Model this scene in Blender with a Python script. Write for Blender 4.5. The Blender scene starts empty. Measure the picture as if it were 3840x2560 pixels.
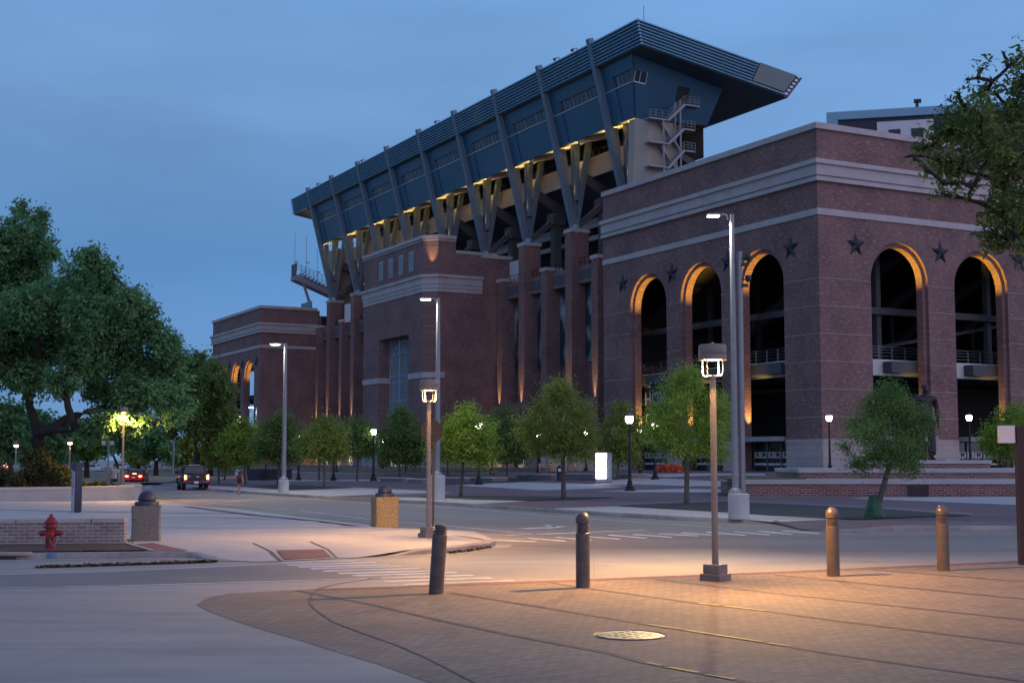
import bpy, bmesh, math, random
import numpy as np
from math import sin, cos, pi, radians, hypot, atan, atan2, sqrt
from mathutils import Vector, Matrix
from mathutils.geometry import tessellate_polygon

random.seed(7)
SC = bpy.context.scene
COL = SC.collection

# ------------------------------------------------------------------ camera numbers and survey helpers
FPX, CXP, CYP, CAMH, HORP = 5061.0, 1920.0, 1280.0, 2.2, 1722.5
PITCH = atan((HORP - CYP) / FPX)

def ray(px, py):
    a = (px - CXP) / FPX
    b = -(py - CYP) / FPX
    return (a, cos(PITCH) - b * sin(PITCH), sin(PITCH) + b * cos(PITCH))

def atY(px, py, Y):
    r = ray(px, py); k = Y / r[1]
    return Vector((r[0] * k, Y, CAMH + r[2] * k))

def gz(px, py, z=0.0):
    r = ray(px, py); k = (z - CAMH) / r[2]
    return Vector((r[0] * k, r[1] * k, z))

_v = ray(-776, HORP); _n = hypot(_v[0], _v[1])
U1 = Vector((_v[0] / _n, _v[1] / _n))          # along the long facade, away from the corner
U2 = Vector((U1.y, -U1.x))                     # into the stadium
CORN = atY(3086, 1768, 130.0)                  # foot of the near corner
ROTZ = atan2(U2.y, U2.x)

def st_of(x, y):
    d = Vector((x - CORN.x, y - CORN.y))
    return d.dot(U1), d.dot(U2)

def loc_st(t, s, z=0.0):
    return Vector((CORN.x + s * U1.x + t * U2.x, CORN.y + s * U1.y + t * U2.y, z))

def smooth01(x):
    x = max(0.0, min(1.0, x))
    return x * x * (3 - 2 * x)

PZ = 0.13
def terr(x, y):
    s, t = st_of(x, y)
    d = max(-t, -s)
    return PZ + 0.88 * smooth01((40 - d) / 36)

def gp(px, py):
    r = ray(px, py)
    lo, hi = 10.0, 420.0
    f = lambda k: CAMH + r[2] * k - terr(r[0] * k, r[1] * k)
    k = lo; step = 1.0
    while k < hi and f(k) > 0:
        k += step
    a, b = k - step, k
    for _ in range(30):
        m = (a + b) / 2
        if f(m) > 0: a = m
        else: b = m
    return Vector((r[0] * b, r[1] * b, CAMH + r[2] * b))

# ------------------------------------------------------------------ materials
def new_mat(name):
    m = bpy.data.materials.new(name); m.use_nodes = True
    nt = m.node_tree
    return m, nt, nt.nodes['Principled BSDF'], nt.nodes['Material Output']

def nd(nt, typ, **kw):
    n = nt.nodes.new(typ)
    for k, v in kw.items(): setattr(n, k, v)
    return n

def mat(name, col, rough=0.7, metal=0.0, var=0.15, scale=2.0, bump=0.0, bscale=30.0, col2=None, spec=None, stretch=None, detail=4):
    m, nt, bs, out = new_mat(name)
    L = nt.links.new
    bs.inputs['Roughness'].default_value = rough
    bs.inputs['Metallic'].default_value = metal
    if spec is not None: bs.inputs['Specular IOR Level'].default_value = spec
    tc = nd(nt, 'ShaderNodeTexCoord')
    vec = tc.outputs['Object']
    if stretch:
        mp = nd(nt, 'ShaderNodeMapping'); mp.inputs['Scale'].default_value = stretch
        L(vec, mp.inputs['Vector']); vec = mp.outputs['Vector']
    nz = nd(nt, 'ShaderNodeTexNoise'); nz.inputs['Scale'].default_value = scale; nz.inputs['Detail'].default_value = detail
    L(vec, nz.inputs['Vector'])
    rp = nd(nt, 'ShaderNodeValToRGB')
    c2 = col2 or tuple(min(1, c * (1 + var)) for c in col)
    c1 = tuple(c * (1 - var) for c in col)
    rp.color_ramp.elements[0].position = 0.3; rp.color_ramp.elements[1].position = 0.7
    rp.color_ramp.elements[0].color = (*c1, 1); rp.color_ramp.elements[1].color = (*c2, 1)
    L(nz.outputs['Fac'], rp.inputs['Fac']); L(rp.outputs['Color'], bs.inputs['Base Color'])
    if bump > 0:
        nb = nd(nt, 'ShaderNodeTexNoise'); nb.inputs['Scale'].default_value = bscale; nb.inputs['Detail'].default_value = 3
        L(vec, nb.inputs['Vector'])
        bp = nd(nt, 'ShaderNodeBump'); bp.inputs['Strength'].default_value = bump; bp.inputs['Distance'].default_value = 0.02
        L(nb.outputs['Fac'], bp.inputs['Height']); L(bp.outputs['Normal'], bs.inputs['Normal'])
    return m

def emis(name, col, strength):
    m, nt, bs, out = new_mat(name)
    bs.inputs['Base Color'].default_value = (0.8, 0.8, 0.8, 1)
    bs.inputs['Emission Color'].default_value = (*col, 1)
    bs.inputs['Emission Strength'].default_value = strength
    return m

def brick_mat(name, c1, c2, mortar, bw=0.22, bh=0.075, ms=0.01, wall=True, fleck=None, rough=0.85, rot=0.0, offset=0.5, stain=0.25, stain_scale=0.25):
    m, nt, bs, out = new_mat(name)
    L = nt.links.new
    bs.inputs['Roughness'].default_value = rough
    tc = nd(nt, 'ShaderNodeTexCoord')
    if wall:
        sp = nd(nt, 'ShaderNodeSeparateXYZ'); L(tc.outputs['Object'], sp.inputs[0])
        ad = nd(nt, 'ShaderNodeMath', operation='ADD'); L(sp.outputs['X'], ad.inputs[0]); L(sp.outputs['Y'], ad.inputs[1])
        cb = nd(nt, 'ShaderNodeCombineXYZ'); L(ad.outputs[0], cb.inputs['X']); L(sp.outputs['Z'], cb.inputs['Y'])
        vec = cb.outputs[0]
    else:
        mp = nd(nt, 'ShaderNodeMapping'); mp.inputs['Rotation'].default_value = (0, 0, rot)
        L(tc.outputs['Object'], mp.inputs['Vector']); vec = mp.outputs['Vector']
    br = nd(nt, 'ShaderNodeTexBrick')
    br.inputs['Scale'].default_value = 1.0; br.inputs['Brick Width'].default_value = bw
    br.inputs['Row Height'].default_value = bh; br.inputs['Mortar Size'].default_value = ms
    br.inputs['Color1'].default_value = (*c1, 1); br.inputs['Color2'].default_value = (*c2, 1); br.inputs['Mortar'].default_value = (*mortar, 1)
    br.offset = offset
    L(vec, br.inputs['Vector'])
    nz = nd(nt, 'ShaderNodeTexNoise'); nz.inputs['Scale'].default_value = stain_scale; nz.inputs['Detail'].default_value = 6
    L(vec, nz.inputs['Vector'])
    mr = nd(nt, 'ShaderNodeMapRange'); mr.inputs['From Min'].default_value = 0.3; mr.inputs['From Max'].default_value = 0.7
    mr.inputs['To Min'].default_value = 1 - stain; mr.inputs['To Max'].default_value = 1 + stain
    L(nz.outputs['Fac'], mr.inputs['Value'])
    mx = nd(nt, 'ShaderNodeMix', data_type='RGBA', blend_type='MULTIPLY'); mx.inputs['Factor'].default_value = 1
    L(br.outputs['Color'], mx.inputs[6]); L(mr.outputs['Result'], mx.inputs[7])
    colout = mx.outputs[2]
    if fleck:
        mp2 = nd(nt, 'ShaderNodeMapping'); mp2.inputs['Scale'].default_value = (0.9, 4.0, 1)
        mp2.inputs['Rotation'].default_value = (0, 0, 0.12)
        L(vec, mp2.inputs['Vector'])
        fz = nd(nt, 'ShaderNodeTexNoise'); fz.inputs['Scale'].default_value = 1.7; fz.inputs['Detail'].default_value = 5; fz.inputs['Roughness'].default_value = 0.7
        L(mp2.outputs['Vector'], fz.inputs['Vector'])
        fr = nd(nt, 'ShaderNodeMapRange'); fr.inputs['From Min'].default_value = 0.53; fr.inputs['From Max'].default_value = 0.72; fr.inputs['To Max'].default_value = 0.8
        L(fz.outputs['Fac'], fr.inputs['Value'])
        m2 = nd(nt, 'ShaderNodeMix', data_type='RGBA'); L(fr.outputs['Result'], m2.inputs['Factor'])
        L(colout, m2.inputs[6]); m2.inputs[7].default_value = (*fleck, 1); colout = m2.outputs[2]
    L(colout, bs.inputs['Base Color'])
    bp = nd(nt, 'ShaderNodeBump'); bp.inputs['Strength'].default_value = 0.4; bp.inputs['Distance'].default_value = 0.01; bp.invert = True
    L(br.outputs['Fac'], bp.inputs['Height']); L(bp.outputs['Normal'], bs.inputs['Normal'])
    return m

def ground_mat(name, col, stain=0.3, sc=0.12, rough=0.75, fine=0.12, tint=None, streak=(1, 1, 1), joints=None, jrot=0.0, jcol=0.75):
    """worn concrete or asphalt: broad stains, finer blotches and a fine grain"""
    m, nt, bs, out = new_mat(name)
    L = nt.links.new
    tc = nd(nt, 'ShaderNodeTexCoord')
    mp = nd(nt, 'ShaderNodeMapping'); mp.inputs['Scale'].default_value = streak
    L(tc.outputs['Object'], mp.inputs['Vector'])
    def noise(scale, det, lo, hi, a=0.3, b=0.7, vec=mp.outputs['Vector']):
        n = nd(nt, 'ShaderNodeTexNoise'); n.inputs['Scale'].default_value = scale; n.inputs['Detail'].default_value = det
        L(vec, n.inputs['Vector'])
        r = nd(nt, 'ShaderNodeMapRange'); r.inputs['From Min'].default_value = a; r.inputs['From Max'].default_value = b
        r.inputs['To Min'].default_value = lo; r.inputs['To Max'].default_value = hi
        L(n.outputs['Fac'], r.inputs['Value']); return n.outputs['Fac'], r.outputs['Result']
    _, a = noise(sc, 6, 1 - stain, 1 + stain)
    _, b = noise(sc * 9, 5, 1 - stain * 0.5, 1 + stain * 0.5)
    g, c = noise(45, 3, 1 - fine, 1 + fine, vec=tc.outputs['Object'])
    m1 = nd(nt, 'ShaderNodeMath', operation='MULTIPLY'); L(a, m1.inputs[0]); L(b, m1.inputs[1])
    m2 = nd(nt, 'ShaderNodeMath', operation='MULTIPLY'); L(m1.outputs[0], m2.inputs[0]); L(c, m2.inputs[1])
    val = m2.outputs[0]
    if joints:
        mj = nd(nt, 'ShaderNodeMapping'); mj.inputs['Rotation'].default_value = (0, 0, jrot)
        L(tc.outputs['Object'], mj.inputs['Vector'])
        br = nd(nt, 'ShaderNodeTexBrick'); br.offset = 0
        br.inputs['Brick Width'].default_value = joints[0]; br.inputs['Row Height'].default_value = joints[1]
        br.inputs['Mortar Size'].default_value = 0.012; br.inputs['Scale'].default_value = 1; br.inputs['Mortar Smooth'].default_value = 0.3
        L(mj.outputs['Vector'], br.inputs['Vector'])
        jr = nd(nt, 'ShaderNodeMapRange'); jr.inputs['To Min'].default_value = 1; jr.inputs['To Max'].default_value = jcol
        L(br.outputs['Fac'], jr.inputs['Value'])
        m3 = nd(nt, 'ShaderNodeMath', operation='MULTIPLY'); L(val, m3.inputs[0]); L(jr.outputs['Result'], m3.inputs[1]); val = m3.outputs[0]
    mx = nd(nt, 'ShaderNodeMix', data_type='RGBA', blend_type='MULTIPLY'); mx.inputs['Factor'].default_value = 1
    mx.inputs[6].default_value = (*col, 1); L(val, mx.inputs[7])
    L(mx.outputs[2], bs.inputs['Base Color'])
    bs.inputs['Roughness'].default_value = rough
    bp = nd(nt, 'ShaderNodeBump'); bp.inputs['Strength'].default_value = 0.15; bp.inputs['Distance'].default_value = 0.01
    L(g, bp.inputs['Height']); L(bp.outputs['Normal'], bs.inputs['Normal'])
    return m

def leaf_mat(name, c_dark, c_light, transl=0.35, rough=0.6):
    m, nt, bs, out = new_mat(name)
    L = nt.links.new
    ge = nd(nt, 'ShaderNodeNewGeometry')
    nz = nd(nt, 'ShaderNodeTexNoise'); nz.inputs['Scale'].default_value = 0.9; nz.inputs['Detail'].default_value = 5
    L(ge.outputs['Position'], nz.inputs['Vector'])
    rnd = nd(nt, 'ShaderNodeMath', operation='MULTIPLY_ADD'); L(ge.outputs['Random Per Island'], rnd.inputs[0]); rnd.inputs[1].default_value = 0.5; rnd.inputs[2].default_value = -0.25
    ad = nd(nt, 'ShaderNodeMath', operation='ADD'); L(nz.outputs['Fac'], ad.inputs[0]); L(rnd.outputs[0], ad.inputs[1])
    rp = nd(nt, 'ShaderNodeValToRGB'); rp.color_ramp.elements[0].position = 0.25; rp.color_ramp.elements[1].position = 0.8
    rp.color_ramp.elements[0].color = (*c_dark, 1); rp.color_ramp.elements[1].color = (*c_light, 1)
    L(ad.outputs[0], rp.inputs['Fac']); L(rp.outputs['Color'], bs.inputs['Base Color'])
    bs.inputs['Roughness'].default_value = rough; bs.inputs['Specular IOR Level'].default_value = 0.25
    tr = nd(nt, 'ShaderNodeBsdfTranslucent'); L(rp.outputs['Color'], tr.inputs['Color'])
    mx = nd(nt, 'ShaderNodeMixShader'); mx.inputs['Fac'].default_value = transl
    L(bs.outputs[0], mx.inputs[1]); L(tr.outputs[0], mx.inputs[2]); L(mx.outputs[0], out.inputs['Surface'])
    return m

M = {}
M['brick'] = brick_mat('red_brick', (0.20, 0.088, 0.078), (0.125, 0.057, 0.055), (0.20, 0.15, 0.14), fleck=(0.46, 0.35, 0.33))
M['limestone'] = mat('limestone', (0.40, 0.37, 0.36), 0.8, var=0.10, scale=0.5, bump=0.1, bscale=8)
M['stone_base'] = brick_mat('limestone_blocks', (0.40, 0.35, 0.33), (0.36, 0.31, 0.30), (0.22, 0.19, 0.18), bw=1.5, bh=0.78, ms=0.014, stain=0.10)
M['steel_blue'] = mat('grey_steel_cladding', (0.17, 0.34, 0.44), 0.5, 0.05, var=0.07, scale=0.4)
M['clad'] = brick_mat('metal_cladding_panels', (0.016, 0.085, 0.145), (0.020, 0.092, 0.155), (0.010, 0.055, 0.095), bw=3.6, bh=0.42, ms=0.02, rough=0.4, stain=0.06, offset=0.5)
M['soffit'] = mat('soffit_panels', (0.055, 0.075, 0.095), 0.6, 0.0, var=0.06, scale=0.6)
M['soffit_pale'] = mat('pale_plaster_soffit', (0.46, 0.41, 0.31), 0.8, var=0.05, scale=0.5)
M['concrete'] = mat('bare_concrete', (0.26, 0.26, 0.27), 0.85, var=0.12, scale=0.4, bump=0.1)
M['concrete_dark'] = mat('shadowed_dark_concrete', (0.075, 0.08, 0.09), 0.9, var=0.15, scale=0.3)  # darker copy of bare concrete, the under-stand shade put into its colour
M['interior'] = mat('dark_concourse_paint', (0.028, 0.026, 0.025), 0.9, var=0.3, scale=0.2)  # near-black colour carries the shade inside arches and openings
M['beige_wall'] = mat('beige_precast', (0.36, 0.31, 0.25), 0.8, var=0.06, scale=0.4)
M['white_panel'] = mat('white_precast', (0.55, 0.55, 0.56), 0.7, var=0.05, scale=0.4)
M['glass_dark'] = mat('dark_glass', (0.02, 0.035, 0.045), 0.08, 0.0, var=0.2, scale=0.3)
M['glass_blue'] = mat('blue_tinted_glass', (0.035, 0.17, 0.28), 0.12, 0.1, var=0.45, scale=0.35, stretch=(1, 1, 0.2))
M['mullion'] = mat('aluminium_mullion', (0.40, 0.45, 0.50), 0.4, 0.5, var=0.05)
M['star'] = mat('dark_bronze_star', (0.018, 0.03, 0.042), 0.45, 0.3, var=0.2)
M['relief'] = mat('printed_relief_panel', (0.02, 0.038, 0.046), 0.6, 0.0, scale=0.42, col2=(0.30, 0.38, 0.40), detail=8, stretch=(1, 1, 0.55))
M['relief'].node_tree.nodes['Color Ramp'].color_ramp.elements[0].position = 0.46
M['relief'].node_tree.nodes['Color Ramp'].color_ramp.elements[1].position = 0.66
M['gate_frame'] = mat('gate_frame_metal', (0.16, 0.18, 0.20), 0.4, 0.5)
M['sign_white'] = mat('white_sign_film', (0.62, 0.60, 0.60), 0.6, var=0.04)
M['maroon'] = mat('maroon_paint', (0.05, 0.012, 0.02), 0.5, var=0.1)
M['black'] = mat('black_paint', (0.012, 0.012, 0.015), 0.4, 0.2, var=0.2)
M['galv'] = mat('galvanised_steel', (0.23, 0.245, 0.26), 0.55, 0.35, var=0.08, scale=3)
M['bronze_paint'] = mat('bronze_brown_paint', (0.135, 0.10, 0.08), 0.35, 0.45, var=0.12, scale=6, bump=0.03)
M['bollard_dark'] = mat('weathered_bronze_paint', (0.095, 0.085, 0.08), 0.42, 0.4, var=0.25, scale=5, bump=0.05)
M['lamp_post'] = mat('taupe_lamp_paint', (0.20, 0.165, 0.135), 0.5, 0.15, var=0.07, scale=4)
M['lamp_base'] = mat('taupe_base_paint', (0.20, 0.165, 0.145), 0.55, 0.2, var=0.15, scale=5, bump=0.05)
M['aggregate'] = mat('exposed_aggregate', (0.15, 0.105, 0.05), 0.9, scale=38, col2=(0.40, 0.30, 0.16), bump=0.9, bscale=38, detail=2)  # pebble concrete with the lamp's golden light put into its colour
M['hydrant_red'] = mat('hydrant_red_paint', (0.22, 0.010, 0.015), 0.5, 0.0, var=0.2, scale=8, bump=0.05)
M['plaza'] = brick_mat('maroon_pavers', (0.155, 0.105, 0.11), (0.13, 0.09, 0.098), (0.09, 0.07, 0.075), bw=0.2, bh=0.1, ms=0.006, wall=False, rot=0.4, stain=0.12, stain_scale=0.2)
M['pavers'] = brick_mat('tan_brick_pavers', (0.262, 0.192, 0.135), (0.19, 0.142, 0.104), (0.125, 0.095, 0.076), bw=0.21, bh=0.105, ms=0.008, wall=False, rot=radians(-38), stain=0.16, stain_scale=0.35)
M['paver_red'] = brick_mat('red_paver_course', (0.24, 0.10, 0.085), (0.19, 0.085, 0.075), (0.13, 0.085, 0.075), bw=0.2, bh=0.1, ms=0.006, wall=False, rot=0.1, stain=0.15, stain_scale=0.8)
M['paver_dark'] = mat('dark_paver_course', (0.115, 0.08, 0.075), 0.8, var=0.25, scale=3, bump=0.2)
M['street'] = ground_mat('street_concrete', (0.315, 0.28, 0.245), 0.2, 0.10, streak=(0.55, 1.6, 1), joints=(6.0, 4.6), jrot=0.06, jcol=0.82)
def add_band_and_wear(m):
    """tyre worn band where vehicles turn across the junction, and small oil spots"""
    nt = m.node_tree; L = nt.links.new; bs = nt.nodes['Principled BSDF']
    src = bs.inputs['Base Color'].links[0].from_socket
    tc = nd(nt, 'ShaderNodeTexCoord'); sp = nd(nt, 'ShaderNodeSeparateXYZ'); L(tc.outputs['Object'], sp.inputs[0])
    def mr(sock, a, b):
        r = nd(nt, 'ShaderNodeMapRange'); r.interpolation_type = 'SMOOTHSTEP'; r.inputs['From Min'].default_value = a; r.inputs['From Max'].default_value = b; L(sock, r.inputs['Value']); return r.outputs['Result']
    def mul(a, b):
        n = nd(nt, 'ShaderNodeMath', operation='MULTIPLY'); L(a, n.inputs[0]); L(b, n.inputs[1]); return n.outputs[0]
    band = mul(mr(sp.outputs['Y'], 28.5, 34.5), mr(sp.outputs['X'], -4.0, 1.5))  # base colour darkens smoothly along Y and X
    wz = nd(nt, 'ShaderNodeTexNoise'); wz.inputs['Scale'].default_value = 0.9; wz.inputs['Detail'].default_value = 4
    mp = nd(nt, 'ShaderNodeMapping'); mp.inputs['Scale'].default_value = (0.12, 1.1, 1); L(tc.outputs['Object'], mp.inputs['Vector']); L(mp.outputs['Vector'], wz.inputs['Vector'])
    streak = mr(wz.outputs['Fac'], 0.48, 0.68)
    oz = nd(nt, 'ShaderNodeTexNoise'); oz.inputs['Scale'].default_value = 1.6; oz.inputs['Detail'].default_value = 2; L(tc.outputs['Object'], oz.inputs['Vector'])
    oil = mr(oz.outputs['Fac'], 0.66, 0.76)
    cur = src
    for fac, k in ((band, (0.60, 0.58, 0.60)), (streak, (0.86, 0.85, 0.86)), (oil, (0.84, 0.83, 0.84))):
        mx = nd(nt, 'ShaderNodeMix', data_type='RGBA', blend_type='MULTIPLY'); L(fac, mx.inputs['Factor']); L(cur, mx.inputs[6]); mx.inputs[7].default_value = (*k, 1); cur = mx.outputs[2]
    L(cur, bs.inputs['Base Color'])
add_band_and_wear(M['street'])
M['asphalt'] = ground_mat('worn_asphalt', (0.21, 0.185, 0.165), 0.18, 0.10, streak=(0.6, 1.2, 1))
M['walk'] = ground_mat('pale_concrete_paving', (0.42, 0.385, 0.36), 0.10, 0.15)
M['walk2'] = ground_mat('plaza_concrete_band', (0.40, 0.375, 0.36), 0.08, 0.2)
M['kerb'] = ground_mat('kerb_concrete', (0.27, 0.235, 0.21), 0.3, 0.5)
M['paint_white'] = ground_mat('worn_white_road_paint', (0.52, 0.50, 0.50), 0.3, 0.8, fine=0.2)
M['paint_yellow'] = ground_mat('worn_yellow_road_paint', (0.50, 0.36, 0.10), 0.4, 1.2, fine=0.2)
M['mulch'] = mat('bark_mulch', (0.085, 0.052, 0.036), 0.95, scale=14, var=0.5, bump=1.0, bscale=40)
M['bed'] = mat('dark_groundcover_soil', (0.035, 0.038, 0.036), 0.95, scale=6, var=0.45, bump=0.8, bscale=20)
M['grass'] = mat('dry_lawn', (0.085, 0.105, 0.04), 0.95, scale=0.5, var=0.3, bump=0.8, bscale=15)
M['field'] = mat('dry_field', (0.20, 0.18, 0.12), 0.95, scale=0.08, var=0.25)
M['low_brick'] = brick_mat('grey_brown_brick', (0.26, 0.205, 0.18), (0.18, 0.14, 0.125), (0.40, 0.37, 0.36), bw=0.27, bh=0.083, ms=0.009, stain=0.12, stain_scale=2)
M['ped_brick'] = brick_mat('pedestal_red_brick', (0.24, 0.10, 0.085), (0.13, 0.055, 0.055), (0.30, 0.24, 0.22), bw=0.42, bh=0.14, ms=0.02, stain=0.12, stain_scale=1)
M['planter'] = mat('planter_concrete', (0.36, 0.34, 0.32), 0.85, var=0.12, scale=0.7, bump=0.1)
M['bark'] = mat('tree_bark', (0.035, 0.028, 0.023), 0.95, var=0.35, scale=6, bump=1.0, bscale=18)
M['bark_young'] = mat('young_bark', (0.10, 0.085, 0.07), 0.9, var=0.3, scale=8, bump=0.6, bscale=20)
M['leaf_a'] = leaf_mat('bright_young_leaves', (0.17, 0.28, 0.035), (0.40, 0.54, 0.09), 0.5)
M['leaf_b'] = leaf_mat('olive_young_leaves', (0.16, 0.22, 0.04), (0.34, 0.40, 0.09), 0.5)
M['leaf_c'] = leaf_mat('dark_young_leaves', (0.095, 0.19, 0.05), (0.22, 0.33, 0.09), 0.5)
M['leaf_oak'] = leaf_mat('oak_leaves', (0.075, 0.20, 0.085), (0.20, 0.37, 0.13), 0.45)
M['leaf_near'] = leaf_mat('live_oak_leaves', (0.065, 0.125, 0.03), (0.20, 0.26, 0.055), 0.4)
M['leaf_bush'] = leaf_mat('shrub_leaves', (0.035, 0.045, 0.016), (0.11, 0.115, 0.035))
M['chrome'] = mat('chrome', (0.6, 0.6, 0.62), 0.15, 1.0, var=0.02)
M['tyre'] = mat('tyre_rubber', (0.012, 0.012, 0.013), 0.8)
M['rim'] = mat('wheel_alloy', (0.32, 0.33, 0.35), 0.35, 0.8)
M['car_black'] = mat('black_car_paint', (0.012, 0.013, 0.022), 0.22, 0.2, var=0.1)
M['car_red'] = mat('red_car_paint', (0.20, 0.012, 0.018), 0.25, 0.2, var=0.1)
M['car_white'] = mat('white_car_paint', (0.55, 0.56, 0.58), 0.25, 0.1, var=0.05)
M['car_grey'] = mat('grey_car_paint', (0.16, 0.17, 0.19), 0.25, 0.4, var=0.05)
M['car_blue'] = mat('blue_car_paint', (0.03, 0.06, 0.14), 0.25, 0.3, var=0.05)
M['skin'] = mat('skin', (0.36, 0.20, 0.14), 0.6, var=0.05)
M['hair'] = mat('dark_hair', (0.010, 0.007, 0.006), 0.5, var=0.2, scale=20)
M['hair_brown'] = mat('brown_hair', (0.035, 0.02, 0.014), 0.6, var=0.2, scale=20)
M['shirt'] = mat('grey_cotton', (0.40, 0.38, 0.40), 0.9, var=0.06)
M['shorts'] = mat('navy_cotton', (0.02, 0.022, 0.05), 0.9, var=0.1)
M['dress'] = mat('crimson_cotton', (0.34, 0.03, 0.085), 0.85, var=0.1)
M['pack'] = mat('black_nylon', (0.010, 0.010, 0.014), 0.7, var=0.2)
M['statue'] = mat('statue_bronze', (0.030, 0.026, 0.025), 0.42, 0.5, var=0.25, scale=2)
M['orange'] = mat('orange_plastic', (0.60, 0.085, 0.02), 0.6, var=0.2, scale=3)
M['white_plastic'] = mat('white_plastic', (0.7, 0.7, 0.7), 0.5, var=0.03)
M['tape'] = mat('yellow_tape', (0.55, 0.42, 0.05), 0.6, var=0.1)
M['ply'] = mat('tan_hoarding', (0.36, 0.30, 0.25), 0.85, var=0.1, scale=0.8)
M['green_bin'] = mat('dark_green_steel', (0.012, 0.035, 0.035), 0.5, 0.2)
M['bag'] = mat('green_water_bag', (0.008, 0.075, 0.035), 0.55, var=0.3, scale=4, bump=0.5, bscale=5)
M['kiosk'] = mat('grey_kiosk_metal', (0.20, 0.23, 0.26), 0.4, 0.5, var=0.05)
M['score'] = mat('dark_scoreboard_cladding', (0.018, 0.016, 0.04), 0.6, var=0.1)
M['pole_dark'] = mat('black_iron_paint', (0.016, 0.015, 0.016), 0.45, 0.4, var=0.1)
M['sign_back'] = mat('dark_sign_back', (0.022, 0.017, 0.020), 0.6, 0.2, var=0.1)
M['post_brown'] = mat('dark_brown_post', (0.035, 0.018, 0.018), 0.5, 0.2, var=0.1)
M['slate'] = mat('dark_slate_paint', (0.035, 0.037, 0.062), 0.5, 0.2, var=0.1)
M['map_panel'] = mat('faded_map_panel', (0.34, 0.37, 0.42), 0.25, 0.0, scale=1.6, var=0.1, col2=(0.46, 0.46, 0.47))
M['blue_mark'] = mat('blue_utility_paint', (0.10, 0.22, 0.36), 0.8, var=0.25, scale=12)
M['manhole'] = mat('worn_iron_cover', (0.14, 0.125, 0.075), 0.4, 0.5, scale=9, var=0.4, col2=(0.55, 0.50, 0.30))
M['e_hps'] = emis('sodium_lamp_face', (1.0, 0.66, 0.36), 26)
M['e_led'] = emis('led_street_lamp_face', (1.0, 0.90, 0.62), 40)
M['e_acorn'] = emis('acorn_globe', (1.0, 0.93, 0.80), 18)
M['e_warm'] = emis('warm_uplight_lens', (1.0, 0.72, 0.36), 12)
M['e_screen'] = emis('kiosk_screen', (0.88, 0.93, 1.0), 1.7)
M['e_screen2'] = emis('kiosk_screen_red', (0.9, 0.30, 0.22), 1.5)
M['e_tail'] = emis('tail_light', (1.0, 0.06, 0.015), 5)
M['e_tailc'] = emis('tail_light_core', (1.0, 0.28, 0.05), 8)
M['e_sign'] = emis('lit_letters', (0.93, 1.0, 1.0), 2.2)
M['e_dim'] = emis('dim_lamp', (1.0, 0.75, 0.5), 6)
M['e_green'] = emis('green_signal', (0.3, 1.0, 0.7), 4)
M['e_head'] = emis('head_light', (0.9, 1.0, 0.95), 6)
M['e_interior'] = emis('lit_entrance', (1.0, 0.78, 0.36), 0.22)

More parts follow.
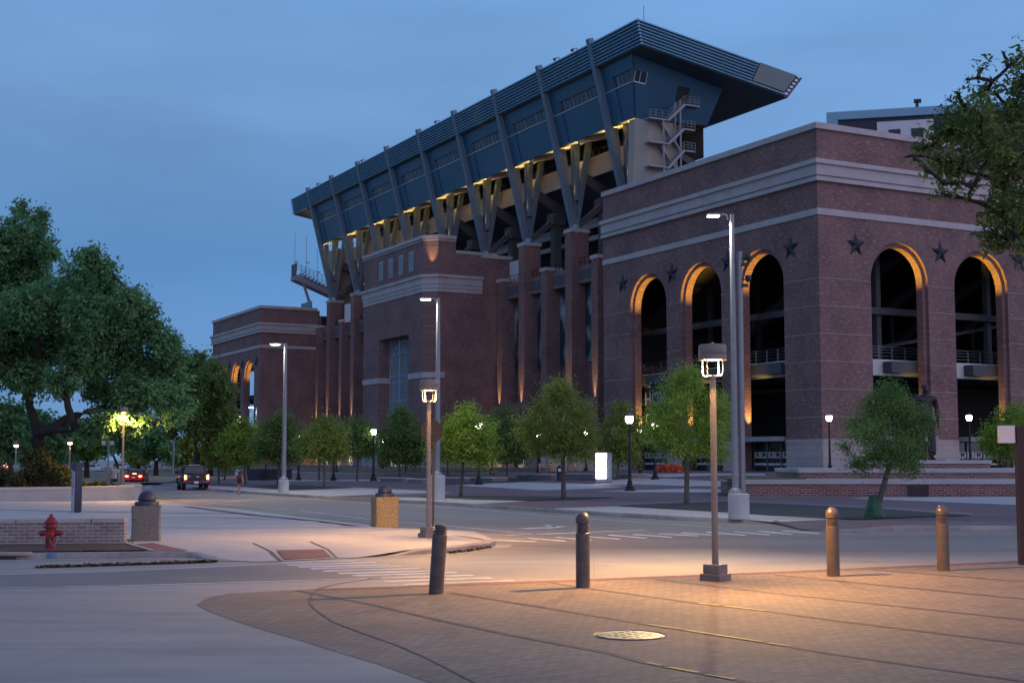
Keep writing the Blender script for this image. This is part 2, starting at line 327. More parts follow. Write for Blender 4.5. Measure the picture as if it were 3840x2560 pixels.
# ------------------------------------------------------------------ mesh helpers
class MB:
    def __init__(self): self.bm = bmesh.new()
    def box(self, a, b, bevel=0.0, seg=2):
        a = Vector(a); b = Vector(b); c = (a + b) / 2; d = b - a
        r = bmesh.ops.create_cube(self.bm, size=1.0, matrix=Matrix.Translation(c) @ Matrix.Diagonal((abs(d.x), abs(d.y), abs(d.z), 1)))
        if bevel > 0:
            vs = r['verts']; es = list({e for v in vs for e in v.link_edges})
            bmesh.ops.bevel(self.bm, geom=es, offset=bevel, segments=seg, profile=0.5, affect='EDGES')
        return self
    def boxm(self, size, mtx, bevel=0.0, seg=2):
        r = bmesh.ops.create_cube(self.bm, size=1.0, matrix=mtx @ Matrix.Diagonal((size[0], size[1], size[2], 1)))
        if bevel > 0:
            vs = r['verts']; es = list({e for v in vs for e in v.link_edges})
            bmesh.ops.bevel(self.bm, geom=es, offset=bevel, segments=seg, profile=0.5, affect='EDGES')
        return self
    def poly(self, pts):
        vs = [self.bm.verts.new(p) for p in pts]
        self.bm.faces.new(vs); return self
    def prism(self, pts0, pts1):
        a = [self.bm.verts.new(p) for p in pts0]; b = [self.bm.verts.new(p) for p in pts1]
        n = len(a)
        self.bm.faces.new(a); self.bm.faces.new(b[::-1])
        for i in range(n): self.bm.faces.new((a[i], b[i], b[(i + 1) % n], a[(i + 1) % n]))
        return self
    def tube(self, p0, p1, r0, r1=None, n=10, caps=True):
        r1 = r0 if r1 is None else r1
        return self.path([p0, p1], [r0, r1], n, caps)
    def path(self, pts, rad, n=10, caps=True):
        pts = [Vector(p) for p in pts]
        if not isinstance(rad, (list, tuple)): rad = [rad] * len(pts)
        rings = []
        ref = Vector((0.31, 0.95, 0.04))
        for i, p in enumerate(pts):
            if i == 0: d = pts[1] - p
            elif i == len(pts) - 1: d = p - pts[i - 1]
            else: d = (pts[i + 1] - p).normalized() + (p - pts[i - 1]).normalized()
            d.normalize()
            rr = ref if abs(d.dot(ref)) < 0.95 else Vector((1, 0, 0))
            u = d.cross(rr).normalized(); w = d.cross(u)
            rings.append([self.bm.verts.new(p + (u * cos(2 * pi * k / n) + w * sin(2 * pi * k / n)) * rad[i]) for k in range(n)])
        for a, b in zip(rings[:-1], rings[1:]):
            for k in range(n): self.bm.faces.new((a[k], a[(k + 1) % n], b[(k + 1) % n], b[k]))
        if caps:
            self.bm.faces.new(rings[0][::-1]); self.bm.faces.new(rings[-1])
        return self
    def beam(self, p0, p1, w, d, up=(1, 0, 0), w1=None, d1=None):
        p0 = Vector(p0); p1 = Vector(p1); ax = (p1 - p0).normalized()
        u = Vector(up); u = (u - ax * u.dot(ax)).normalized(); v = ax.cross(u)
        w1 = w if w1 is None else w1; d1 = d if d1 is None else d1
        f = lambda p, w, d: [p + u * (d / 2) + v * (w / 2), p - u * (d / 2) + v * (w / 2), p - u * (d / 2) - v * (w / 2), p + u * (d / 2) - v * (w / 2)]
        return self.prism(f(p0, w, d), f(p1, w1, d1))
    def lathe(self, prof, n=24, c=(0, 0, 0), caps=True):
        c = Vector(c); rings = []
        for r, z in prof:
            if r < 1e-5: rings.append([self.bm.verts.new(c + Vector((0, 0, z)))])
            else: rings.append([self.bm.verts.new(c + Vector((r * cos(2 * pi * k / n), r * sin(2 * pi * k / n), z))) for k in range(n)])
        for a, b in zip(rings[:-1], rings[1:]):
            if len(a) == 1 and len(b) == 1: continue
            for k in range(n):
                if len(a) == 1: self.bm.faces.new((a[0], b[(k + 1) % n], b[k]))
                elif len(b) == 1: self.bm.faces.new((a[k], a[(k + 1) % n], b[0]))
                else: self.bm.faces.new((a[k], a[(k + 1) % n], b[(k + 1) % n], b[k]))
        if caps:
            if len(rings[0]) > 1: self.bm.faces.new(rings[0][::-1])
            if len(rings[-1]) > 1: self.bm.faces.new(rings[-1])
        return self

def obj(name, mb, m, parent=None, smooth=False, recalc=True, loc=None):
    me = bpy.data.meshes.new(name)
    if isinstance(mb, MB):
        if recalc: bmesh.ops.recalc_face_normals(mb.bm, faces=mb.bm.faces[:])
        mb.bm.to_mesh(me); mb.bm.free()
    else:
        me = mb; me.name = name
    me.materials.clear(); me.materials.append(m)
    if smooth:
        me.polygons.foreach_set('use_smooth', [True] * len(me.polygons))
        if smooth != 'all': me.set_sharp_from_angle(angle=radians(40))
    o = bpy.data.objects.new(name, me); COL.objects.link(o)
    if parent is not None: o.parent = parent
    if loc is not None: o.location = loc
    return o

def tag(o, label, cat, group=None):
    o['label'] = label; o['category'] = cat
    if group: o['group'] = group
    return o

def thing(name, label, cat, loc=(0, 0, 0), rotz=0.0, group=None, scale=1.0):
    o = bpy.data.objects.new(name, None); COL.objects.link(o)
    o.empty_display_size = 0.3
    o.location = loc; o.rotation_euler = (0, 0, rotz); o.scale = (scale, scale, scale)
    return tag(o, label, cat, group)

def struct(name, mb, m, **kw):
    o = obj(name, mb, m, **kw); o['kind'] = 'structure'; return o

def stuff(name, mb, m, label=None, cat=None, **kw):
    o = obj(name, mb, m, **kw); o['kind'] = 'stuff'
    if label: tag(o, label, cat)
    return o

def copy_tree(o, parent=None):
    c = o.copy(); COL.objects.link(c); c.parent = parent
    for ch in list(o.children): copy_tree(ch, c)
    return c

def dup(root, loc, label, rotz=None, scale=None, group=None):
    c = copy_tree(root); c.location = loc; c['label'] = label
    if rotz is not None: c.rotation_euler = (0, 0, rotz)
    if scale is not None: c.scale = (scale, scale, scale)
    if group: c['group'] = group
    return c

def spot(loc, target, power, col, angle=120, blend=0.6, radius=0.1, parent=None):
    d = bpy.data.lights.new('spot_light', 'SPOT'); d.energy = power; d.color = col
    d.spot_size = radians(angle); d.spot_blend = blend; d.shadow_soft_size = radius
    o = bpy.data.objects.new('spot_light', d); COL.objects.link(o); o.location = loc
    o.rotation_euler = (Vector(target) - Vector(loc)).to_track_quat('-Z', 'Y').to_euler()
    if parent is not None: o.parent = parent
    return o

def point(loc, power, col, radius=0.1, parent=None):
    d = bpy.data.lights.new('point_light', 'POINT'); d.energy = power; d.color = col; d.shadow_soft_size = radius
    o = bpy.data.objects.new('point_light', d); COL.objects.link(o); o.location = loc
    if parent is not None: o.parent = parent
    return o

def text_mesh(name, body, size, m, parent, mtx, depth=0.02, align='CENTER', bold=0.0, sx=1.0):
    cu = bpy.data.curves.new(name, 'FONT'); cu.body = body; cu.size = size; cu.extrude = depth; cu.align_x = align; cu.align_y = 'CENTER'
    cu.offset = bold
    t = bpy.data.objects.new(name, cu); COL.objects.link(t)
    dg = bpy.context.evaluated_depsgraph_get()
    me = bpy.data.meshes.new_from_object(t.evaluated_get(dg))
    bpy.data.objects.remove(t)
    if sx != 1.0: me.transform(Matrix.Diagonal((sx, 1, 1, 1)))
    me.transform(mtx)
    return obj(name, me, m, parent)
WARM = (1.0, 0.64, 0.30)
SODIUM = (1.0, 0.52, 0.16)
# ------------------------------------------------------------------ ground and paving
def flat_sheet(name, pts, z, m, cut=0.0, plaza=False, off=0.03):
    """a polygon of paving; on the plaza it follows the terrain"""
    bm = bmesh.new()
    P = [Vector((p[0], p[1], 0)) for p in pts]
    vs = [bm.verts.new(p) for p in P]
    for tri in tessellate_polygon([P]): bm.faces.new([vs[i] for i in tri])
    if plaza:
        xs = [p.x for p in P]; ys = [p.y for p in P]
        stp = 1.5
        for ax, lo, hi in ((0, min(xs), max(xs)), (1, min(ys), max(ys))):
            k = lo + stp
            while k < hi:
                co = Vector((0, 0, 0)); no = Vector((0, 0, 0)); co[ax] = k; no[ax] = 1
                bmesh.ops.bisect_plane(bm, geom=bm.verts[:] + bm.edges[:] + bm.faces[:], plane_co=co, plane_no=no)
                k += stp
        for v in bm.verts:
            v.co.y = max(v.co.y, curb_y(v.co.x) + 0.165)
            v.co.z = pz(v.co.x, v.co.y) + off
    else:
        for v in bm.verts: v.co.z = z
    for f in bm.faces:
        if f.normal.z < 0: f.normal_flip()
    mb = MB(); mb.bm.free(); mb.bm = bm
    bm.normal_update()
    for f in bm.faces:
        if f.normal.z < 0: f.normal_flip()
    return struct(name, mb, m, recalc=False)

def strip(name, pl, w, z, m, kind=True):
    """a painted or paved line along a polyline of ground points"""
    mb = MB(); pl = [Vector((p[0], p[1], 0)) for p in pl]
    L, R = [], []
    for i, p in enumerate(pl):
        d = (pl[min(i + 1, len(pl) - 1)] - pl[max(i - 1, 0)]).normalized()
        nrm = Vector((-d.y, d.x, 0))
        L.append(mb.bm.verts.new((p + nrm * w / 2) + Vector((0, 0, z)))); R.append(mb.bm.verts.new((p - nrm * w / 2) + Vector((0, 0, z))))
    for i in range(len(pl) - 1): mb.bm.faces.new((R[i], R[i + 1], L[i + 1], L[i]))
    o = struct(name, mb, m, recalc=False)
    return o

def quad_join(name, polys, z, m):
    mb = MB()
    for q in polys: mb.poly([(p[0], p[1], z) for p in q])
    bmesh.ops.recalc_face_normals(mb.bm, faces=mb.bm.faces[:])
    mb.bm.normal_update()
    for f in mb.bm.faces:
        if f.normal.z < 0: f.normal_flip()
    return struct(name, mb, m, recalc=False)

def gl(*p): return [gz(x, y) for x, y in p]

# the ground: one sheet to the horizon; the streets lie on it
mb = MB(); R = 2600
xs = [-R, -600, -150, -60, 0, 60, 150, 600, R]; ys = [-300, -60, 0, 30, 60, 100, 200, 500, 1200, 3500]
vv = [[mb.bm.verts.new((x, y, 0)) for x in xs] for y in ys]
for j in range(len(ys) - 1):
    for i in range(len(xs) - 1): mb.bm.faces.new((vv[j][i], vv[j][i + 1], vv[j + 1][i + 1], vv[j + 1][i]))
struct('ground', mb, M['street'], recalc=False)

# main street: a slightly darker lane surface
curb_px = [(60, 1786), (300, 1797), (480, 1806), (600, 1815), (690, 1825), (765, 1834), (900, 1845), (1045, 1855), (1290, 1871), (1392, 1876), (1600, 1885), (1760, 1896), (2080, 1917), (2300, 1931),
           (2570, 1947), (2780, 1955), (2911, 1963), (3002, 1984), (3219, 1992), (3386, 1983), (3600, 1984), (3839, 1985), (4600, 1990), (6000, 1998)]
curb = [gz(x, y, 0.05) * 1.0 for x, y in curb_px]
for c_ in curb: c_.z = 0
ROAD = flat_sheet('road', [Vector((-140, 150, 0)), Vector((-150, 60, 0))] + gl((-600, 1882), (540, 1882), (640, 1890), (800, 1904), (1147, 1943), (1384, 1971), (1547, 1986), (1776, 1996), (2000, 2003), (2600, 2012), (3300, 2010), (4600, 2012), (6000, 2015)) + [curb[-1], curb[-2]] + list(reversed(curb[:-2])) , 0.004, M['asphalt'])

# stadium plaza, following the terrain outward from the kerb
def dense(pl, step):
    out = []
    for a, b in zip(pl[:-1], pl[1:]):
        n = max(1, int((b - a).length / step))
        for k in range(n): out.append(a + (b - a) * k / n)
    out.append(pl[-1]); return out
cd = dense(curb, 2.0)
ds = [0, 0.12] + list(np.arange(2, 40, 2.0)) + list(np.arange(40, 130, 3.0)) + list(np.arange(130, 420, 14.0))
lowA, lowB = gz(2790, 1956).x, gz(3240, 1990).x
def curb_y(x):
    for a, b in zip(curb[:-1], curb[1:]):
        if a.x <= x <= b.x: return a.y + (b.y - a.y) * (x - a.x) / (b.x - a.x)
    return curb[0].y if x < curb[0].x else curb[-1].y
def pz(x, y):
    z = terr(x, y)
    if lowA < x < lowB:
        e = smooth01(min(x - lowA, lowB - x) / 1.2)
        d = max(0, y - curb_y(x)); f = smooth01(d / 2.5)
        z = z * (1 - e) + e * (z * f + 0.01 * (1 - f))
    return z
mb = MB(); prev = None
low_ranges = [(2780, 3260)]
for p in cd:
    colv = []
    for d in ds:
        y = p.y + d
        z = pz(p.x, y)
        colv.append(mb.bm.verts.new((p.x, y, z)))
    if prev:
        for k in range(len(ds) - 1): mb.bm.faces.new((prev[k], colv[k], colv[k + 1], prev[k + 1]))
    prev = colv
mb.bm.normal_update()
for f in mb.bm.faces:
    if f.normal.z < 0: f.normal_flip()
PLAZA = struct('pavement', mb, M['plaza'], recalc=False)

def kerb_line(name, pl, h=0.14, w=0.17, low=None):
    mb = MB(); rings = []
    for i, p in enumerate(pl):
        d = (pl[min(i + 1, len(pl) - 1)] - pl[max(i - 1, 0)]); d.z = 0; d.normalize()
        n = Vector((-d.y, d.x, 0))
        hh = h
        if low and low[0] < p.x < low[1]:
            e = min(p.x - low[0], low[1] - p.x); hh = max(0.025, h * (1 - smooth01(e / 1.5)))
        q = Vector((p.x, p.y, 0))
        prof = [(-0.03, 0.0), (-0.015, hh * 0.75), (0.02, hh), (w, hh), (w, -0.05)]
        rings.append([mb.bm.verts.new(q + n * a + Vector((0, 0, b))) for a, b in prof])
    for a, b in zip(rings[:-1], rings[1:]):
        for k in range(4): mb.bm.faces.new((a[k], b[k], b[k + 1], a[k + 1]))
    return struct(name, mb, M['kerb'], smooth=True)
kerb_line('kerb', dense(curb, 1.0), 0.155, 0.17, (lowA - 0.5, lowB))

def PS(name, m, *p, off=0.014):
    return flat_sheet(name, [gp(x, y) for x, y in p], 0, m, plaza=True, off=off)

PS('pavement', M['walk'], (560, 1806), (690, 1818), (800, 1822), (931, 1827), (1090, 1838), (1323, 1827), (1413, 1831), (1603, 1840), (1700, 1847), (1603, 1850), (1401, 1854), (1195, 1863), (1045, 1852), (900, 1842), (765, 1831.5), (690, 1822.5), (600, 1813))
PS('pavement', M['walk'], (1392, 1873), (1484, 1864), (1657, 1868), (1983, 1879), (1781, 1890), (1760, 1892), (1600, 1882))
PS('pavement', M['walk'], (2070, 1912), (2080, 1906), (2309, 1898), (2733, 1922), (2880, 1933), (3157, 1947), (2911, 1958), (2780, 1951), (2570, 1943), (2300, 1927))
PS('pavement', M['walk2'], (1696, 1819), (1830, 1812), (1964, 1807), (2160, 1812.5), (2339, 1826), (2160, 1834), (2022, 1838), (1827, 1826))
PS('pavement', M['walk2'], (2293, 1799), (2390, 1793), (2504, 1794), (2665, 1803), (2900, 1812), (2790, 1826), (2670, 1822), (2585, 1823), (2367, 1814), (2293, 1812))
PS('pavement', M['walk2'], (2229, 1841), (2378, 1837), (2573, 1832), (2670, 1835), (2790, 1838), (2790, 1846), (2670, 1846), (2367, 1845))
PS('pavement', M['walk2'], (2367, 1784), (2481, 1776), (2665, 1774), (2870, 1776), (2870, 1782), (2665, 1782), (2510, 1789))
PS('pavement', M['walk2'], (1085, 1803), (1390, 1804.5), (1480, 1800), (1395, 1796), (1200, 1799), (1085, 1798))
PS('pavement', M['walk2'], (3180, 1868), (3260, 1865), (3827, 1862), (4300, 1862), (4300, 1900), (3827, 1894), (3615, 1886))
PS('planting_bed', M['bed'], (931, 1826), (1010, 1819), (1086, 1818), (1327, 1829), (1200, 1834), (1090, 1838), off=0.026)
PS('planting_bed', M['bed'], (1567, 1863), (1740, 1859), (1950, 1860), (2160, 1863), (2309, 1865), (2160, 1872), (1983, 1878), (1800, 1874), (1657, 1868), off=0.026)
PS('planting_bed', M['bed'], (2309, 1897), (2500, 1889), (2696, 1882), (2880, 1889), (3040, 1896), (3320, 1912), (3647, 1933), (3430, 1940), (3219, 1949), (3040, 1941), (2880, 1932), (2733, 1921), (2520, 1909), off=0.026)
PS('planting_bed', M['bed'], (1638, 1812), (1850, 1799), (1907, 1792), (2051, 1797.5), (1964, 1805.5), (1696, 1816), off=0.026)
PS('planting_bed', M['bed'], (2165, 1793), (2325, 1792), (2290, 1797), (2165, 1800), off=0.026)
strip('bed_edging', [gp(2309, 1895) + Vector((0, 0, 0))] + [gp(x, y) for x, y in ((2500, 1887), (2696, 1880), (2880, 1887), (3040, 1894), (3320, 1909), (3647, 1932))], 0.16, 0.19, M['walk'])
PS('lawn', M['grass'], (1030, 1772), (1230, 1760), (1640, 1757), (2010, 1757), (2010, 1764), (1640, 1769), (1300, 1770), off=0.06)
flat_sheet('lawn', [Vector((-60, 240, 0)), Vector((-36, 150, 0)), Vector((-30, 118, 0)), Vector((-45, 118, 0)), Vector((-75, 240, 0))], 0.2, M['field'])
flat_sheet('field', [Vector((-400, 175, 0)), Vector((-62, 175, 0)), Vector((-62, 420, 0)), Vector((-400, 420, 0))], 0.01, M['field'])
strip('kerb', [gz(540, 1800) * 1.0, gz(700, 1800.5), gz(900, 1803)], 0.25, 0.2, M['kerb'])

# street paint
W = M['paint_white']
strip('road_marking', gl((640, 1838), (800, 1850), (1100, 1866), (1384, 1887), (1760, 1908), (2080, 1936), (2386, 1957), (2700, 1978)), 0.12, 0.009, W)
strip('road_marking', gl((610, 1867), (800, 1886), (960, 1900), (1086, 1911)), 0.13, 0.009, W)
strip('road_marking', gl((1127, 1914), (1240, 1928), (1384, 1947), (1700, 1973), (1920, 1995), (2010, 2004)), 0.13, 0.009, W)
strip('road_marking', gl((545, 1829), (570, 1818), (640, 1808), (690, 1806)), 0.14, 0.009, W)
strip('road_marking', gl((545, 1829), (620, 1835)), 0.14, 0.009, W)
strip('road_marking', gl((640, 1860), (750, 1857)), 0.35, 0.009, W)
strip('road_marking', gl((845, 1881), (945, 1876)), 0.3, 0.009, W)
strip('road_marking', gl((2042, 1963), (2200, 1972), (2369, 1983)), 0.09, 0.009, M['paint_yellow'])
# turn arrow
strip('road_marking', gl((1955, 1982), (2080, 1977)), 0.55, 0.009, W)
quad_join('road_marking', [gl((2070, 1971), (2128, 1974), (2050, 1983), (2050, 1979)), gl((2035, 1968), (2076, 1968.5), (2090, 1975), (2050, 1974))], 0.010, W)
strip('road_marking', gl((1900, 2007), (2150, 1998), (2420, 1987)), 0.28, 0.009, W)
# far zebra crossing
zs = []
for x0, y0, x1, y1 in [(1850, 2025, 2015, 2031), (1988, 2018, 2125, 2029), (2090, 2014.5, 2222, 2025), (2190, 2011, 2330, 2021), (2287, 2005.5, 2430, 2018), (2381, 2003.5, 2524, 2014.5), (2475, 2000.5, 2622, 2009.5), (2561, 1997.5, 2700, 2008), (2655, 1994.5, 2800, 2007), (2760, 1993, 2890, 2005), (2850, 1991, 2975, 2003), (2940, 1990, 3075, 2000)]:
    zs.append([gz(x0, y0 - 1.4), gz(x1, y1 - 1.4), gz(x1 - 8, y1 + 2.2), gz(x0 - 12, y0 + 2.0)])
quad_join('zebra_crossing', zs, 0.010, W)
# near zebra crossing: bars along the cross street
zs = []
for x0, y0, x1, y1 in [(1040, 2109, 1330, 2101), (1072, 2117, 1405, 2108), (1113, 2124.5, 1456, 2116), (1160, 2132, 1500, 2122), (1205, 2140.5, 1570, 2130), (1262, 2149, 1640, 2139), (1315, 2158, 1707, 2145.5), (1376, 2168, 1768, 2155.5), (1437, 2179.5, 1838, 2165.5), (1507, 2191.5, 1925, 2176)]:
    zs.append([gz(x0, y0 - 1.6), gz(x1, y1 - 1.6), gz(x1 + 10, y1 + 2.8), gz(x0 + 12, y0 + 3.0)])
quad_join('zebra_crossing', zs, 0.006, W)
strip('road_marking', gl((-300, 2160), (0, 2155), (400, 2143), (960, 2117)), 0.11, 0.006, W)
strip('road_marking', gl((-300, 2208), (0, 2204), (408, 2197), (960, 2181), (1327, 2169), (1430, 2166)), 0.13, 0.006, W)
flat_sheet('road', gl((-500, 2165), (0, 2157.5), (400, 2146), (960, 2120), (1100, 2117), (1380, 2160), (1330, 2167), (960, 2177), (408, 2194), (0, 2201), (-500, 2208)), 0.004, M['asphalt'])

# near paved apron
apron = gl((735, 2267), (770, 2243), (850, 2226), (960, 2219), (1080, 2213), (1193, 2207), (1500, 2197), (1920, 2181), (2161, 2172), (2880, 2143), (3835, 2101), (4800, 2060)) + [Vector((40, 14, 0)), Vector((40, -8, 0)), Vector((1, -8, 0)), Vector((0.4, 6, 0))] + gl((1900, 2680), (1613, 2560), (1421, 2491), (1246, 2438), (1100, 2393), (960, 2353), (860, 2320), (780, 2290))
APRON = flat_sheet('pavement', apron, 0.004, M['pavers'])
strip('paver_course', gl((1193, 2211), (1500, 2201), (1920, 2185.5), (2161, 2176.5), (2880, 2148), (3835, 2105), (4800, 2063)), 0.27, 0.008, M['paver_red'])
for i, ln in enumerate([[(1113, 2214), (1400, 2268), (1660, 2328), (1920, 2382), (2287, 2450), (2426, 2487), (2757, 2549), (3000, 2600)],
           [(1690, 2222), (1920, 2259), (2324, 2324), (2414, 2340), (2859, 2408), (3027, 2436), (3141, 2455), (3840, 2555), (4300, 2620)],
           [(2063, 2185), (2206, 2206), (2504, 2247), (2622, 2263), (2871, 2291), (3141, 2328), (3840, 2414), (4600, 2510)],
           [(2447, 2171), (2675, 2197), (2880, 2222), (3840, 2324), (4600, 2400)],
           [(2904, 2155), (3300, 2194), (3840, 2246), (4600, 2318)],
           [(3276, 2136), (3840, 2181), (4600, 2243)]]):
    strip('paver_course', gl(*ln), 0.11, 0.009, M['paver_dark'])
for ln in [[(2426, 2486), (2480, 2496)], [(2510, 2504), (2620, 2523)], [(2650, 2531), (2757, 2549)], [(2430, 2343), (2560, 2361)], [(2565, 2363), (2859, 2408)], [(2622, 2263), (2700, 2271)], [(2720, 2274), (2871, 2291)], [(2880, 2412), (2960, 2424)]]:
    strip('paint_line', gl(*ln), 0.075, 0.013, M['paint_yellow'])
strip('expansion_joint', gl((1193, 2208), (1170, 2230), (1160, 2255), (1175, 2280), (1246, 2331), (1360, 2374), (1490, 2420), (1600, 2468), (1695, 2516), (1790, 2565), (1900, 2640)), 0.035, 0.010, M['paver_dark'])
strip('expansion_joint', gl((1193, 2208), (1260, 2190), (1385, 2172)), 0.035, 0.010, M['paver_dark'])

# left pavement with its kerb ramp
out = [(-900, 2097, 1), (0, 2094, 1), (300, 2091, 1), (600, 2087, 1), (720, 2088, 1), (830, 2102, 0), (960, 2107, 0), (1041, 2105, 0), (1150, 2100, 0), (1266, 2094, 0), (1344, 2091, 0), (1450, 2084, 1), (1560, 2077, 1), (1670, 2069, 1),
       (1760, 2058, 1), (1833, 2048, 1), (1856, 2037, 0), (1840, 2018, 0), (1776, 1993, 0), (1700, 1989, 0), (1547, 1984, 0), (1384, 1969, 0), (1147, 1941, 0), (882, 1908, 0), (800, 1902, 0), (640, 1888, 0), (540, 1878, 0), (300, 1876, 0), (-900, 1876, 0)]
P = [gz(a, b) for a, b, c in out]
lowseg = [(P[i], P[i + 1]) for i in range(len(out) - 1) if out[i][2] == 0 and out[i + 1][2] == 0]
def dseg(p, a, b):
    ab = b - a; k = max(0, min(1, (p - a).dot(ab) / ab.dot(ab))); return (p - a - ab * k).length
def zleft(p):
    q = Vector((p.x, p.y, 0)); d = min(dseg(q, a, b) for a, b in lowseg)
    return 0.014 + 0.10 * smooth01(d / 1.6)
bm = bmesh.new(); vs = [bm.verts.new(p) for p in P]
for tri in tessellate_polygon([P]): bm.faces.new([vs[i] for i in tri])
for ax, lo, hi, stp in ((0, -30, 2, 1.1), (1, 30, 68, 1.1)):
    k = lo
    while k < hi:
        co = Vector((0, 0, 0)); no = Vector((0, 0, 0)); co[ax] = k; no[ax] = 1
        bmesh.ops.bisect_plane(bm, geom=bm.verts[:] + bm.edges[:] + bm.faces[:], plane_co=co, plane_no=no); k += stp
for v in bm.verts: v.co.z = zleft(v.co)
bm.normal_update()
for f in bm.faces:
    if f.normal.z < 0: f.normal_flip()
mb = MB(); mb.bm.free(); mb.bm = bm
LPAVE = struct('pavement', mb, M['walk'], recalc=False, smooth='all')
def lsheet(name, m, pts, off=0.006):
    o = flat_sheet(name, pts, 0, m)
    bm = bmesh.new(); bm.from_mesh(o.data)
    for ax in (0, 1):
        c = [v.co[ax] for v in bm.verts]; k = min(c) + 0.5
        while k < max(c):
            co = Vector((0, 0, 0)); no = Vector((0, 0, 0)); co[ax] = k; no[ax] = 1
            bmesh.ops.bisect_plane(bm, geom=bm.verts[:] + bm.edges[:] + bm.faces[:], plane_co=co, plane_no=no); k += 0.7
    for v in bm.verts: v.co.z = zleft(v.co) + off
    bm.to_mesh(o.data); bm.free(); return o
def lstrip(name, m, pts, w, off=0.008):
    pl = dense(gl(*pts), 0.6)
    mb = MB(); L, Rr = [], []
    for i, p in enumerate(pl):
        d = (pl[min(i + 1, len(pl) - 1)] - pl[max(i - 1, 0)]); d.z = 0; d.normalize(); n = Vector((-d.y, d.x, 0)) * w / 2
        a, b = p + n, p - n
        L.append(mb.bm.verts.new((a.x, a.y, zleft(a) + off))); Rr.append(mb.bm.verts.new((b.x, b.y, zleft(b) + off)))
    for i in range(len(pl) - 1): mb.bm.faces.new((Rr[i], Rr[i + 1], L[i + 1], L[i]))
    return struct(name, mb, m, recalc=False)
def up(pts): return [(x, y - 0) for x, y in pts]
lstrip('paver_course', M['paver_dark'], [(-200, 1918), (0, 1921), (300, 1928), (640, 1934), (960, 1937)], 0.22)
lstrip('paver_course', M['paver_dark'], [(608, 1953), (800, 1951), (1000, 1957), (1094, 1957)], 0.13)
lstrip('paver_course', M['paver_dark'], [(690, 1907), (800, 1922), (960, 1943), (1208, 1964), (1340, 1984)], 0.42)
lstrip('paver_course', M['paver_dark'], [(468, 1991), (800, 1993), (1130, 1992), (1384, 1990)], 0.10)
lstrip('expansion_joint', M['paver_dark'], [(608, 1972), (900, 1975), (1250, 1980)], 0.03)
lstrip('expansion_joint', M['paver_dark'], [(700, 2030), (1100, 2022), (1500, 2016)], 0.025)
lstrip('expansion_joint', M['paver_dark'], [(949, 2053), (1052, 2104)], 0.06)
lstrip('expansion_joint', M['paver_dark'], [(1164, 2047), (1262, 2093)], 0.06)
lstrip('expansion_joint', M['paver_dark'], [(1164, 2048), (1290, 2049)], 0.02)
lsheet('tactile_paving', M['paver_red'], gl((1037, 2082), (1213, 2078), (1243, 2093), (1066, 2101)), 0.012)
lsheet('tactile_paving', M['paver_red'], gl((1690, 2016), (1800, 2022), (1822, 2030), (1770, 2024)), 0.012)
lsheet('brick_pad', M['paver_red'], gl((458, 2063), (572, 2052), (708, 2084), (580, 2086)), 0.010)
lstrip('edging', M['walk'], [(470, 2055), (575, 2086)], 0.10, 0.03)
mo = lsheet('mulch_bed', M['mulch'], gl((-500, 2060), (0, 2060), (465, 2052), (552, 2085), (300, 2088), (0, 2091), (-500, 2094)), 0.012)
bm = bmesh.new(); bm.from_mesh(mo.data)
for v in bm.verts: v.co.z += random.uniform(0, 0.035)
bm.to_mesh(mo.data); bm.free()
# kerb on the left with the gutter inlet
kl = dense(gl((-900, 2101), (0, 2098), (300, 2094.5), (600, 2090.5), (720, 2091.5), (800, 2098), (850, 2105)), 0.35)
mb = MB(); rings = []
xa = gz(850, 2105).x; xb = gz(690, 2090).x
for i, p in enumerate(kl):
    d = (kl[min(i + 1, len(kl) - 1)] - kl[max(i - 1, 0)]); d.z = 0; d.normalize(); n = Vector((-d.y, d.x, 0))
    k = 1.0 if p.x < xb else max(0.08, 1 - smooth01((p.x - xb) / (xa - xb)))
    rings.append([mb.bm.verts.new(Vector((p.x, p.y, 0)) + n * a + Vector((0, 0, b * k))) for a, b in ((-0.75, 0.006), (-0.10, 0.02), (-0.08, 0.105), (-0.04, 0.135), (0.16, 0.14), (0.16, -0.02))])
for a, b in zip(rings[:-1], rings[1:]):
    for k in range(5): mb.bm.faces.new((a[k], b[k], b[k + 1], a[k + 1]))
struct('kerb', mb, M['kerb'], smooth=True)
mb = MB(); p = gz(0, 2098)
mb.box((p.x - 1.2, p.y - 0.16, 0.02), (p.x + 0.36, p.y + 0.1, 0.085))
struct('gutter_inlet', mb, M['interior'])  # dark box stands in for the shaded mouth of the inlet
mb = MB(); mb.box((p.x - 1.2, p.y - 0.14, 0.088), (p.x + 0.66, p.y + 0.20, 0.165), 0.03)
struct('inlet_cover', mb, M['kerb'], smooth=True)
mb = MB()
for px in (188, 210):
    q = gz(px, 2096); mb.box((q.x - 0.04, q.y - 0.115, 0.02), (q.x + 0.03, q.y + 0.05, 0.146), 0.004)
struct('paint_marks', mb, M['blue_mark'])
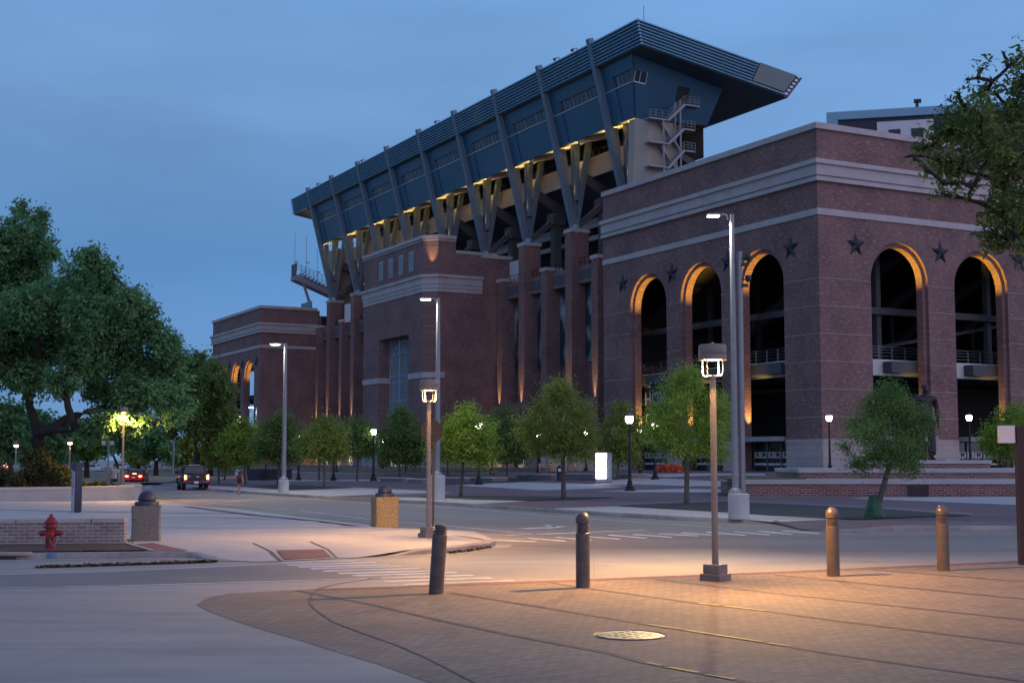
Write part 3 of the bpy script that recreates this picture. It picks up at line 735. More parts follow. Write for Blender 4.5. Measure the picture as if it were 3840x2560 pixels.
# nose kerb of the left pavement
kn = dense(gl((1430, 2088), (1500, 2084), (1560, 2079), (1670, 2072), (1760, 2061), (1833, 2051), (1853, 2041)), 0.2)
mb = MB(); rings = []
for i, p in enumerate(kn):
    d = (kn[min(i + 1, len(kn) - 1)] - kn[max(i - 1, 0)]); d.z = 0; d.normalize(); n = Vector((-d.y, d.x, 0))
    f = i / (len(kn) - 1); k = smooth01(f / 0.25) * smooth01((1 - f) / 0.06)
    rings.append([mb.bm.verts.new(Vector((p.x, p.y, 0)) + n * a + Vector((0, 0, 0.006 + b * k))) for a, b in ((-0.5, 0), (-0.07, 0.01), (-0.05, 0.10), (0.0, 0.125), (0.25, 0.125), (0.25, -0.02))])
for a, b in zip(rings[:-1], rings[1:]):
    for k in range(5): mb.bm.faces.new((a[k], b[k], b[k + 1], a[k + 1]))
struct('kerb', mb, M['kerb'], smooth=True)

# drifts of dead leaves along the kerbs: many small chips
def litter(name, pl, w, n, label, cat):
    rng = np.random.default_rng(len(pl) + n)
    pl = dense(pl, 0.1); mb = MB()
    for _ in range(n):
        p = pl[int(rng.integers(len(pl)))]; f = rng.random()
        q = Vector((p.x + rng.normal(0, 0.05), p.y + rng.normal(0, w * 0.4), 0.012 + abs(rng.normal(0, 0.02))))
        a = rng.random() * 6.28; s = 0.02 + 0.035 * rng.random(); t = rng.normal(0, 0.4)
        u = Vector((cos(a), sin(a), t * 0.5)) * s; v = Vector((-sin(a), cos(a), rng.normal(0, 0.4))) * s * 0.5
        mb.poly([q - u, q - v, q + u, q + v])
    return stuff(name, mb, M['leaf_dead'], label, cat, recalc=False)
M['leaf_dead'] = mat('dead_leaves', (0.13, 0.08, 0.035), 0.9, scale=15, var=0.6)
litter('leaf_litter', gl((150, 2128), (300, 2124), (560, 2116), (800, 2108)), 0.10, 2600, 'brown drift of dead leaves along the left kerb', 'leaf litter')
litter('leaf_litter', gl((1690, 2075), (1760, 2066), (1832, 2054)), 0.09, 900, 'brown drift of dead leaves along the lamplit pavement corner', 'leaf litter')

# manhole
mh = thing('manhole_cover', 'round worn iron manhole cover set in the tan pavers', 'manhole cover', gz(2361, 2383))
mb = MB(); mb.lathe([(0.0, 0.006), (0.44, 0.006), (0.455, 0.017), (0.47, 0.006)], 40, caps=False)
obj('frame_ring', mb, M['bollard_dark'], mh)
mb = MB(); mb.lathe([(0.0, 0.016), (0.40, 0.016), (0.41, 0.012)], 40, caps=False)
for i in range(-4, 5):
    for j in range(-4, 5):
        if hypot(i, j) < 4.2 and (i + j) % 2 == 0: mb.box((i * 0.085 - 0.03, j * 0.085 - 0.03, 0.015), (i * 0.085 + 0.03, j * 0.085 + 0.03, 0.021))
obj('cover_plate', mb, M['manhole'], mh)

# markings, paver courses and joints belong to the surface they lie on; beds are loose ground cover
_bed = ['dark soil bed beside the kerb under the round olive tree', 'dark soil bed under the bright tree and the big olive tree', 'long dark soil bed under the tree with the watering bag', 'dark soil bed before the angular benches', 'small dark soil bed right of the glowing kiosk']
_bi = 0
for o_ in list(COL.objects):
    if o_.get('kind') != 'structure' or o_.parent: continue
    n_ = o_.name.split('.')[0]
    par_ = None
    if n_ in ('road_marking', 'zebra_crossing'): par_ = ROAD
    elif n_ in ('paver_course', 'paint_line', 'expansion_joint', 'tactile_paving', 'brick_pad', 'edging', 'bed_edging', 'paint_marks', 'gutter_inlet', 'inlet_cover'):
        c_ = sum((v.co for v in o_.data.vertices), Vector()) / len(o_.data.vertices)
        par_ = PLAZA if n_ == 'bed_edging' else (APRON if c_.y < 29 and c_.x > -9 else LPAVE)
    elif n_ == 'planting_bed':
        o_['kind'] = 'stuff'; tag(o_, _bed[_bi], 'planting bed'); _bi += 1; continue
    elif n_ == 'mulch_bed':
        o_['kind'] = 'stuff'; tag(o_, 'brown bark mulch between the low brick wall and the kerb', 'mulch'); continue
    elif n_ == 'lawn':
        o_['kind'] = 'stuff'; tag(o_, 'mown grass strip above the long pale retaining wall' if 'lawn' == o_.name else 'far dry grass slope behind the pickup truck', 'lawn'); continue
    if par_ is not None:
        o_.parent = par_; del o_['kind']
# ------------------------------------------------------------------ the stadium; local x = t (into it), y = s (along the long front)
stad = thing('stadium', 'huge brick football stadium with lit arches, dark stars and a slanted steel stand roof', 'stadium', (CORN.x, CORN.y, 0), ROTZ)
ZB = 0.9
def face_map(kind, base):
    if kind == 't': return lambda u, z, d: (base + d, u, z)       # front facing -t, u along s
    if kind == 's': return lambda u, z, d: (u, base + d, z)       # front facing -s, u along t
    if kind == 'S': return lambda u, z, d: (u, base - d, z)       # front facing +s
def arched_wall(mb, P, u0, u1, z0, z1, ops, thick=1.25, nseg=20):
    """wall with stepped round arches: outer order, then the inner order, then the back face"""
    def sheet(d, grow, back=False):
        prev = u0
        for c, r, sp in ops:
            R = r + grow
            mb.poly([P(prev, z0, d), P(c - R, z0, d), P(c - R, z1, d), P(prev, z1, d)])
            for k in range(nseg):
                a0 = pi - pi * k / nseg; a1 = pi - pi * (k + 1) / nseg
                x0, x1 = c + R * cos(a0), c + R * cos(a1)
                mb.poly([P(x0, sp + R * sin(a0), d), P(x1, sp + R * sin(a1), d), P(x1, z1, d), P(x0, z1, d)])
            prev = c + R
        mb.poly([P(prev, z0, d), P(u1, z0, d), P(u1, z1, d), P(prev, z1, d)])
        # the sliver between spring line and jamb is covered since the arch meets the jamb at the spring
        for c, r, sp in ops:
            pass
    def outline(c, R, sp):
        return [(c - R, z0), (c - R, sp)] + [(c + R * cos(pi - pi * k / nseg), sp + R * sin(pi - pi * k / nseg)) for k in range(1, nseg)] + [(c + R, sp), (c + R, z0)]
    sheet(0.0, 0.42); sheet(thick, 0.0)
    for c, r, sp in ops:
        o1 = outline(c, r + 0.42, sp); o2 = outline(c, r, sp)
        for i in range(len(o1) - 1):
            (a, b), (c2, d2) = o1[i], o1[i + 1]; (e, f), (g, h) = o2[i], o2[i + 1]
            mb.poly([P(a, b, 0), P(c2, d2, 0), P(c2, d2, 0.38), P(a, b, 0.38)])
            mb.poly([P(a, b, 0.38), P(c2, d2, 0.38), P(g, h, 0.38), P(e, f, 0.38)])
            mb.poly([P(e, f, 0.38), P(g, h, 0.38), P(g, h, thick), P(e, f, thick)])
    mb.poly([P(u0, z1, 0), P(u1, z1, 0), P(u1, z1, thick), P(u0, z1, thick)])
def pieces(u0, u1, ops, z, extra=0.42):
    """solid stretches of an arched wall at height z"""
    res = []; prev = u0
    for c, r, sp in ops:
        R = r + extra
        h = R if z <= sp else (sqrt(max(0, R * R - (z - sp) ** 2)))
        if h > 0:
            res.append((prev, c - h)); prev = c + h
    res.append((prev, u1)); return res
def band_path(mb, path, z0, z1, proud, inset=0.0, sgn=1):
    """a string course along a polyline of (t, s) points; sgn picks the outer side"""
    n = len(path); off = []
    for i in range(n):
        nn = []
        for a, b in ((i - 1, i), (i, i + 1)):
            if 0 <= a and b < n:
                d = Vector(path[b]) - Vector(path[a]); d.normalize(); nn.append(Vector((d.y, -d.x)) * sgn)
        if len(nn) == 1: m = nn[0]; k = 1
        else:
            m = (nn[0] + nn[1]).normalized(); k = 1 / max(0.3, m.dot(nn[0]))
        off.append((Vector(path[i]) + m * proud * k, Vector(path[i]) - m * inset * k))
    for i in range(n - 1):
        a, b = off[i], off[i + 1]
        o0, i0, o1, i1 = a[0], a[1], b[0], b[1]
        f = lambda v, z: (v.x, v.y, z)
        mb.poly([f(o0, z0), f(o1, z0), f(o1, z1), f(o0, z1)])
        mb.poly([f(o0, z1), f(o1, z1), f(i1, z1), f(i0, z1)])
        mb.poly([f(o0, z0), f(i0, z0), f(i1, z0), f(o1, z0)])
    for v0, v1 in (off[0], off[-1]):
        mb.poly([(v0.x, v0.y, z0), (v0.x, v0.y, z1), (v1.x, v1.y, z1), (v1.x, v1.y, z0)])

def star_mesh(R=1.3, depth=0.35):
    mb = MB(); pts = []
    for k in range(10):
        a = pi / 2 + k * pi / 5; r = R if k % 2 == 0 else R * 0.41
        pts.append((r * cos(a), 0.0, r * sin(a)))
    for k in range(10): mb.poly([(0, -depth, 0), pts[k], pts[(k + 1) % 10]])
    for k in range(10):
        p, q = pts[k], pts[(k + 1) % 10]; mb.poly([p, q, (q[0], 0.06, q[2]), (p[0], 0.06, p[2])])
    return mb
star_me = None
def put_star(parent, t, s, z, axis):
    global star_me
    if star_me is None:
        o = obj('star', star_mesh(), M['star'], parent); star_me = o.data
    else:
        o = bpy.data.objects.new('star', star_me); COL.objects.link(o); o.parent = parent
    o.location = (t, s, z)
    o.rotation_euler = (0, 0, -pi / 2 if axis == 't' else (0 if axis == 's' else pi))
    return o

def stone_bands(parent, path, sgn):
    mb = MB(); band_path(mb, path, 34.5, 35.1, 0.28, 1.4, sgn); obj('coping', mb, M['limestone'], parent)
    mb = MB()
    band_path(mb, path, 30.98, 31.42, 0.62, 0, sgn); band_path(mb, path, 29.9, 30.98, 0.34, 0, sgn); band_path(mb, path, 29.3, 29.68, 0.42, 0, sgn); band_path(mb, path, 29.68, 29.9, 0.12, 0, sgn)
    obj('cornice', mb, M['limestone'], parent)
    mb = MB(); band_path(mb, path, 26.0, 26.64, 0.12, 0, sgn); obj('stone_band', mb, M['limestone'], parent)

JZ = [6.28, 8.98, 11.68, 14.37, 17.06, 19.76]
def courses_and_base(parent, P, u0, u1, ops):
    mb = MB()
    for z in JZ:
        for a, b in pieces(u0, u1, ops, z):
            for za, zb, pr in ((z - 0.02, z + 0.07, 0.045),):
                c = [P(a, za, -pr), P(b, za, -pr), P(b, zb, -pr), P(a, zb, -pr)]; d = [P(a, za, 0.02), P(b, za, 0.02), P(b, zb, 0.02), P(a, zb, 0.02)]
                mb.prism(c, d)
    obj('brick_course', mb, M['mortar_line'], parent)
    for a, b in pieces(u0, u1, ops, 2.0):
        mb = MB()
        for za, zb, pr in ((ZB - 0.3, 3.72, 0.06), (3.724, 4.18, 0.11)):
            c = [P(a, za, -pr), P(b, za, -pr), P(b, zb, -pr), P(a, zb, -pr)]; d = [P(a, za, 0.3), P(b, za, 0.3), P(b, zb, 0.3), P(a, zb, 0.3)]
            mb.prism(c, d)
        obj('stone_base', mb, M['stone_base'], parent)
M['mullion_blue'] = mat('blue_grey_mullion', (0.20, 0.26, 0.32), 0.5, 0.1, var=0.05)
M['strut_paint'] = mat('grey_blue_strut_paint', (0.12, 0.175, 0.225), 0.5, 0.1, var=0.06)
M['slat'] = brick_mat('blue_grey_vent_slats', (0.16, 0.21, 0.25), (0.17, 0.22, 0.26), (0.03, 0.04, 0.05), bw=9.0, bh=0.42, ms=0.09, stain=0.05)
M['mortar_line'] = mat('pale_mortar_course', (0.30, 0.23, 0.22), 0.9, var=0.15)

# --- near corner pavilion
NL, NT = 39.6, 84.0
opsL = [(9.1, 3.35, 20.05), (19.45, 3.35, 20.05), (29.8, 3.35, 20.05)]
opsR = [(10.44 + 11.4 * k, 3.45, 20.1) for k in range(7)]
PL, PR = face_map('t', 0.0), face_map('s', 0.0)
mb = MB()
arched_wall(mb, PL, 0, NL, ZB - 0.5, 34.6, opsL); arched_wall(mb, PR, 0, NT, ZB - 0.5, 34.6, opsR)
mb.poly([(0, NL, 0), (14, NL, 0), (14, NL, 34.6), (0, NL, 34.6)])
near = obj('corner_pavilion', mb, M['brick'], stad)
stone_bands(near, [(NT, 0), (0, 0), (0, NL)], -1)
courses_and_base(near, PL, 0, NL, opsL); courses_and_base(near, PR, 0, NT, opsR)
for s in (4.14, 14.47, 24.85, 35.15): put_star(near, -0.02, s, 23.25, 't')
for k in range(7): put_star(near, 4.75 + 11.38 * k, -0.02, 23.35, 's')
mb = MB()
mb.poly([(1.3, 1.3, 33.6), (NT, 1.3, 33.6), (NT, NL, 33.6), (1.3, NL, 33.6)])
mb.poly([(1.3, NL - 0.5, 0), (NT, NL - 0.5, 0), (NT, NL - 0.5, 13.0), (1.3, NL - 0.5, 13.0)])
mb.poly([(1.3, NL - 0.5, 13.9), (NT, NL - 0.5, 13.9), (NT, NL - 0.5, 33.6), (1.3, NL - 0.5, 33.6)])
mb.poly([(NT, 1.3, 0), (NT, NL, 0), (NT, NL, 33.6), (NT, 1.3, 33.6)])
mb.poly([(14, 14, 0), (NT, 14, 0), (NT, 14, 10), (14, 14, 10)]); mb.poly([(14, 14, 0), (14, NL, 0), (14, NL, 10), (14, 14, 10)])
for k in range(12): mb.box((6 + 7 * k, 26, 13.0), (6.5 + 7 * k, 26.4, 33))
for k in range(9):                                # sloping seating beams overhead
    mb.beam((16 + 8 * k, 4, 30), (16 + 8 * k, 36, 16), 0.9, 1.4)
mb.poly([(3, 5, 31), (NT, 5, 31), (NT, 36, 18), (3, 36, 18)])
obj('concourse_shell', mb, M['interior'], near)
mb = MB()
for k in range(9): mb.beam((14 + 8 * k, 3.5, 29), (14 + 8 * k, 30, 17), 0.7, 1.1); mb.beam((12 + 8 * k, 5, 12.4), (12 + 8 * k, 5, 30), 0.6, 0.6)
mb.box((4, 4.2, 17.2), (NT - 2, 4.6, 17.9)); mb.box((4.2, 5.5, 17.2), (4.6, NL - 2, 17.9)); mb.beam((5, 7, 12.5), (34, 7, 17.5), 2.2, 0.3)
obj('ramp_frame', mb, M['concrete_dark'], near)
# concourse slab seen through the arches
mb = MB()
mb.box((3.0, 3.0, 10.75), (NT, 3.5, 12.4)); mb.box((3.0, 3.5, 10.75), (3.5, NL - 0.6, 12.4))
obj('slab_edge', mb, M['white_panel'], near)
mb = MB(); mb.box((3.5, 3.5, 10.9), (NT - 0.5, 20, 11.3)); mb.box((3.5, 20, 10.9), (20, NL - 0.6, 11.3))
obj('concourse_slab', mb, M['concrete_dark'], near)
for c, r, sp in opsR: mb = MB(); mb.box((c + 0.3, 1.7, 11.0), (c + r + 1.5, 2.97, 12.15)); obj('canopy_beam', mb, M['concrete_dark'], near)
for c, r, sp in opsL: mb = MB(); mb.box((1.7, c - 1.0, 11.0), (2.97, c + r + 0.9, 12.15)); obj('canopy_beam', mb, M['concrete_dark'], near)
mb = MB()
for k in range(45): mb.box((3.2 + 1.8 * k, 3.2, 12.4), (3.3 + 1.8 * k, 3.3, 13.7))
for k in range(1, 20): mb.box((3.2, 3.2 + 1.8 * k, 12.4), (3.3, 3.3 + 1.8 * k, 13.7))
for z in (12.75, 13.1, 13.4, 13.7):
    mb.box((3.3, 3.23, z), (NT - 1, 3.27, z + 0.05)); mb.box((3.23, 3.3, z), (3.27, NL - 1, z + 0.05))
obj('railing', mb, M['gate_frame'], near)
def gates(parent, P, ops, sgn):
    for c, r, sp in ops:
        mb = MB()
        a = [P(c - r, ZB - 0.2, 1.6), P(c + r, ZB - 0.2, 1.6), P(c + r, 4.0, 1.6), P(c - r, 4.0, 1.6)]; b = [P(c - r, ZB - 0.2, 1.7), P(c + r, ZB - 0.2, 1.7), P(c + r, 4.0, 1.7), P(c - r, 4.0, 1.7)]
        mb.prism(a, b)
        g = obj('gate', mb, M['glass_dark'], parent)
        mb = MB(); n = 3; w = 2 * r / n
        for k in range(n + 1):
            u = c - r + k * w
            mb.prism([P(u - 0.06, ZB - 0.2, 1.45), P(u + 0.06, ZB - 0.2, 1.45), P(u + 0.06, 4.0, 1.45), P(u - 0.06, 4.0, 1.45)], [P(u - 0.06, ZB - 0.2, 1.59), P(u + 0.06, ZB - 0.2, 1.59), P(u + 0.06, 4.0, 1.59), P(u - 0.06, 4.0, 1.59)])
        obj('gate_frame', mb, M['gate_frame'], parent)
        mb = MB(); letters = []
        for k in range(n):
            for h in (0, 1):
                u0 = c - r + k * w + 0.1 + h * (w / 2 - 0.05); u1 = u0 + w / 2 - 0.15
                for z0, z1 in ((2.35, 3.0), (1.62, 1.84)):
                    mb.prism([P(u0, z0, 1.54), P(u1, z0, 1.54), P(u1, z1, 1.54), P(u0, z1, 1.54)], [P(u0, z0, 1.58), P(u1, z0, 1.58), P(u1, z1, 1.58), P(u0, z1, 1.58)])
                letters.append(((u0 + u1) / 2, 'AM'[h if sgn > 0 else 1 - h]))
        obj('gate_panel', mb, M['sign_white'], parent)
        for u, ch in letters:
            p = Vector(P(u, 2.675, 1.53)); px = Vector(P(u + 0.1, 2.675, 1.53)) - p
            ux = px.normalized() * sgn; n_ = Vector(P(u, 2.675, 1.0)) - p; n_.normalize()
            mtx = Matrix.Translation(p) @ Matrix(((ux.x, 0, n_.x, 0), (ux.y, 0, n_.y, 0), (0, 1, 0, 0), (0, 0, 0, 1)))
            text_mesh('letter', ch, 0.75, M['maroon'], parent, mtx, 0.004, bold=0.02)
        mb = MB()
        e = 0.0
        mb.prism([P(c - r + e, 4.02, -1.3), P(c + r - e, 4.02, -1.3), P(c + r - e, 4.5, -1.3), P(c - r + e, 4.5, -1.3)], [P(c - r + e, 4.1, 1.9), P(c + r - e, 4.1, 1.9), P(c + r - e, 4.5, 1.9), P(c - r + e, 4.5, 1.9)])
        obj('canopy', mb, M['concrete'], parent)
gates(near, PL, opsL, -1); gates(near, PR, opsR[:4], 1)
# banners hanging inside the last left-hand arch
mb = MB(); mb.box((1.45, 27.0, 5.2), (1.5, 32.9, 10.6)); obj('banner', mb, M['black'], near)
def wall_text(parent, name, body, size, t, s, z, m, sx=1.0, vertical=False, bold=0.02):
    # reads from the -t side: text x runs along -s, normal -t
    mtx = Matrix.Translation((t, s, z)) @ Matrix(((0, 0, -1, 0), (-1, 0, 0, 0), (0, 1, 0, 0), (0, 0, 0, 1)))
    if vertical: mtx = mtx @ Matrix.Rotation(-pi / 2, 4, 'Z')
    return text_mesh(name, body, size, m, parent, mtx, 0.01, sx=sx, bold=bold)
M['letter_grey'] = mat('grey_banner_letters', (0.30, 0.30, 0.32), 0.7, var=0.03)
wall_text(near, 'banner_lettering', 'HOME', 2.1, 1.42, 30.0, 9.2, M['letter_grey'], 0.95)
wall_text(near, 'banner_lettering', 'OF THE', 1.7, 1.42, 30.0, 6.9, M['letter_grey'], 0.9)
# lamps that wash the arch heads
for i, (c, r, sp) in enumerate(opsL):
    spot(PL(c - 0.8, 18.0, 0.9), PL(c + 2.4, sp + 2.0, 0.85), 3400, (1.0, 0.58, 0.09), 70, 0.9, 0.1, near)
    spot(PL(c + r - 0.6, 4.9, 0.9), PL(c + r + 0.3, 13.0, 0.9), 3600, (1.0, 0.60, 0.16), 50, 0.9, 0.05, near)
for i, (c, r, sp) in enumerate(opsR[:3]):
    spot(PR(c - 0.8, 18.0, 0.9), PR(c + 2.4, sp + 2.0, 0.85), 3900, (1.0, 0.60, 0.07), 70, 0.9, 0.1, near)
    spot(PR(c + r - 0.6, 4.9, 0.9), PR(c + r + 0.3, 11.0, 0.9), 2000, (1.0, 0.60, 0.16), 50, 0.9, 0.05, near)

# --- far pavilion
FA, FBk = 178.2, 215.8
opsF = [(186.2, 3.3, 20.05), (196.1, 3.3, 20.05), (206.1, 3.3, 20.05)]
opsE = [(10.4, 3.4, 20.05), (21.8, 3.4, 20.05)]
PE = face_map('S', FBk); PFr = face_map('s', FA)
mb = MB()
arched_wall(mb, PL, FA, FBk, ZB - 0.5, 34.6, opsF); arched_wall(mb, PE, 0, 34, ZB - 0.5, 34.6, opsE)
mb.poly([(0, FA, 0), (13.2, FA, 0), (13.2, FA, 34.6), (0, FA, 34.6)])
mb.poly([(13.2, FA, 0), (13.2, FA + 1, 0), (13.2, FA + 1, 34.6), (13.2, FA, 34.6)])
mb.poly([(0.5, FA + .5, 33.5), (34, FA + .5, 33.5), (34, FBk - .5, 33.5), (0.5, FBk - .5, 33.5)])
far = obj('corner_pavilion', mb, M['brick'], stad)
stone_bands(far, [(12.6, FA), (0, FA), (0, FBk), (34, FBk)], -1)
courses_and_base(far, PL, FA, FBk, opsF)
for s in (180.9, 191.1, 201.2, 211.3): put_star(far, -0.02, s, 23.25, 't')
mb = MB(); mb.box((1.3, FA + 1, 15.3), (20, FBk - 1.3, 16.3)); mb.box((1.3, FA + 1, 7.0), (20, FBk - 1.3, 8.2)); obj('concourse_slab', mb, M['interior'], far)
for c, r, sp in opsF:
    spot(PL(c - 0.8, 18.0, 0.9), PL(c + 2.2, sp + 1.8, 0.85), 3000, (1.0, 0.58, 0.12), 75, 0.9, 0.1, far)

# --- central block with chamfered corners
MA, MBk, CH = 93.8, 119.0, 1.8
s0, s1 = MA - CH, MBk + CH
mb = MB()
wa, wb, wz = 99.3, 111.9, 22.4
ZT = 37.2
q = lambda a, b, z0, z1: mb.poly([(a[0], a[1], z0), (b[0], b[1], z0), (b[0], b[1], z1), (a[0], a[1], z1)])
q((0, MA), (0, wa), 0, ZT); q((0, wb), (0, MBk), 0, ZT); q((0, wa), (0, wb), wz, ZT)
q((0, wa), (2.4, wa), 0, wz); q((0, wb), (2.4, wb), 0, wz); mb.poly([(0, wa, wz), (0, wb, wz), (2.4, wb, wz), (2.4, wa, wz)])
q((0, MA), (CH, s0), 0, ZT); q((0, MBk), (CH, s1), 0, ZT)
q((CH, s0), (4.9, s0), 0, ZT); q((CH, s1), (4.9, s1), 0, ZT); q((4.9, s0), (4.9, s1), 30, ZT)
q((4.9, s0), (12.5, s0), 0, 35.0); q((4.9, s1), (12.5, s1), 0, 35.0)
mb.poly([(4.9, s0, 35.0), (12.5, s0, 35.0), (12.5, s1, 35.0), (4.9, s1, 35.0)])
mb.poly([(0, MA, 36.6), (0, MBk, 36.6), (CH, s1, 36.6), (4.9, s1, 36.6), (4.9, s0, 36.6), (CH, s0, 36.6)])
mid = obj('central_block', mb, M['brick'], stad)
pathM = [(12.4, s0), (4.9, s0), (CH, s0), (0, MA), (0, MBk), (CH, s1), (4.9, s1), (12.4, s1)]
mb = MB(); band_path(mb, pathM[1:-1], 37.2, 37.75, 0.3, 0.4, -1); band_path(mb, pathM[1:-1], 36.85, 37.1, 0.12, 0, -1); band_path(mb, [(12.4, s0), (4.95, s0)], 35.0, 35.45, 0.15, 0.4, -1)
obj('coping', mb, M['limestone'], mid)
mb = MB()
for a, b, c in ((30.98, 31.42, 0.62), (29.9, 30.98, 0.34), (29.3, 29.9, 0.22), (28.7, 29.28, 0.12)): band_path(mb, [(9.6, s0)] + pathM[1:-1], a, b, c, 0, -1)
obj('cornice', mb, M['limestone'], mid)
mb = MB(); band_path(mb, [(0, wb + 0.02), (0, MBk), (CH, s1)], 15.05, 15.97, 0.12, 0, -1); band_path(mb, [(CH + 1.2, s0), (CH, s0), (0, MA), (0, wa - 0.02)], 15.05, 15.97, 0.12, 0, -1)
mb.box((0.05, wb - 0.14, 15.05), (2.2, wb + 0.0, 15.97))
obj('stone_band', mb, M['limestone'], mid)
mb = MB(); band_path(mb, [(0, wb + 0.02), (0, MBk), (CH, s1), (6, s1)], ZB - 0.3, 4.4, 0.1, 0, -1); band_path(mb, [(12, s0), (CH, s0), (0, MA), (0, wa - 0.02)], ZB - 0.3, 4.4, 0.1, 0, -1)
obj('stone_base', mb, M['stone_base'], mid)
# louvres
for k in range(4):
    s = 98.35 + 4.25 * k
    mb = MB()
    for i in range(16):
        z = 32.5 + i * 0.2
        mb.boxm((0.16, 1.75, 0.05), Matrix.Translation((-0.08, s, z)) @ Matrix.Rotation(radians(-35), 4, 'Y'))
    mb.box((-0.06, s - 0.9, 32.4), (-0.01, s + 0.9, 35.7))
    obj('louvre', mb, M['mullion'], mid)
# tall glazed bay
mb = MB(); mb.box((2.25, wa, 5.2), (2.32, wb, wz)); gw = obj('glass_bay', mb, M['glass_blue'], mid)
mb = MB()
for k in range(13):
    s = wa + 0.15 + k * (wb - wa - 0.3) / 12
    w = 0.17 if k % 4 == 0 else 0.035
    mb.box((1.95, s - w, 5.2), (2.24, s + w, wz))
for z in (6.5, 9.2, 12.0, 15.1, 16.2, 19.0, 20.0): mb.box((2.1, wa, z), (2.24, wb, z + 0.13))
cx_, rr = (wa + wb) / 2, (wb - wa) / 2 - 0.25
pts = [(2.05, cx_ + rr * cos(pi * k / 24), 15.9 + rr * sin(pi * k / 24)) for k in range(25)]
mb.path(pts, 0.12, 6)
obj('mullion', mb, M['mullion'], gw)
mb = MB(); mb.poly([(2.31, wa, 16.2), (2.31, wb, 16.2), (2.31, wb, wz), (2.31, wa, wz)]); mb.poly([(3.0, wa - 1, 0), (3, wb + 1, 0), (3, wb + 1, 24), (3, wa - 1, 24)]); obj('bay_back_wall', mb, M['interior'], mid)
# lit entrance with its lettered canopy
mb = MB(); mb.box((-2.6, wa - 1.0, 4.15), (2.2, wb + 1.2, 4.62)); ec = obj('entrance_canopy', mb, M['concrete'], mid)
mb = MB(); mb.box((2.0, wa + 0.1, ZB), (2.1, wb - 0.1, 4.1)); obj('lit_doors', mb, M['e_interior'], mid)
mb = MB()
for k in range(7): mb.box((1.7, wa + 0.2 + k * 1.98, ZB), (1.95, wa + 0.42 + k * 1.98, 4.5))
obj('door_frame', mb, M['limestone'], mid)
wall_text(ec, 'lit_lettering', 'HALL OF CHAMPIONS', 1.95, -2.3, 105.5, 5.36, M['e_sign'], 0.80, bold=0.012)
# uplight on the chamfer
spot((0.35, MA - 1.7, 31.7), (1.2, MA - 1.25, 37), 2200, WARM, 40, 0.9, 0.05, mid)

# --- recessed bays: brick piers, relief panels, spandrels
TP, TW = 12.0, 14.3
mb = MB(); mb.poly([(TW + 0.4, 40, 0), (TW + 0.4, 93, 0), (TW + 0.4, 93, 30.2), (TW + 0.4, 40, 30.2)]); mb.poly([(TW + 0.4, 119, 0), (TW + 0.4, 180, 0), (TW + 0.4, 180, 30.2), (TW + 0.4, 119, 30.2)])
mb.poly([(TW + 0.4, 40, 30.2), (30, 40, 30.2), (30, 180, 30.2), (TW + 0.4, 180, 30.2)])
bays = obj('bay_wall', mb, M['brick'], stad)
big = [54.2, 68.6, 83.1, 141.0, 155.5, 169.6]; small = [46.9, 61.3, 76.0, 90.5, 133.8, 148.2, 162.2, 176.3]
def pier(s, w, top, depth, parent, streak=True):
    mb = MB(); mb.box((TP, s - w / 2, 0.4), (TP + depth, s + w / 2, top))
    p = obj('brick_pier', mb, M['brick'], parent)
    mb = MB(); mb.box((TP - 0.15, s - w / 2 - 0.15, top), (TP + depth + 0.15, s + w / 2 + 0.15, top + 0.52)); obj('pier_cap', mb, M['limestone'], p)
    mb = MB(); mb.box((TP - 0.05, s - w / 2 - 0.05, 0.4), (TP + depth, s + w / 2 + 0.05, 2.75)); obj('pier_base', mb, M['limestone'], p)
    if streak:
        mb = MB(); mb.box((TP - 0.34, s - 0.12, 9.2), (TP - 0.02, s + 0.12, 9.45)); obj('uplight', mb, M['black'], p)
        spot((TP - 0.42, s, 9.5), (TP + 0.3, s, 18), 4200, (1.0, 0.60, 0.20), 24, 0.9, 0.03, p)
        point((TP - 0.9, s, 2.6), 110, WARM, 0.05, p)
    return p
for s in big:
    pier(s, 1.95, 35.4, 2.9, stad, s not in (54.2, 141.0))
for s in small: pier(s, 1.72, 30.6, 2.6, stad, s not in (46.9, 133.8, 148.2, 76.0))
mb = MB(); mb.box((9.6, s0 - 0.04, 0.4), (TP + 2.9, s0 + 3.4, 34.6)); pm = obj('brick_pier', mb, M['brick'], stad)
mb = MB(); mb.box((9.4, s0 - 0.2, 34.6), (TP + 3.1, s0 + 3.6, 35.15)); obj('pier_cap', mb, M['limestone'], pm)
allp = sorted(big + small)
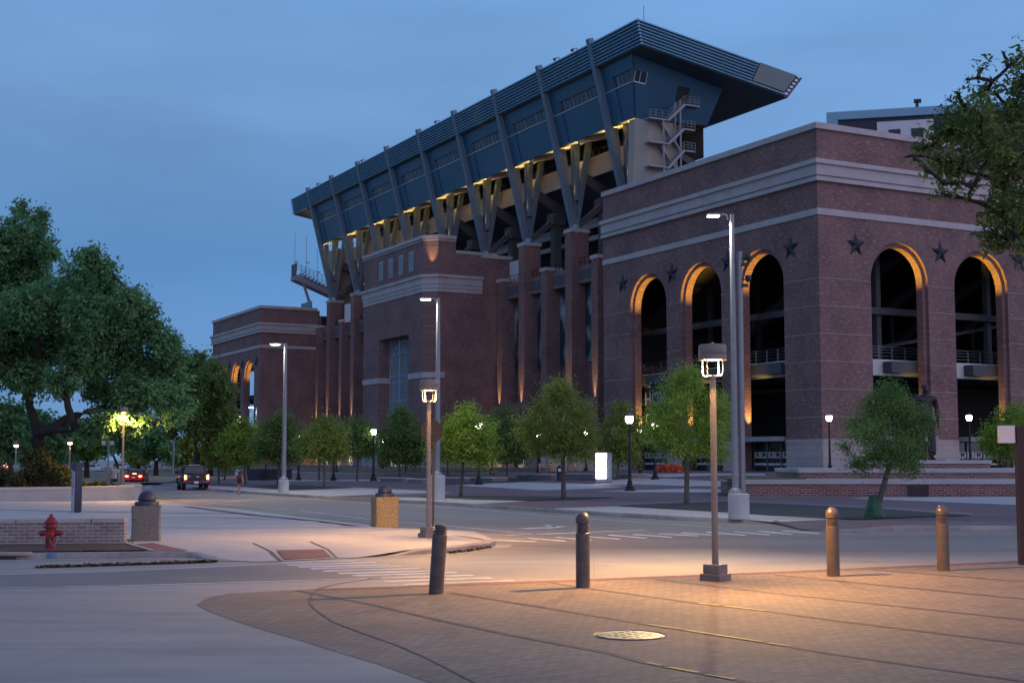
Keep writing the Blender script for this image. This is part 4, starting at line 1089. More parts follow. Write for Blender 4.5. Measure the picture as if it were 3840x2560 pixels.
for a, b in zip(allp[:-1], allp[1:]):
    if a > 91 and b < 134: continue
    a_, b_ = a + 0.9, b - 0.9
    mb = MB(); mb.box((TW, a_, 16.4), (TW + 0.3, b_, 27.7))
    if a > 145: obj('vent_grille', mb, M['slat'] if 'slat' in M else M['relief'], stad)
    else: obj('relief_panel', mb, M['relief'], stad)
    mb = MB(); mb.box((TP + 1.0, a_, 27.75), (TW + 0.5, b_, 30.3)); obj('spandrel', mb, M['brick'], stad)
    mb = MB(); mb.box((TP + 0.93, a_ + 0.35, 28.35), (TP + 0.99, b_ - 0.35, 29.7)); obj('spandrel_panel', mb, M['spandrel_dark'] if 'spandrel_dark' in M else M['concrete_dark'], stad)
    mb = MB(); mb.box((TP + 1.2, a_, 9.2), (TW + 0.5, b_, 11.2)); obj('spandrel', mb, M['brick'], stad)
    mb = MB()
    mb.box((TP + 1.3, a_, 31.5), (TP + 1.36, b_, 31.58)); mb.box((TP + 1.3, a_, 30.9), (TP + 1.34, b_, 30.94))
    for k in range(5): mb.box((TP + 1.3, a_ + 0.2 + k * (b_ - a_ - 0.5) / 4, 30.3), (TP + 1.36, a_ + 0.26 + k * (b_ - a_ - 0.5) / 4, 31.5))
    obj('railing', mb, M['black'], stad)
    mb = MB(); mb.box((TW - 0.1, a_, ZB), (TW + 0.35, b_, 9.0)); obj('dark_opening', mb, M['interior'], stad)  # solid dark slab stands in for the shade of an opening
for s, m_, tx in ((72.2, M['sign_white'], '12TH MAN'), (79.5, M['black'], '12TH MAN'), (64.9, M['black'], 'TEXAS A&M')):
    mb = MB(); mb.box((TP + 1.5, s - 0.9, 4.4), (TP + 1.56, s + 0.9, 9.0)); bn = obj('banner', mb, m_, stad)
    wall_text(bn, 'banner_lettering', tx, 1.05 if s != 64.9 else 0.9, TP + 1.47, s, 6.7, M['letter_grey'] if m_ is M['black'] else M['maroon'], vertical=True, bold=0.015)
mb = MB(); mb.box((14.6, 84.5, 30.3), (15.0, 92, 34.2)); obj('plant_screen', mb, M['white_panel'], stad); mb = MB(); mb.box((12.6, 157, 30.4), (15.6, 161.5, 34.2)); obj('plant_screen', mb, M['white_panel'], stad)
mb = MB()
for i in range(70): mb.box((7.0, NL - 0.0, 3 + i * 0.34), (8.6, NL + 0.12, 3.12 + i * 0.34))
obj('vent_grille', mb, M['steel_blue'], stad)

# --- the upper stand: roof, raking fins, cladding
RS0, RS1 = 42.6, 180.6
OT, OB, IB, IT = (7.3, 59.2), (7.95, 55.7), (31.9, 51.85), (34.6, 55.0)
mb = MB(); mb.prism([(t, RS0, z) for t, z in (OT, OB, IB, IT)], [(t, RS1, z) for t, z in (OT, OB, IB, IT)])
roof = obj('stand_roof', mb, M['soffit'], stad)
mb = MB()
lerp = lambda a, b, f: (a[0] + (b[0] - a[0]) * f, a[1] + (b[1] - a[1]) * f)
NR = 8
for k in range(NR):
    f0, f1 = k / NR, (k + 0.72) / NR
    a, b = lerp(OT, OB, f0), lerp(OT, OB, f1)
    mb.prism([(a[0] - 0.02, RS0 - 0.3, a[1]), (a[0] - 0.10, RS0 - 0.3, a[1]), (b[0] - 0.40, RS0 - 0.3, b[1]), (b[0] - 0.02, RS0 - 0.3, b[1])],
             [(a[0] - 0.02, RS1 + 0.3, a[1]), (a[0] - 0.10, RS1 + 0.3, a[1]), (b[0] - 0.40, RS1 + 0.3, b[1]), (b[0] - 0.02, RS1 + 0.3, b[1])])
obj('fascia_louvre', mb, M['steel_blue'], roof)
mb = MB()
for k in range(NR):
    f0, f1 = k / NR, (k + 0.72) / NR
    e = 0.72 if k < NR - 1 else 0.97
    a0, a1 = lerp(OT, OB, f0), lerp(OT, OB, f1); b0, b1 = lerp(IT, IB, f0), lerp(IT, IB, f1)
    b0, b1 = lerp(a0, b0, e), lerp(a1, b1, e)
    mb.prism([(a0[0], RS0 - 0.02, a0[1]), (b0[0], RS0 - 0.02, b0[1]), (b1[0], RS0 - 0.02, b1[1]), (a1[0], RS0 - 0.02, a1[1])],
             [(a0[0], RS0 - 0.12, a0[1]), (b0[0], RS0 - 0.12, b0[1]), (b1[0], RS0 - 0.42, b1[1]), (a1[0], RS0 - 0.42, a1[1])])
obj('fascia_louvre', mb, M['steel_blue'], roof)
mb = MB(); A = lerp(OT, IT, 0.73); B = lerp(OB, IB, 0.73); C2 = lerp(OT, IT, 0.955); D2 = lerp(OB, IB, 0.95)
B = lerp(A, B, 0.82); D2 = lerp(C2, D2, 0.82)
mb.prism([(p[0], RS0 - 0.02, p[1]) for p in (A, C2, D2, B)], [(p[0], RS0 - 0.2, p[1]) for p in (A, C2, D2, B)])
obj('end_panel', mb, mat('green_grey_screen', (0.10, 0.145, 0.14), 0.5, 0.1, var=0.06), roof)
mb = MB()
for k in range(6):
    f = (k + 0.2) / 6; a, b = lerp(lerp(OT, IT, 0.962), lerp(OB, IB, 0.958), f), lerp(lerp(OT, IT, 0.985), lerp(OB, IB, 0.985), f)
    mb.boxm((0.5, 0.16, 0.3), Matrix.Translation(((a[0] + b[0]) / 2, RS0 - 0.1, (a[1] + b[1]) / 2)))
obj('end_bracket', mb, M['mullion'], roof)
for s, t, h in ((41.9 + 2.5, 9.5, 3.1),):
    mb = MB(); mb.tube((t, s, 58.8), (t, s, 58.8 + h), 0.05, 0.03, 6); obj('roof_mast', mb, M['black'], roof)
for s in (63.5, 104.5, 138.5, 163.5, 58.5):
    mb = MB(); mb.tube((7.6, s, 59.1), (7.6, s, 59.75), 0.05, 0.05, 6); mb.tube((7.6, s, 59.7), (7.3, s + 0.6, 59.72), 0.05, 0.05, 6); mb.boxm((0.35, 0.3, 0.3), Matrix.Translation((7.25, s + 0.7, 59.55)))
    obj('roof_camera', mb, M['black'], roof)

# raking line of the fins and of the cladding behind them
FB, FT = (13.05, 36.0), (7.05, 59.75)
def rake(z, off=0.0): return FB[0] + (FT[0] - FB[0]) * (z - FB[1]) / (FT[1] - FB[1]) + off
VS = [54.2, 68.6, 83.1, 97.6, 112.0, 126.5, 141.0, 155.5, 169.6]
wall_s = lambda z: 48.7 - (z - 47.9) * 0.36
CE = 172.4
def clad_strip(z0, z1, off, s_in=0.0, s_out=None):
    e = CE if s_out is None else s_out
    return [(rake(z0, off), wall_s(z0) + s_in, z0), (rake(z1, off), wall_s(z1) + s_in, z1), (rake(z1, off), e, z1), (rake(z0, off), e, z0)]
mb = MB(); mb.prism(clad_strip(47.95, 52.25, 0.5), clad_strip(47.95, 52.25, 0.9)); clad = obj('cladding', mb, M['clad'], stad)
mb = MB(); mb.prism(clad_strip(53.9, 55.9, 0.5), clad_strip(53.9, 55.9, 0.9)); obj('upper_cladding', mb, M['clad'], stad)
mb = MB(); mb.prism(clad_strip(52.25, 53.9, 0.75, 0.02), clad_strip(52.25, 53.9, 0.9, 0.02)); wband = obj('window_band', mb, M['glass_dark'], stad)
mb = MB(); mb.prism(clad_strip(52.22, 52.36, 0.36), clad_strip(52.22, 52.36, 0.74)); obj('window_sill', mb, M['mullion'], wband)
mb = MB()
edges = [VS[0] - 14.4] + VS
for i, v in enumerate(VS):
    # solid block beside each fin, then panes
    def seg(mm, sa, sb, z0, z1, o0, o1):
        mm.prism([(rake(z0, o0), sa, z0), (rake(z1, o0), sa, z1), (rake(z1, o0), sb, z1), (rake(z0, o0), sb, z0)], [(rake(z0, o1), sa, z0), (rake(z1, o1), sa, z1), (rake(z1, o1), sb, z1), (rake(z0, o1), sb, z0)])
    blk = MB(); seg(blk, v - 2.6, v + 1.2, 52.25, 53.9, 0.46, 0.8); obj('cladding_block', blk, M['clad'], wband)
    sp_ = v - 2.6
    lo = (VS[i - 1] + 1.2) if i else 47.2
    n = 9 if i else 4
    for k in range(n + 1):
        s = lo + (sp_ - lo) * k / n
        seg(mb, s - (0.09 if k % 3 == 0 else 0.03), s + (0.09 if k % 3 == 0 else 0.03), 52.3, 53.85, 0.66, 0.78)
    # shallow pilaster panel behind the fin on the cladding
    rec = MB(); seg(rec, v - 3.0, v - 0.3, 48.0, 52.2, 0.36, 0.52); obj('cladding_pilaster', rec, M['clad'], clad)
obj('mullion', mb, M['mullion_blue'], wband)
for v in VS:
    mb = MB(); mb.beam((FB[0], v, FB[1]), (FT[0], v, FT[1]), 0.85, 1.0, up=(1, 0, 0), w1=0.8, d1=0.8); fin = obj('raking_fin', mb, M['strut_paint'], stad)
    mb = MB(); mb.beam((13.1, v + 0.25, 36.2), (11.9, v + 1.5, 48.1), 0.5, 0.55, up=(1, 0, 0), w1=0.75, d1=0.75)
    obj('strut', mb, M['strut_paint'], fin)
    mb = MB(); mb.beam((13.2, v + 0.1, 36.2), (13.6, v + 0.5, 48.9), 0.5, 0.6, up=(1, 0, 0), w1=1.0, d1=1.1)
    obj('strut', mb, M['strut_paint'], fin)
    mb = MB(); mb.beam((13.3, v - 0.1, 36.2), (15.4, v - 0.4, 49.2), 0.55, 0.6, up=(1, 0, 0), w1=0.75, d1=0.8)
    obj('strut', mb, M['strut_paint'], fin)
    mb = MB(); mb.lathe([(0.0, 0), (0.75, 0), (0.7, 0.7), (0.0, 0.7)], 12, (13.15, v, 35.9), caps=False); obj('strut_foot', mb, M['steel_blue'], fin)
    mb = MB(); mb.box((13.0, v - 0.72, 39.9), (13.3, v - 0.45, 40.2)); obj('uplight', mb, M['black'], fin)
    spot((12.2, v + 3.3, 44.6), (12.4, v + 3.2, 49), 3400, (1.0, 0.66, 0.25), 82, 1.0, 0.2, fin)
    spot((12.4, v - 2.7, 44.6), (12.5, v - 2.7, 49), 2900, (1.0, 0.66, 0.25), 78, 1.0, 0.2, fin)
    spot((14.6, v + 3.0, 44.2), (14.6, v + 3.0, 49), 700, (1.0, 0.66, 0.25), 90, 1.0, 0.2, fin)
    spot((13.15, v - 0.62, 40.3), (12.35, v + 1.0, 45.5), 520, (1.0, 0.70, 0.28), 24, 0.9, 0.04, fin)
# plaster soffit under the cladding
mb = MB(); mb.prism([(rake(47.95, 0.5), wall_s(47.95), 47.94), (16.2, wall_s(47.95), 49.6), (16.2, wall_s(47.95), 50.0), (rake(47.95, 0.9), wall_s(47.95), 48.3)], [(rake(47.95, 0.5), CE, 47.94), (16.2, CE, 49.6), (16.2, CE, 50.0), (rake(47.95, 0.9), CE, 48.3)])
obj('plaster_soffit', mb, M['soffit_pale'], stad)
for v in VS:
    if v < 60: continue
    mb = MB(); mb.prism([(10.75, v - 4.9, 47.93), (15.8, v - 4.4, 49.4), (15.8, v - 6.8, 49.4), (10.75, v - 6.4, 47.93)], [(10.75, v - 4.9, 47.6), (15.8, v - 4.4, 48.8), (15.8, v - 6.8, 48.8), (10.75, v - 6.4, 47.6)]); obj('soffit_beam', mb, M['soffit_pale'], stad)
# end wall below the roof, leaning out like the cladding
W3 = lambda t, z: (t, wall_s(z), z)
mb = MB()
ew = [W3(rake(47.95, 0.52), 47.95), W3(22.6, 48.2), W3(24.1, 53.3), W3(rake(55.6, 0.52), 55.6)]
mb.prism(ew, [(a, b + 0.4, c) for a, b, c in ew]); endw = obj('end_wall', mb, M['clad'], stad)
mb = MB(); w_ = [W3(rake(52.3, 0.9), 52.35), W3(11.35, 52.25), W3(11.45, 53.5), W3(rake(53.8, 0.9), 53.85)]
mb.prism([(a, b - 0.05, c) for a, b, c in w_], [(a, b - 0.01, c) for a, b, c in w_]); ewin = obj('end_window', mb, M['glass_dark'], endw)
mb = MB()
for t in (rake(53, 0.75), 10.35, 11.4): mb.beam((t, wall_s(52.3) - 0.1, 52.25), (t + 0.05, wall_s(53.7) - 0.1, 53.7), 0.1, 0.1)
mb.beam((rake(52.3, 0.6), wall_s(52.3) - 0.1, 52.3), (11.4, wall_s(52.2) - 0.1, 52.2), 0.1, 0.14, up=(0, 0, 1))
obj('mullion', mb, M['mullion'], ewin)
mb = MB(); d_ = [W3(16.7, 50.2), W3(18.5, 50.3), W3(18.7, 52.6), W3(16.7, 52.6)]
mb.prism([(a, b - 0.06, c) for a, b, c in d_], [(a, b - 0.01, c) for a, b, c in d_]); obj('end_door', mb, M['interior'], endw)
# stair tower and its zigzag stairs
mb = MB(); mb.prism([(9.9, 48.4, 30), (10.9, 46.9, 30), (17.5, 46.9, 30), (17.5, 50, 30), (9.9, 50, 30)], [(10.75, 48.6, 47.8), (11.9, 46.95, 47.4), (15.9, 46.95, 47.4), (15.9, 50, 47.6), (10.75, 50, 47.8)])
obj('stair_tower', mb, M['beige_wall'], stad)
mb = MB(); rl = MB()
def flight(zl, zr, tl, tr, tm0, tm1, s=45.3, w=1.3):
    # landing low at left, flight, landing high at right
    sv = s + 1.5
    mb.box((tl, s, zl - 0.18), (tm0, sv, zl)); mb.box((tm1, s, zr - 0.18), (tr, sv, zr))
    mb.beam((tm0, s + 0.06, zl - 0.1), (tm1, s + 0.06, zr - 0.1), 0.12, 0.34, up=(0, 0, 1)); mb.beam((tm0, sv - 0.06, zl - 0.1), (tm1, sv - 0.06, zr - 0.1), 0.12, 0.34, up=(0, 0, 1))
    for k in range(10):
        f = (k + 0.5) / 10; mb.boxm(((tm1 - tm0) / 10, w, 0.05), Matrix.Translation((tm0 + (tm1 - tm0) * f, s + 0.75, zl + (zr - zl) * f)))
    pr = [(tl, zl), (tm0, zl), (tm1, zr), (tr, zr)]
    for h in (0.35, 0.7, 1.1):
        for a, b in zip(pr[:-1], pr[1:]): rl.tube((a[0], s, a[1] + h), (b[0], s, b[1] + h), 0.035, 0.035, 5)
    for a, b in zip(pr[:-1], pr[1:]):
        for k in range(4):
            f = k / 3; x = a[0] + (b[0] - a[0]) * f; z = a[1] + (b[1] - a[1]) * f; rl.tube((x, s, z), (x, s, z + 1.1), 0.035, 0.035, 5)
    for h in (0.35, 0.7, 1.1): rl.tube((tr, s, zr + h), (tr, sv, zr + h), 0.035, 0.035, 5)
flight(47.3, 49.75, 10.9, 19.0, 13.9, 16.6); flight(44.1, 46.4, 10.9, 18.2, 13.9, 16.4); flight(40.9, 43.45, 10.9, 18.2, 13.9, 16.4)
def back_flight(z0, z1):
    mb.beam((16.6, 46.6, z0 - 0.1), (13.3, 46.6, z1 - 0.1), 1.0, 0.3, up=(0, 0, 1))
back_flight(43.45, 47.3 - 0.1) ; back_flight(40.9 - 1.0, 44.1 - 0.1)
for p in ((13.2, 45.5), (15.95, 45.5), (15.95, 46.7)): mb.tube((p[0], p[1], 34), (p[0], p[1], 50.2 if p[0] > 14 else 47.2), 0.13, 0.13, 8)
stairs = obj('stair', mb, M['galv'], stad); obj('stair_railing', rl, M['galv'], stairs)
# deck behind the struts
mb = MB(); mb.prism([(16, 50, 44.0), (16, 50, 47.0), (16.6, 50, 47.0), (16.6, 50, 44.2)], [(16, 176, 44.0), (16, 176, 47.0), (16.6, 176, 47.0), (16.6, 176, 44.2)])
par = obj('deck_parapet', mb, M['beige_wall'], stad)
mb = MB(); mb.box((16.0, 50, 47.9), (16.06, 176, 47.97))
for k in range(84): mb.box((16.0, 50 + 1.5 * k, 47.0), (16.06, 50.07 + 1.5 * k, 47.9))
obj('railing', mb, M['black'], par)
mb = MB(); mb.prism([(16.6, 50, 44.6), (16.6, 50, 45.6), (36, 50, 37.0), (36, 50, 36.0)], [(16.6, 178, 44.6), (16.6, 178, 45.6), (36, 178, 37.0), (36, 178, 36.0)])
mb.poly([(23, 50, 44), (23, 178, 44), (23, 178, 54), (23, 50, 54)]); mb.poly([(31, 40, 0), (31, 178, 0), (31, 178, 38), (31, 40, 38)])
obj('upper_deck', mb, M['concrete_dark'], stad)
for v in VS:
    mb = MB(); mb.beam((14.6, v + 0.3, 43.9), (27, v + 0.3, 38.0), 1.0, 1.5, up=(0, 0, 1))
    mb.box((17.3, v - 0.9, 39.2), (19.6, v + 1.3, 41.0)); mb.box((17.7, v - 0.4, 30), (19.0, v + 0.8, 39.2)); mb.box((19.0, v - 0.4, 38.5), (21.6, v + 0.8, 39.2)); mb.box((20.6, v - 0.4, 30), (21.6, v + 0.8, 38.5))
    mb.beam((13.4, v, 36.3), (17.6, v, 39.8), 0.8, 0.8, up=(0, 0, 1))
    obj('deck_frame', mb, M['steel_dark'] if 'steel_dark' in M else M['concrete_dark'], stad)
mb = MB()
for t, z in ((19.7, 37.6), (19.9, 35.7), (22.5, 39.2)): mb = MB(); mb.box((t, 52, z), (t + 0.5, 176, z + 0.75)); obj('concourse_beam', mb, M['concrete'], stad)
mb = MB(); mb.path([(15.4, 57.5, 49), (15.4, 57.5, 44.5), (15.6, 56.9, 44.3), (15.6, 56.9, 40.6), (15.9, 56.2, 40.3), (16.2, 52.2, 40.0), (16.6, 51.2, 38.5)], 0.12, 8); obj('drain_pipe', mb, M['galv'], stad)
mb = MB(); mb.box((14.4, 171.5, 29.5), (20.5, 176, 47.5)); obj('deck_end_wall', mb, M['beige_wall'], stad)
# bleachers of the far end
mb = MB()
n = 13
for k in range(n):
    f = k / n; t = 12.2 + 11 * f; z = 43.7 - 4.6 * f
    mb.box((t, 187.2, z + 0.1), (t + 0.55, 190.4, z + 0.28)); mb.box((t + 0.1, 187.2, z - 0.9), (t + 0.16, 190.4, z + 0.1))
bl = obj('bleachers', mb, mat('bleacher_aluminium', (0.34, 0.37, 0.40), 0.5, 0.3, var=0.05), stad)
mb = MB(); mb.prism([(10.6, 186.6, 43.4), (10.6, 186.6, 42.2), (24.5, 186.6, 37.0), (24.5, 186.6, 37.9)], [(10.6, 187.0, 43.4), (10.6, 187.0, 42.2), (24.5, 187.0, 37.0), (24.5, 187.0, 37.9)])
mb.prism([(10.6, 187.0, 43.2), (10.6, 187.0, 42.4), (24.5, 187.0, 37.2), (24.5, 187.0, 37.6)], [(10.6, 190.5, 43.2), (10.6, 190.5, 42.4), (24.5, 190.5, 37.2), (24.5, 190.5, 37.6)])
mb.beam((12.4, 187.3, 42.0), (15.2, 187.3, 34), 0.5, 0.5)
obj('bleacher_frame', mb, M['concrete'], bl)
mb = MB()
for k in range(12): mb.box((10.7 + 1.0 * k, 186.7, 44.3 - 0.37 * k), (10.78 + 1.0 * k, 186.8, 46.1 - 0.37 * k)); mb.box((10.7, 187 + 0.3 * k, 43.2), (10.8, 187.06 + 0.3 * k, 46.1))
for h in (0.6, 1.2, 1.75): mb.beam((10.7, 186.75, 44.35 + h), (21.8, 186.75, 40.3 + h), 0.06, 0.06, up=(0, 0, 1)); mb.box((10.72, 187, 44.3 + h), (10.78, 190.5, 44.36 + h))
obj('railing', mb, M['gate_frame'], bl)
mb = MB()
for h in (0.25, 0.62, 1.0, 1.38): mb.beam((10.9 + 0.5 * h, 186.7, 43.5 + h * 0.9), (24.0, 186.7, 38.4 + h), 0.16, 0.05, up=(0, 0, 1))
obj('seat_rows', mb, M['white_panel'], bl)
for t, z0, z1 in ((10.5, 44, 53), (13.2, 44, 52.6), (15.8, 42, 50)):
    mb = MB(); mb.tube((t, 187.5, z0), (t, 187.5, z1), 0.06, 0.04, 6); mb.box((t, 187.3, z0 + 2.4), (t + 0.7, 187.7, z0 + 2.55)); obj('flag_pole', mb, M['galv'], bl)
mb = MB(); mb.box((12.9, 176.5, 31.2), (13.0, 178.1, 33.2)); mb.box((11.6, 179, 35.1), (11.7, 186, 36.8)); obj('railing', mb, M['gate_frame'], stad)

# --- scoreboard beyond the far end
sb = thing('scoreboard', 'back of the dark scoreboard with a white block letter behind the near brick corner', 'scoreboard', atY(3350, 560, 262), atan2(atY(3549, 377.6, 282).y - atY(3106.5, 424.5, 262).y, atY(3549, 377.6, 282).x - atY(3106.5, 424.5, 262).x))
p0 = atY(3106.5, 424.5, 262); p1 = atY(3549, 377.6, 262 / 1.0)
sb.location = (p0.x, p0.y, 0); sb.rotation_euler = (0, 0, radians(-14))
zt = p0.z
mb = MB(); mb.box((0, 0, 30), (48, 4, zt - 1.6)); obj('board', mb, M['score'], sb)
mb = MB(); mb.box((-0.4, -0.6, zt - 1.6), (48.4, 4.3, zt)); mb.box((-0.4, -0.6, 30), (1.8, 4.3, zt - 1.61)); obj('board_frame', mb, M['steel_blue'], sb)
mb = MB(); mb.box((9.2, -0.3, 34), (19.8, -0.02, zt - 2.45)); obj('block_letter', mb, M['white_panel'], sb)
mb = MB()
for x in (11.35, 15.6): mb.box((x, -0.4, 34), (x + 2.25, -0.31, zt - 4.1))
obj('letter_outline', mb, M['score'], sb)
mb = MB(); mb.box((16.6, 1, zt), (17.2, 1.6, zt + 1.6)); mb.box((16.3, 1, zt + 1.3), (17.7, 1.6, zt + 2.0)); obj('roof_camera', mb, M['black'], sb)
# ------------------------------------------------------------------ street furniture
def lamp_post(label, loc, h, head_r=0.26, base=True, power=1500, rotz=0.5, group='low sodium lamp posts', cage=True):
    t = thing('lamp_post', label, 'lamp post', loc, rotz, group)
    zc = h - 0.62 if cage else h - 0.42                     # top of the shaft
    mb = MB(); mb.lathe([(0.060, 0.0), (0.057, zc - 0.02), (0.05, zc), (0.0, zc)], 24, caps=False)
    if cage: mb.lathe([(0.0, zc), (0.075, zc), (0.075, zc + 0.05), (0.0, zc + 0.05)], 20, caps=False)
    obj('shaft', mb, M['lamp_post'], t, smooth=True)
    if base:
        mb = MB(); mb.box((-0.21, -0.21, 0), (0.21, 0.21, 0.13), 0.012); mb.box((-0.165, -0.165, 0.132), (0.165, 0.165, 0.30), 0.01)
        obj('base', mb, M['lamp_base'], t)
    zh = h - 0.30
    mb = MB()
    mb.lathe([(head_r * 0.93, zh + 0.012), (head_r * 0.995, zh), (head_r, zh + 0.085), (head_r * 0.985, zh + 0.09), (head_r * 0.985, zh + 0.098), (head_r, zh + 0.103), (head_r * 0.985, zh + 0.265), (head_r * 0.9, zh + 0.292), (0.0, zh + 0.305)], 36, caps=False)
    mb.lathe([(head_r * 0.93, zh + 0.012), (head_r * 0.90, zh + 0.04)], 36, caps=False)
    mb.lathe([(0.0, zh + 0.30), (0.05, zh + 0.30), (0.04, zh + 0.325), (0.0, zh + 0.33)], 12, caps=False)
    obj('lamp_head', mb, M['lamp_post'], t, smooth=True)
    mb = MB(); mb.lathe([(0.0, zh - 0.012), (head_r * 0.55, zh + 0.008), (head_r * 0.90, zh + 0.035)], 32, caps=False)
    obj('lens', mb, M['e_hps'], t, smooth=True)
    if cage:
        r = head_r * 0.84
        for a in (0, pi / 2):
            mb = MB()
            for sg in (1, -1):
                pts = []
                for x, z in ((r, zh + 0.03), (r, zc + 0.13), (r * 0.97, zc + 0.07), (r * 0.86, zc + 0.03), (r * 0.7, zc + 0.02), (0.07, zc + 0.02)):
                    pts.append((sg * x * cos(a), sg * x * sin(a), z))
                mb.path(pts, 0.014, 8)
            obj('cage_bar', mb, M['lamp_post'], t, smooth=True)
    spot((0, 0, zh - 0.04), (0, 0, 0), power * 0.62, SODIUM, 152, 0.35, 0.10, t)
    for q in range(4):                    # the optic throws more light outward than straight down
        a = q * pi / 2 + 0.4 - rotz
        spot((0, 0, zh - 0.05), (6.0 * cos(a), 6.0 * sin(a), 0), power * 0.42, SODIUM, 92, 1.0, 0.10, t)
    return t
lamp_post('taupe sodium lamp post on the tan brick paving between the bollards', gz(2683, 2176), 4.33, power=4300, rotz=0.9)
lamp_post('taupe sodium lamp post on the pavement corner in front of the dark stop sign', gz(1606, 2030) + Vector((0, 0, 0.10)), 4.27, power=2700, rotz=0.6)
pl_lamp = atY(458, 1820, 74.5)
lamp_post('sodium lamp post on the concrete planter, lighting the oak leaves yellow', Vector((pl_lamp.x, pl_lamp.y, 0.78)), 4.30, head_r=0.235, base=False, power=4200, cage=False)

def bollard(label, loc, h=1.26, cap=True, m='bronze_paint', tilt=0.0, group='round bronze bollards along the red paver line'):
    t = thing('bollard', label, 'bollard', loc, 0, group)
    if tilt: t.rotation_euler = (radians(1.0), radians(tilt), 0)
    r = 0.122
    hb = h - 0.355
    mb = MB(); mb.lathe([(r, 0.0), (r, hb - 0.012), (r - 0.012, hb), (0.0, hb)], 32, caps=False); obj('body', mb, M[m], t, smooth=True)
    mb = MB(); prof = [(r - 0.04, hb)]; z = hb
    for k in range(4):
        prof += [(r - 0.035, z + 0.008), (r - 0.008, z + 0.012), (r - 0.008, z + 0.028), (r - 0.035, z + 0.032)]; z += 0.034
    prof += [(r - 0.04, z + 0.02)]
    if not cap: prof += [(0.0, z + 0.02)]
    mb.lathe(prof, 32, caps=False); obj('louvre_rings', mb, M[m], t, smooth=True)
    if cap:
        zc = z + 0.012
        prof = [(r - 0.03, zc), (r - 0.002, zc + 0.01), (r, zc + 0.06)] + [(r * cos(a), zc + 0.08 + 0.125 * sin(a)) for a in [k * pi / 2 / 10 for k in range(11)]]
        prof[-1] = (0.0, prof[-1][1])
        mb = MB(); mb.lathe(prof, 32, caps=False); obj('dome_cap', mb, M[m], t, smooth=True)
    else:
        mb = MB(); mb.box((-0.05, -r - 0.05, 0.02), (0.05, -r + 0.01, 0.07), 0.005); obj('hinge_lug', mb, M[m], t)
    return t
bollard('leaning dark bollard missing its dome cap, leftmost of the row', gz(1635, 2225), 1.13 + 0.21, False, 'bollard_dark', 3.6)
bollard('upright dark bollard with a dome cap, left of the nearest lamp post', gz(2186, 2203), 1.30, True, 'bollard_dark')
bollard('lamplit bronze bollard standing just right of the nearest lamp post', gz(3125, 2160), 1.30)
bollard('lamplit bronze bollard furthest right of the row, beside the brown sign post', gz(3538, 2139), 1.30)

def trash_can(label, loc, w, h, rotz, m):
    t = thing('trash_can', label, 'trash can', loc, rotz, 'pebble concrete trash cans')
    hb = h * 0.72
    mb = MB(); n = 14; rings = []
    for k in range(n + 1):
        f = k / n; z = hb * f
        hw = w / 2 * (1 - 0.055 * sin(pi * f)) * (0.985 if k in (0, n) else 1)
        ch = 0.045; pr = [(hw, hw - ch), (hw - ch, hw), (-hw + ch, hw), (-hw, hw - ch), (-hw, -hw + ch), (-hw + ch, -hw), (hw - ch, -hw), (hw, -hw + ch)]
        rings.append([mb.bm.verts.new((x, y, z)) for x, y in pr])
    for a, b in zip(rings[:-1], rings[1:]):
        for k in range(8): mb.bm.faces.new((a[k], a[(k + 1) % 8], b[(k + 1) % 8], b[k]))
    mb.bm.faces.new(rings[0]); mb.bm.faces.new(rings[-1])
    obj('body', mb, m, t, smooth=True)
    mb = MB(); mb.box((-w * 0.48, -w * 0.48, -0.0), (w * 0.48, w * 0.48, 0.05), 0.01); obj('plinth', mb, M['bollard_dark'], t)
    r = w * 0.40
    mb = MB(); mb.lathe([(0, hb), (r, hb), (r, hb + 0.095), (r * 0.97, hb + 0.11), (r * 0.74, hb + 0.115), (0, hb + 0.115)], 36, caps=False); obj('lid_ring', mb, M['slate'], t, smooth=True)
    rd = r * 0.735
    mb = MB(); zc = hb + 0.115 + (h - hb - 0.115 - rd) * 0.98
    prof = [(rd * 0.93, hb + 0.112)] + [(rd * cos(a), zc + rd * sin(a)) for a in [-0.1 + k * (pi / 2 + 0.1) / 14 for k in range(15)]]
    prof[-1] = (0.0, prof[-1][1]); mb.lathe(prof, 36, caps=False); obj('dome_lid', mb, M['slate'], t, smooth=True)
    mb = MB()
    a0 = -2.2 if rotz < 0.3 else -2.0
    for k in range(8):
        a = a0 + (k - 4) * 0.09; b = a + 0.09
        f = lambda an, el: (1.012 * rd * cos(an) * cos(el), 1.012 * rd * sin(an) * cos(el), zc + 1.012 * rd * sin(el))
        mb.poly([f(a, 0.02), f(b, 0.02), f(b, 0.42), f(a, 0.42)])
    obj('flap', mb, M['black'], t)
    return t
M['aggregate_grey'] = mat('grey_exposed_aggregate', (0.12, 0.105, 0.09), 0.9, scale=38, col2=(0.26, 0.235, 0.205), bump=0.9, bscale=38, detail=2)
trash_can('grey pebble concrete trash can with a dark dome beside the low brick wall', gz(547, 2042), 0.76, 1.40, radians(14), M['aggregate_grey'])
trash_can('lamplit tan pebble concrete trash can with a dark dome near the lamp post', gz(1442, 1984) + Vector((0, 0, 0.05)), 0.76, 1.36, radians(-24 + 45 - 0), M['aggregate'])

